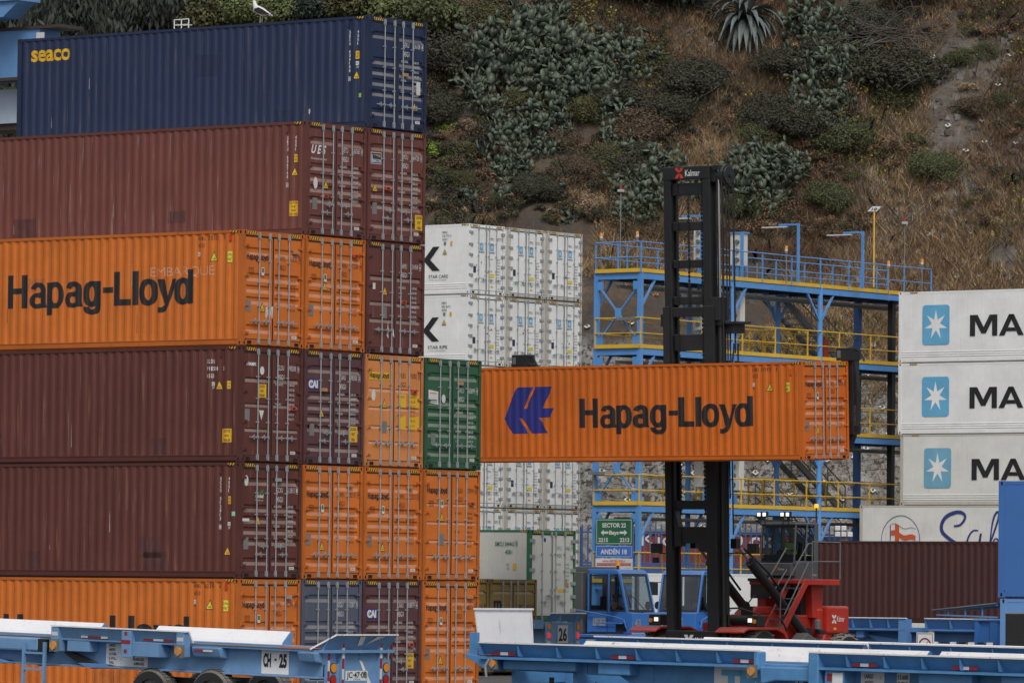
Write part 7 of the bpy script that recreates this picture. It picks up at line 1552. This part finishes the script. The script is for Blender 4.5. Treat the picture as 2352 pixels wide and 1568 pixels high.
p = at(2238, 1470, 128); t = thing('corrugated_box', 'dark blue corrugated steel box standing left of the pale blue container', 'storage box', (p.x, p.y, 0), RZ); b = MB(); xs_ = [0, .1, .16, .36, .42, .62, .68, .8]
for i in range(7): a_, c_ = xs_[i], xs_[i+1]; d0, d1 = (0 if i % 4 in (0, 1) else .06), (0 if (i+1) % 4 in (0, 1) else .06); b.face([(a_, d0, 0), (c_, d1, 0), (c_, d1, 2.08), (a_, d0, 2.08)])
b.box(0, .8, .07, 2.0, 0, 2.06); b.build('wall', [M['cab_blue']], t); b = MB(); b.box(-.02, .83, -.02, 2.0, 2.08, 2.12); b.build('lid', [M['trailer_blue_dk']], t)
p = at(2345, 1500, 120); t = thing('wheel_stack', 'black tyre and cables in front of the pale blue container at the right edge', 'tyre', (p.x-.35, p.y, 0), RZ); b = MB(); b.box(-.0, .9, 0, .4, 0, 2.3); b.tube([(.6, -.05, .3), (.75, -.05, 1.2), (.9, -.05, 1.8)], .05); b.build('tyres', [M['tyre']], t, bevel=.08)
p = at(2126, 1500, 122); t = thing('prohibition_sign', 'white square sign with a red ring beyond the right trailer', 'sign', (p.x, p.y, 0), RZ); b = MB(); b.box(-.03, .03, 0, .03, 0, 1.4); b.build('post', [M['galv']], t)
b = MB(); b.box(-.22, .22, -.03, 0, 1.37, 1.84); b.build('panel', [M['panel_white']], t); b = MB()
for i in range(28):
    a0, a1 = 2*math.pi*i/28, 2*math.pi*(i+1)/28; P = lambda a, r: (math.cos(a)*r, -.034, 1.56+math.sin(a)*r); b.face([P(a0, .13), P(a1, .13), P(a1, .165), P(a0, .165)])
b.beam((-.09, -.036, 1.47), (.09, -.036, 1.65), .03, .004); b.build('ring', [M['tape_red']], t)
b = MB(); box_line(b, -.20, 1.39, .40, .43, .012, 0, o=(0, -.034, 0)); b.build('border', [M['ink_black']], t)
p = at(2140, 1500, 124.5); t = thing('barrier', 'white and black striped barrier beyond the right trailer', 'barrier', (p.x, p.y, 0), RZ); b = MB(); 
for k in range(7): b.box(k*.24, k*.24+.14, 0, .05, .9, 1.62, k % 2 and 1 or 0)
b.box(0, 1.7, .05, .12, .3, 1.58, 1); b.build('panel', [M['panel_white'], M['mast_black']], t)
# ================================================================== yard crane girders at the top left
p = at(38, 100, 178); t = thing('yard_crane', 'pale blue crane girder with ladder and platform at the top left edge', 'crane', (p.x, p.y, p.z), RZ)
b = MB(); mat('crane_blue', (.13, .29, .56), .5, streak=.12, dust=.2); mat('crane_pale', (.42, .50, .62), .5, streak=.12)
b.box(-9, 1.0, 0, 1.0, -1.15, .45); b.box(-9, 1.9, -.06, 1.1, .42, .52, 1); b.box(-9, 2.5, -.5, .0, -1.25, -1.15, 1); b.build('girder', [M['crane_blue'], M['dark_iron']], t)
b = MB(); b.box(-9, 2.6, .2, 1.6, -2.55, -1.45); b.build('girder', [M['crane_pale']], t); b = MB(); b.box(-9, 1.9, .3, 1.5, -2.75, -2.55); b.build('rail_beam', [M['dark_iron']], t)
b = MB(); b.box(-9, 1.0, -1.1, 0, 1.25, 1.5, 0); b.prism([(-9, 1.25), (1.0, 1.25), (.3, .75), (-9, .65)], 'y', -1.0, -.2, 0); b.box(-1.6, -.6, -.9, -.2, 1.5, 3.1, 1); b.cyl((-2.6, -.5, 1.9), (-2.0, -.5, 1.9), .3, m=1); b.build('platform', [M['crane_blue'], M['mast_black']], t)
b = MB()
for z in (2.0, 2.55, 3.1): b.tube([(-9, -1.1, z), (1.0, -1.1, z)], .03)
for x in (-3.2, -1.9, -.5, 1.0): b.tube([(x, -1.1, 1.5), (x, -1.1, 3.6)], .04)
b.build('railing', [M['crane_blue']], t)
b = MB()
for x in (-.95, -.20): b.beam((x-.35, -.9, -1.2), (x-.35, -.9, 1.8), .06)
for k in range(9): b.beam((-1.30, -.9, -1.1+k*.33), (-.55, -.9, -1.1+k*.33), .035)
b.build('ladder', [M['crane_blue']], t)
b = MB(); b.box(-1.7, -1.2, -.95, -.85, 2.2, 2.5); b.build('fire_hose', [M['device_red']], t)
b = MB(); b.rect((.85, -.005, -.45), .35, .75, SD); b.build('notice', [M['panel_white']], t)
# little white railing beyond the navy container
p = at(412, 58, 205); t = thing('guard_rail', 'small white tubular guard rail showing above the navy container roof', 'railing', (p.x, p.y, p.z-1.0), RZ); b = MB()
for z in (1.0, 1.2): b.tube([(-.25, 0, z), (.45, 0, z)], .022)
for x in (-.25, .1, .45): b.tube([(x, 0, -.5), (x, 0, 1.2)], .022)
b.tube([(-.25, 0, 1.0), (-.25, .6, 1.05), (.1, .6, 1.05)], .02); b.build('tubes', [M['panel_white']], t)
b = MB(); b.box(-.8, 1.0, -.4, 1.4, -18, -.5); b.build('stair_tower', [M['pipe_grey']], t)
# ================================================================== kelp gull on the navy roof
def gull():
    c = cc(2); g0 = c - DX*3.95 + DY*.35; t = thing('gull', 'white-headed black-backed gull standing on the roof of the navy container', 'bird', (g0.x, g0.y, 5*TP+2.885), RZ, None)
    mat('feather_white', (.72, .72, .70), .7); mat('feather_black', (.02, .02, .024), .7); mat('beak', (.62, .42, .10), .5); mat('bird_leg', (.45, .42, .30), .6)
    J = [((.20, 0, .23), .035), ((.10, 0, .25), .085), ((-.03, 0, .28), .098), ((-.12, 0, .36), .068), ((-.155, 0, .44), .042), ((-.17, 0, .50), .042), ((-.20, 0, .515), .030), ((.28, 0, .205), .016)]
    me = bpy.data.meshes.new('body'); me.from_pydata([j[0] for j in J], [(7, 0), (0, 1), (1, 2), (2, 3), (3, 4), (4, 5), (5, 6)], []); o = inst('body', me, t); o.modifiers.new('skin', 'SKIN')
    if not me.skin_vertices: bpy.context.view_layer.update()
    for i, j in enumerate(J):
        if me.skin_vertices: v = me.skin_vertices[0].data[i]; v.radius = (j[1], j[1]); v.use_root = i == 2
    sb = o.modifiers.new('sub', 'SUBSURF'); sb.levels = sb.render_levels = 2
    m2 = bpy.data.meshes.new_from_object(o.evaluated_get(bpy.context.evaluated_depsgraph_get())); o.modifiers.clear(); o.data = m2; m2.name = 'body'; m2.materials.clear(); m2.materials.append(M['feather_white'])
    for p in m2.polygons: p.use_smooth = True
    for s in (-1, 1):
        b = MB(); pts = [(-.09, .335), (.02, .36), (.14, .31), (.26, .24), (.37, .185), (.28, .19), (.14, .20), (.0, .235), (-.08, .28)]
        b.prism(pts, 'y', s*.085, s*.108); b.build('wing', [M['feather_black']], t, bevel=.008)
        b = MB(); b.cyl((.02, s*.035, .0), (.03, s*.035, .20), .008, n=6); b.face([(.04, s*.035-.01, .004), (-.06, s*.035-.04, .004), (-.07, s*.035+.03, .004)]); b.build('leg', [M['bird_leg']], t)
    b = MB(); b.cyl((-.21, 0, .512), (-.275, 0, .495), .014, .004, n=8); b.build('beak', [M['beak']], t)
    b = MB(); b.cyl((-.195, -.033, .525), (-.195, -.028, .525), .006, n=6); b.build('eye', [M['feather_black']], t)
    b = MB(); b.prism([(.24, .215), (.32, .19), (.32, .175), (.24, .185)], 'y', -.03, .03); b.build('tail', [M['feather_white']], t)
gull()
for o in bpy.data.objects:
    if o.name == 'gull': o.scale = (1.25, 1.25, 1.25)
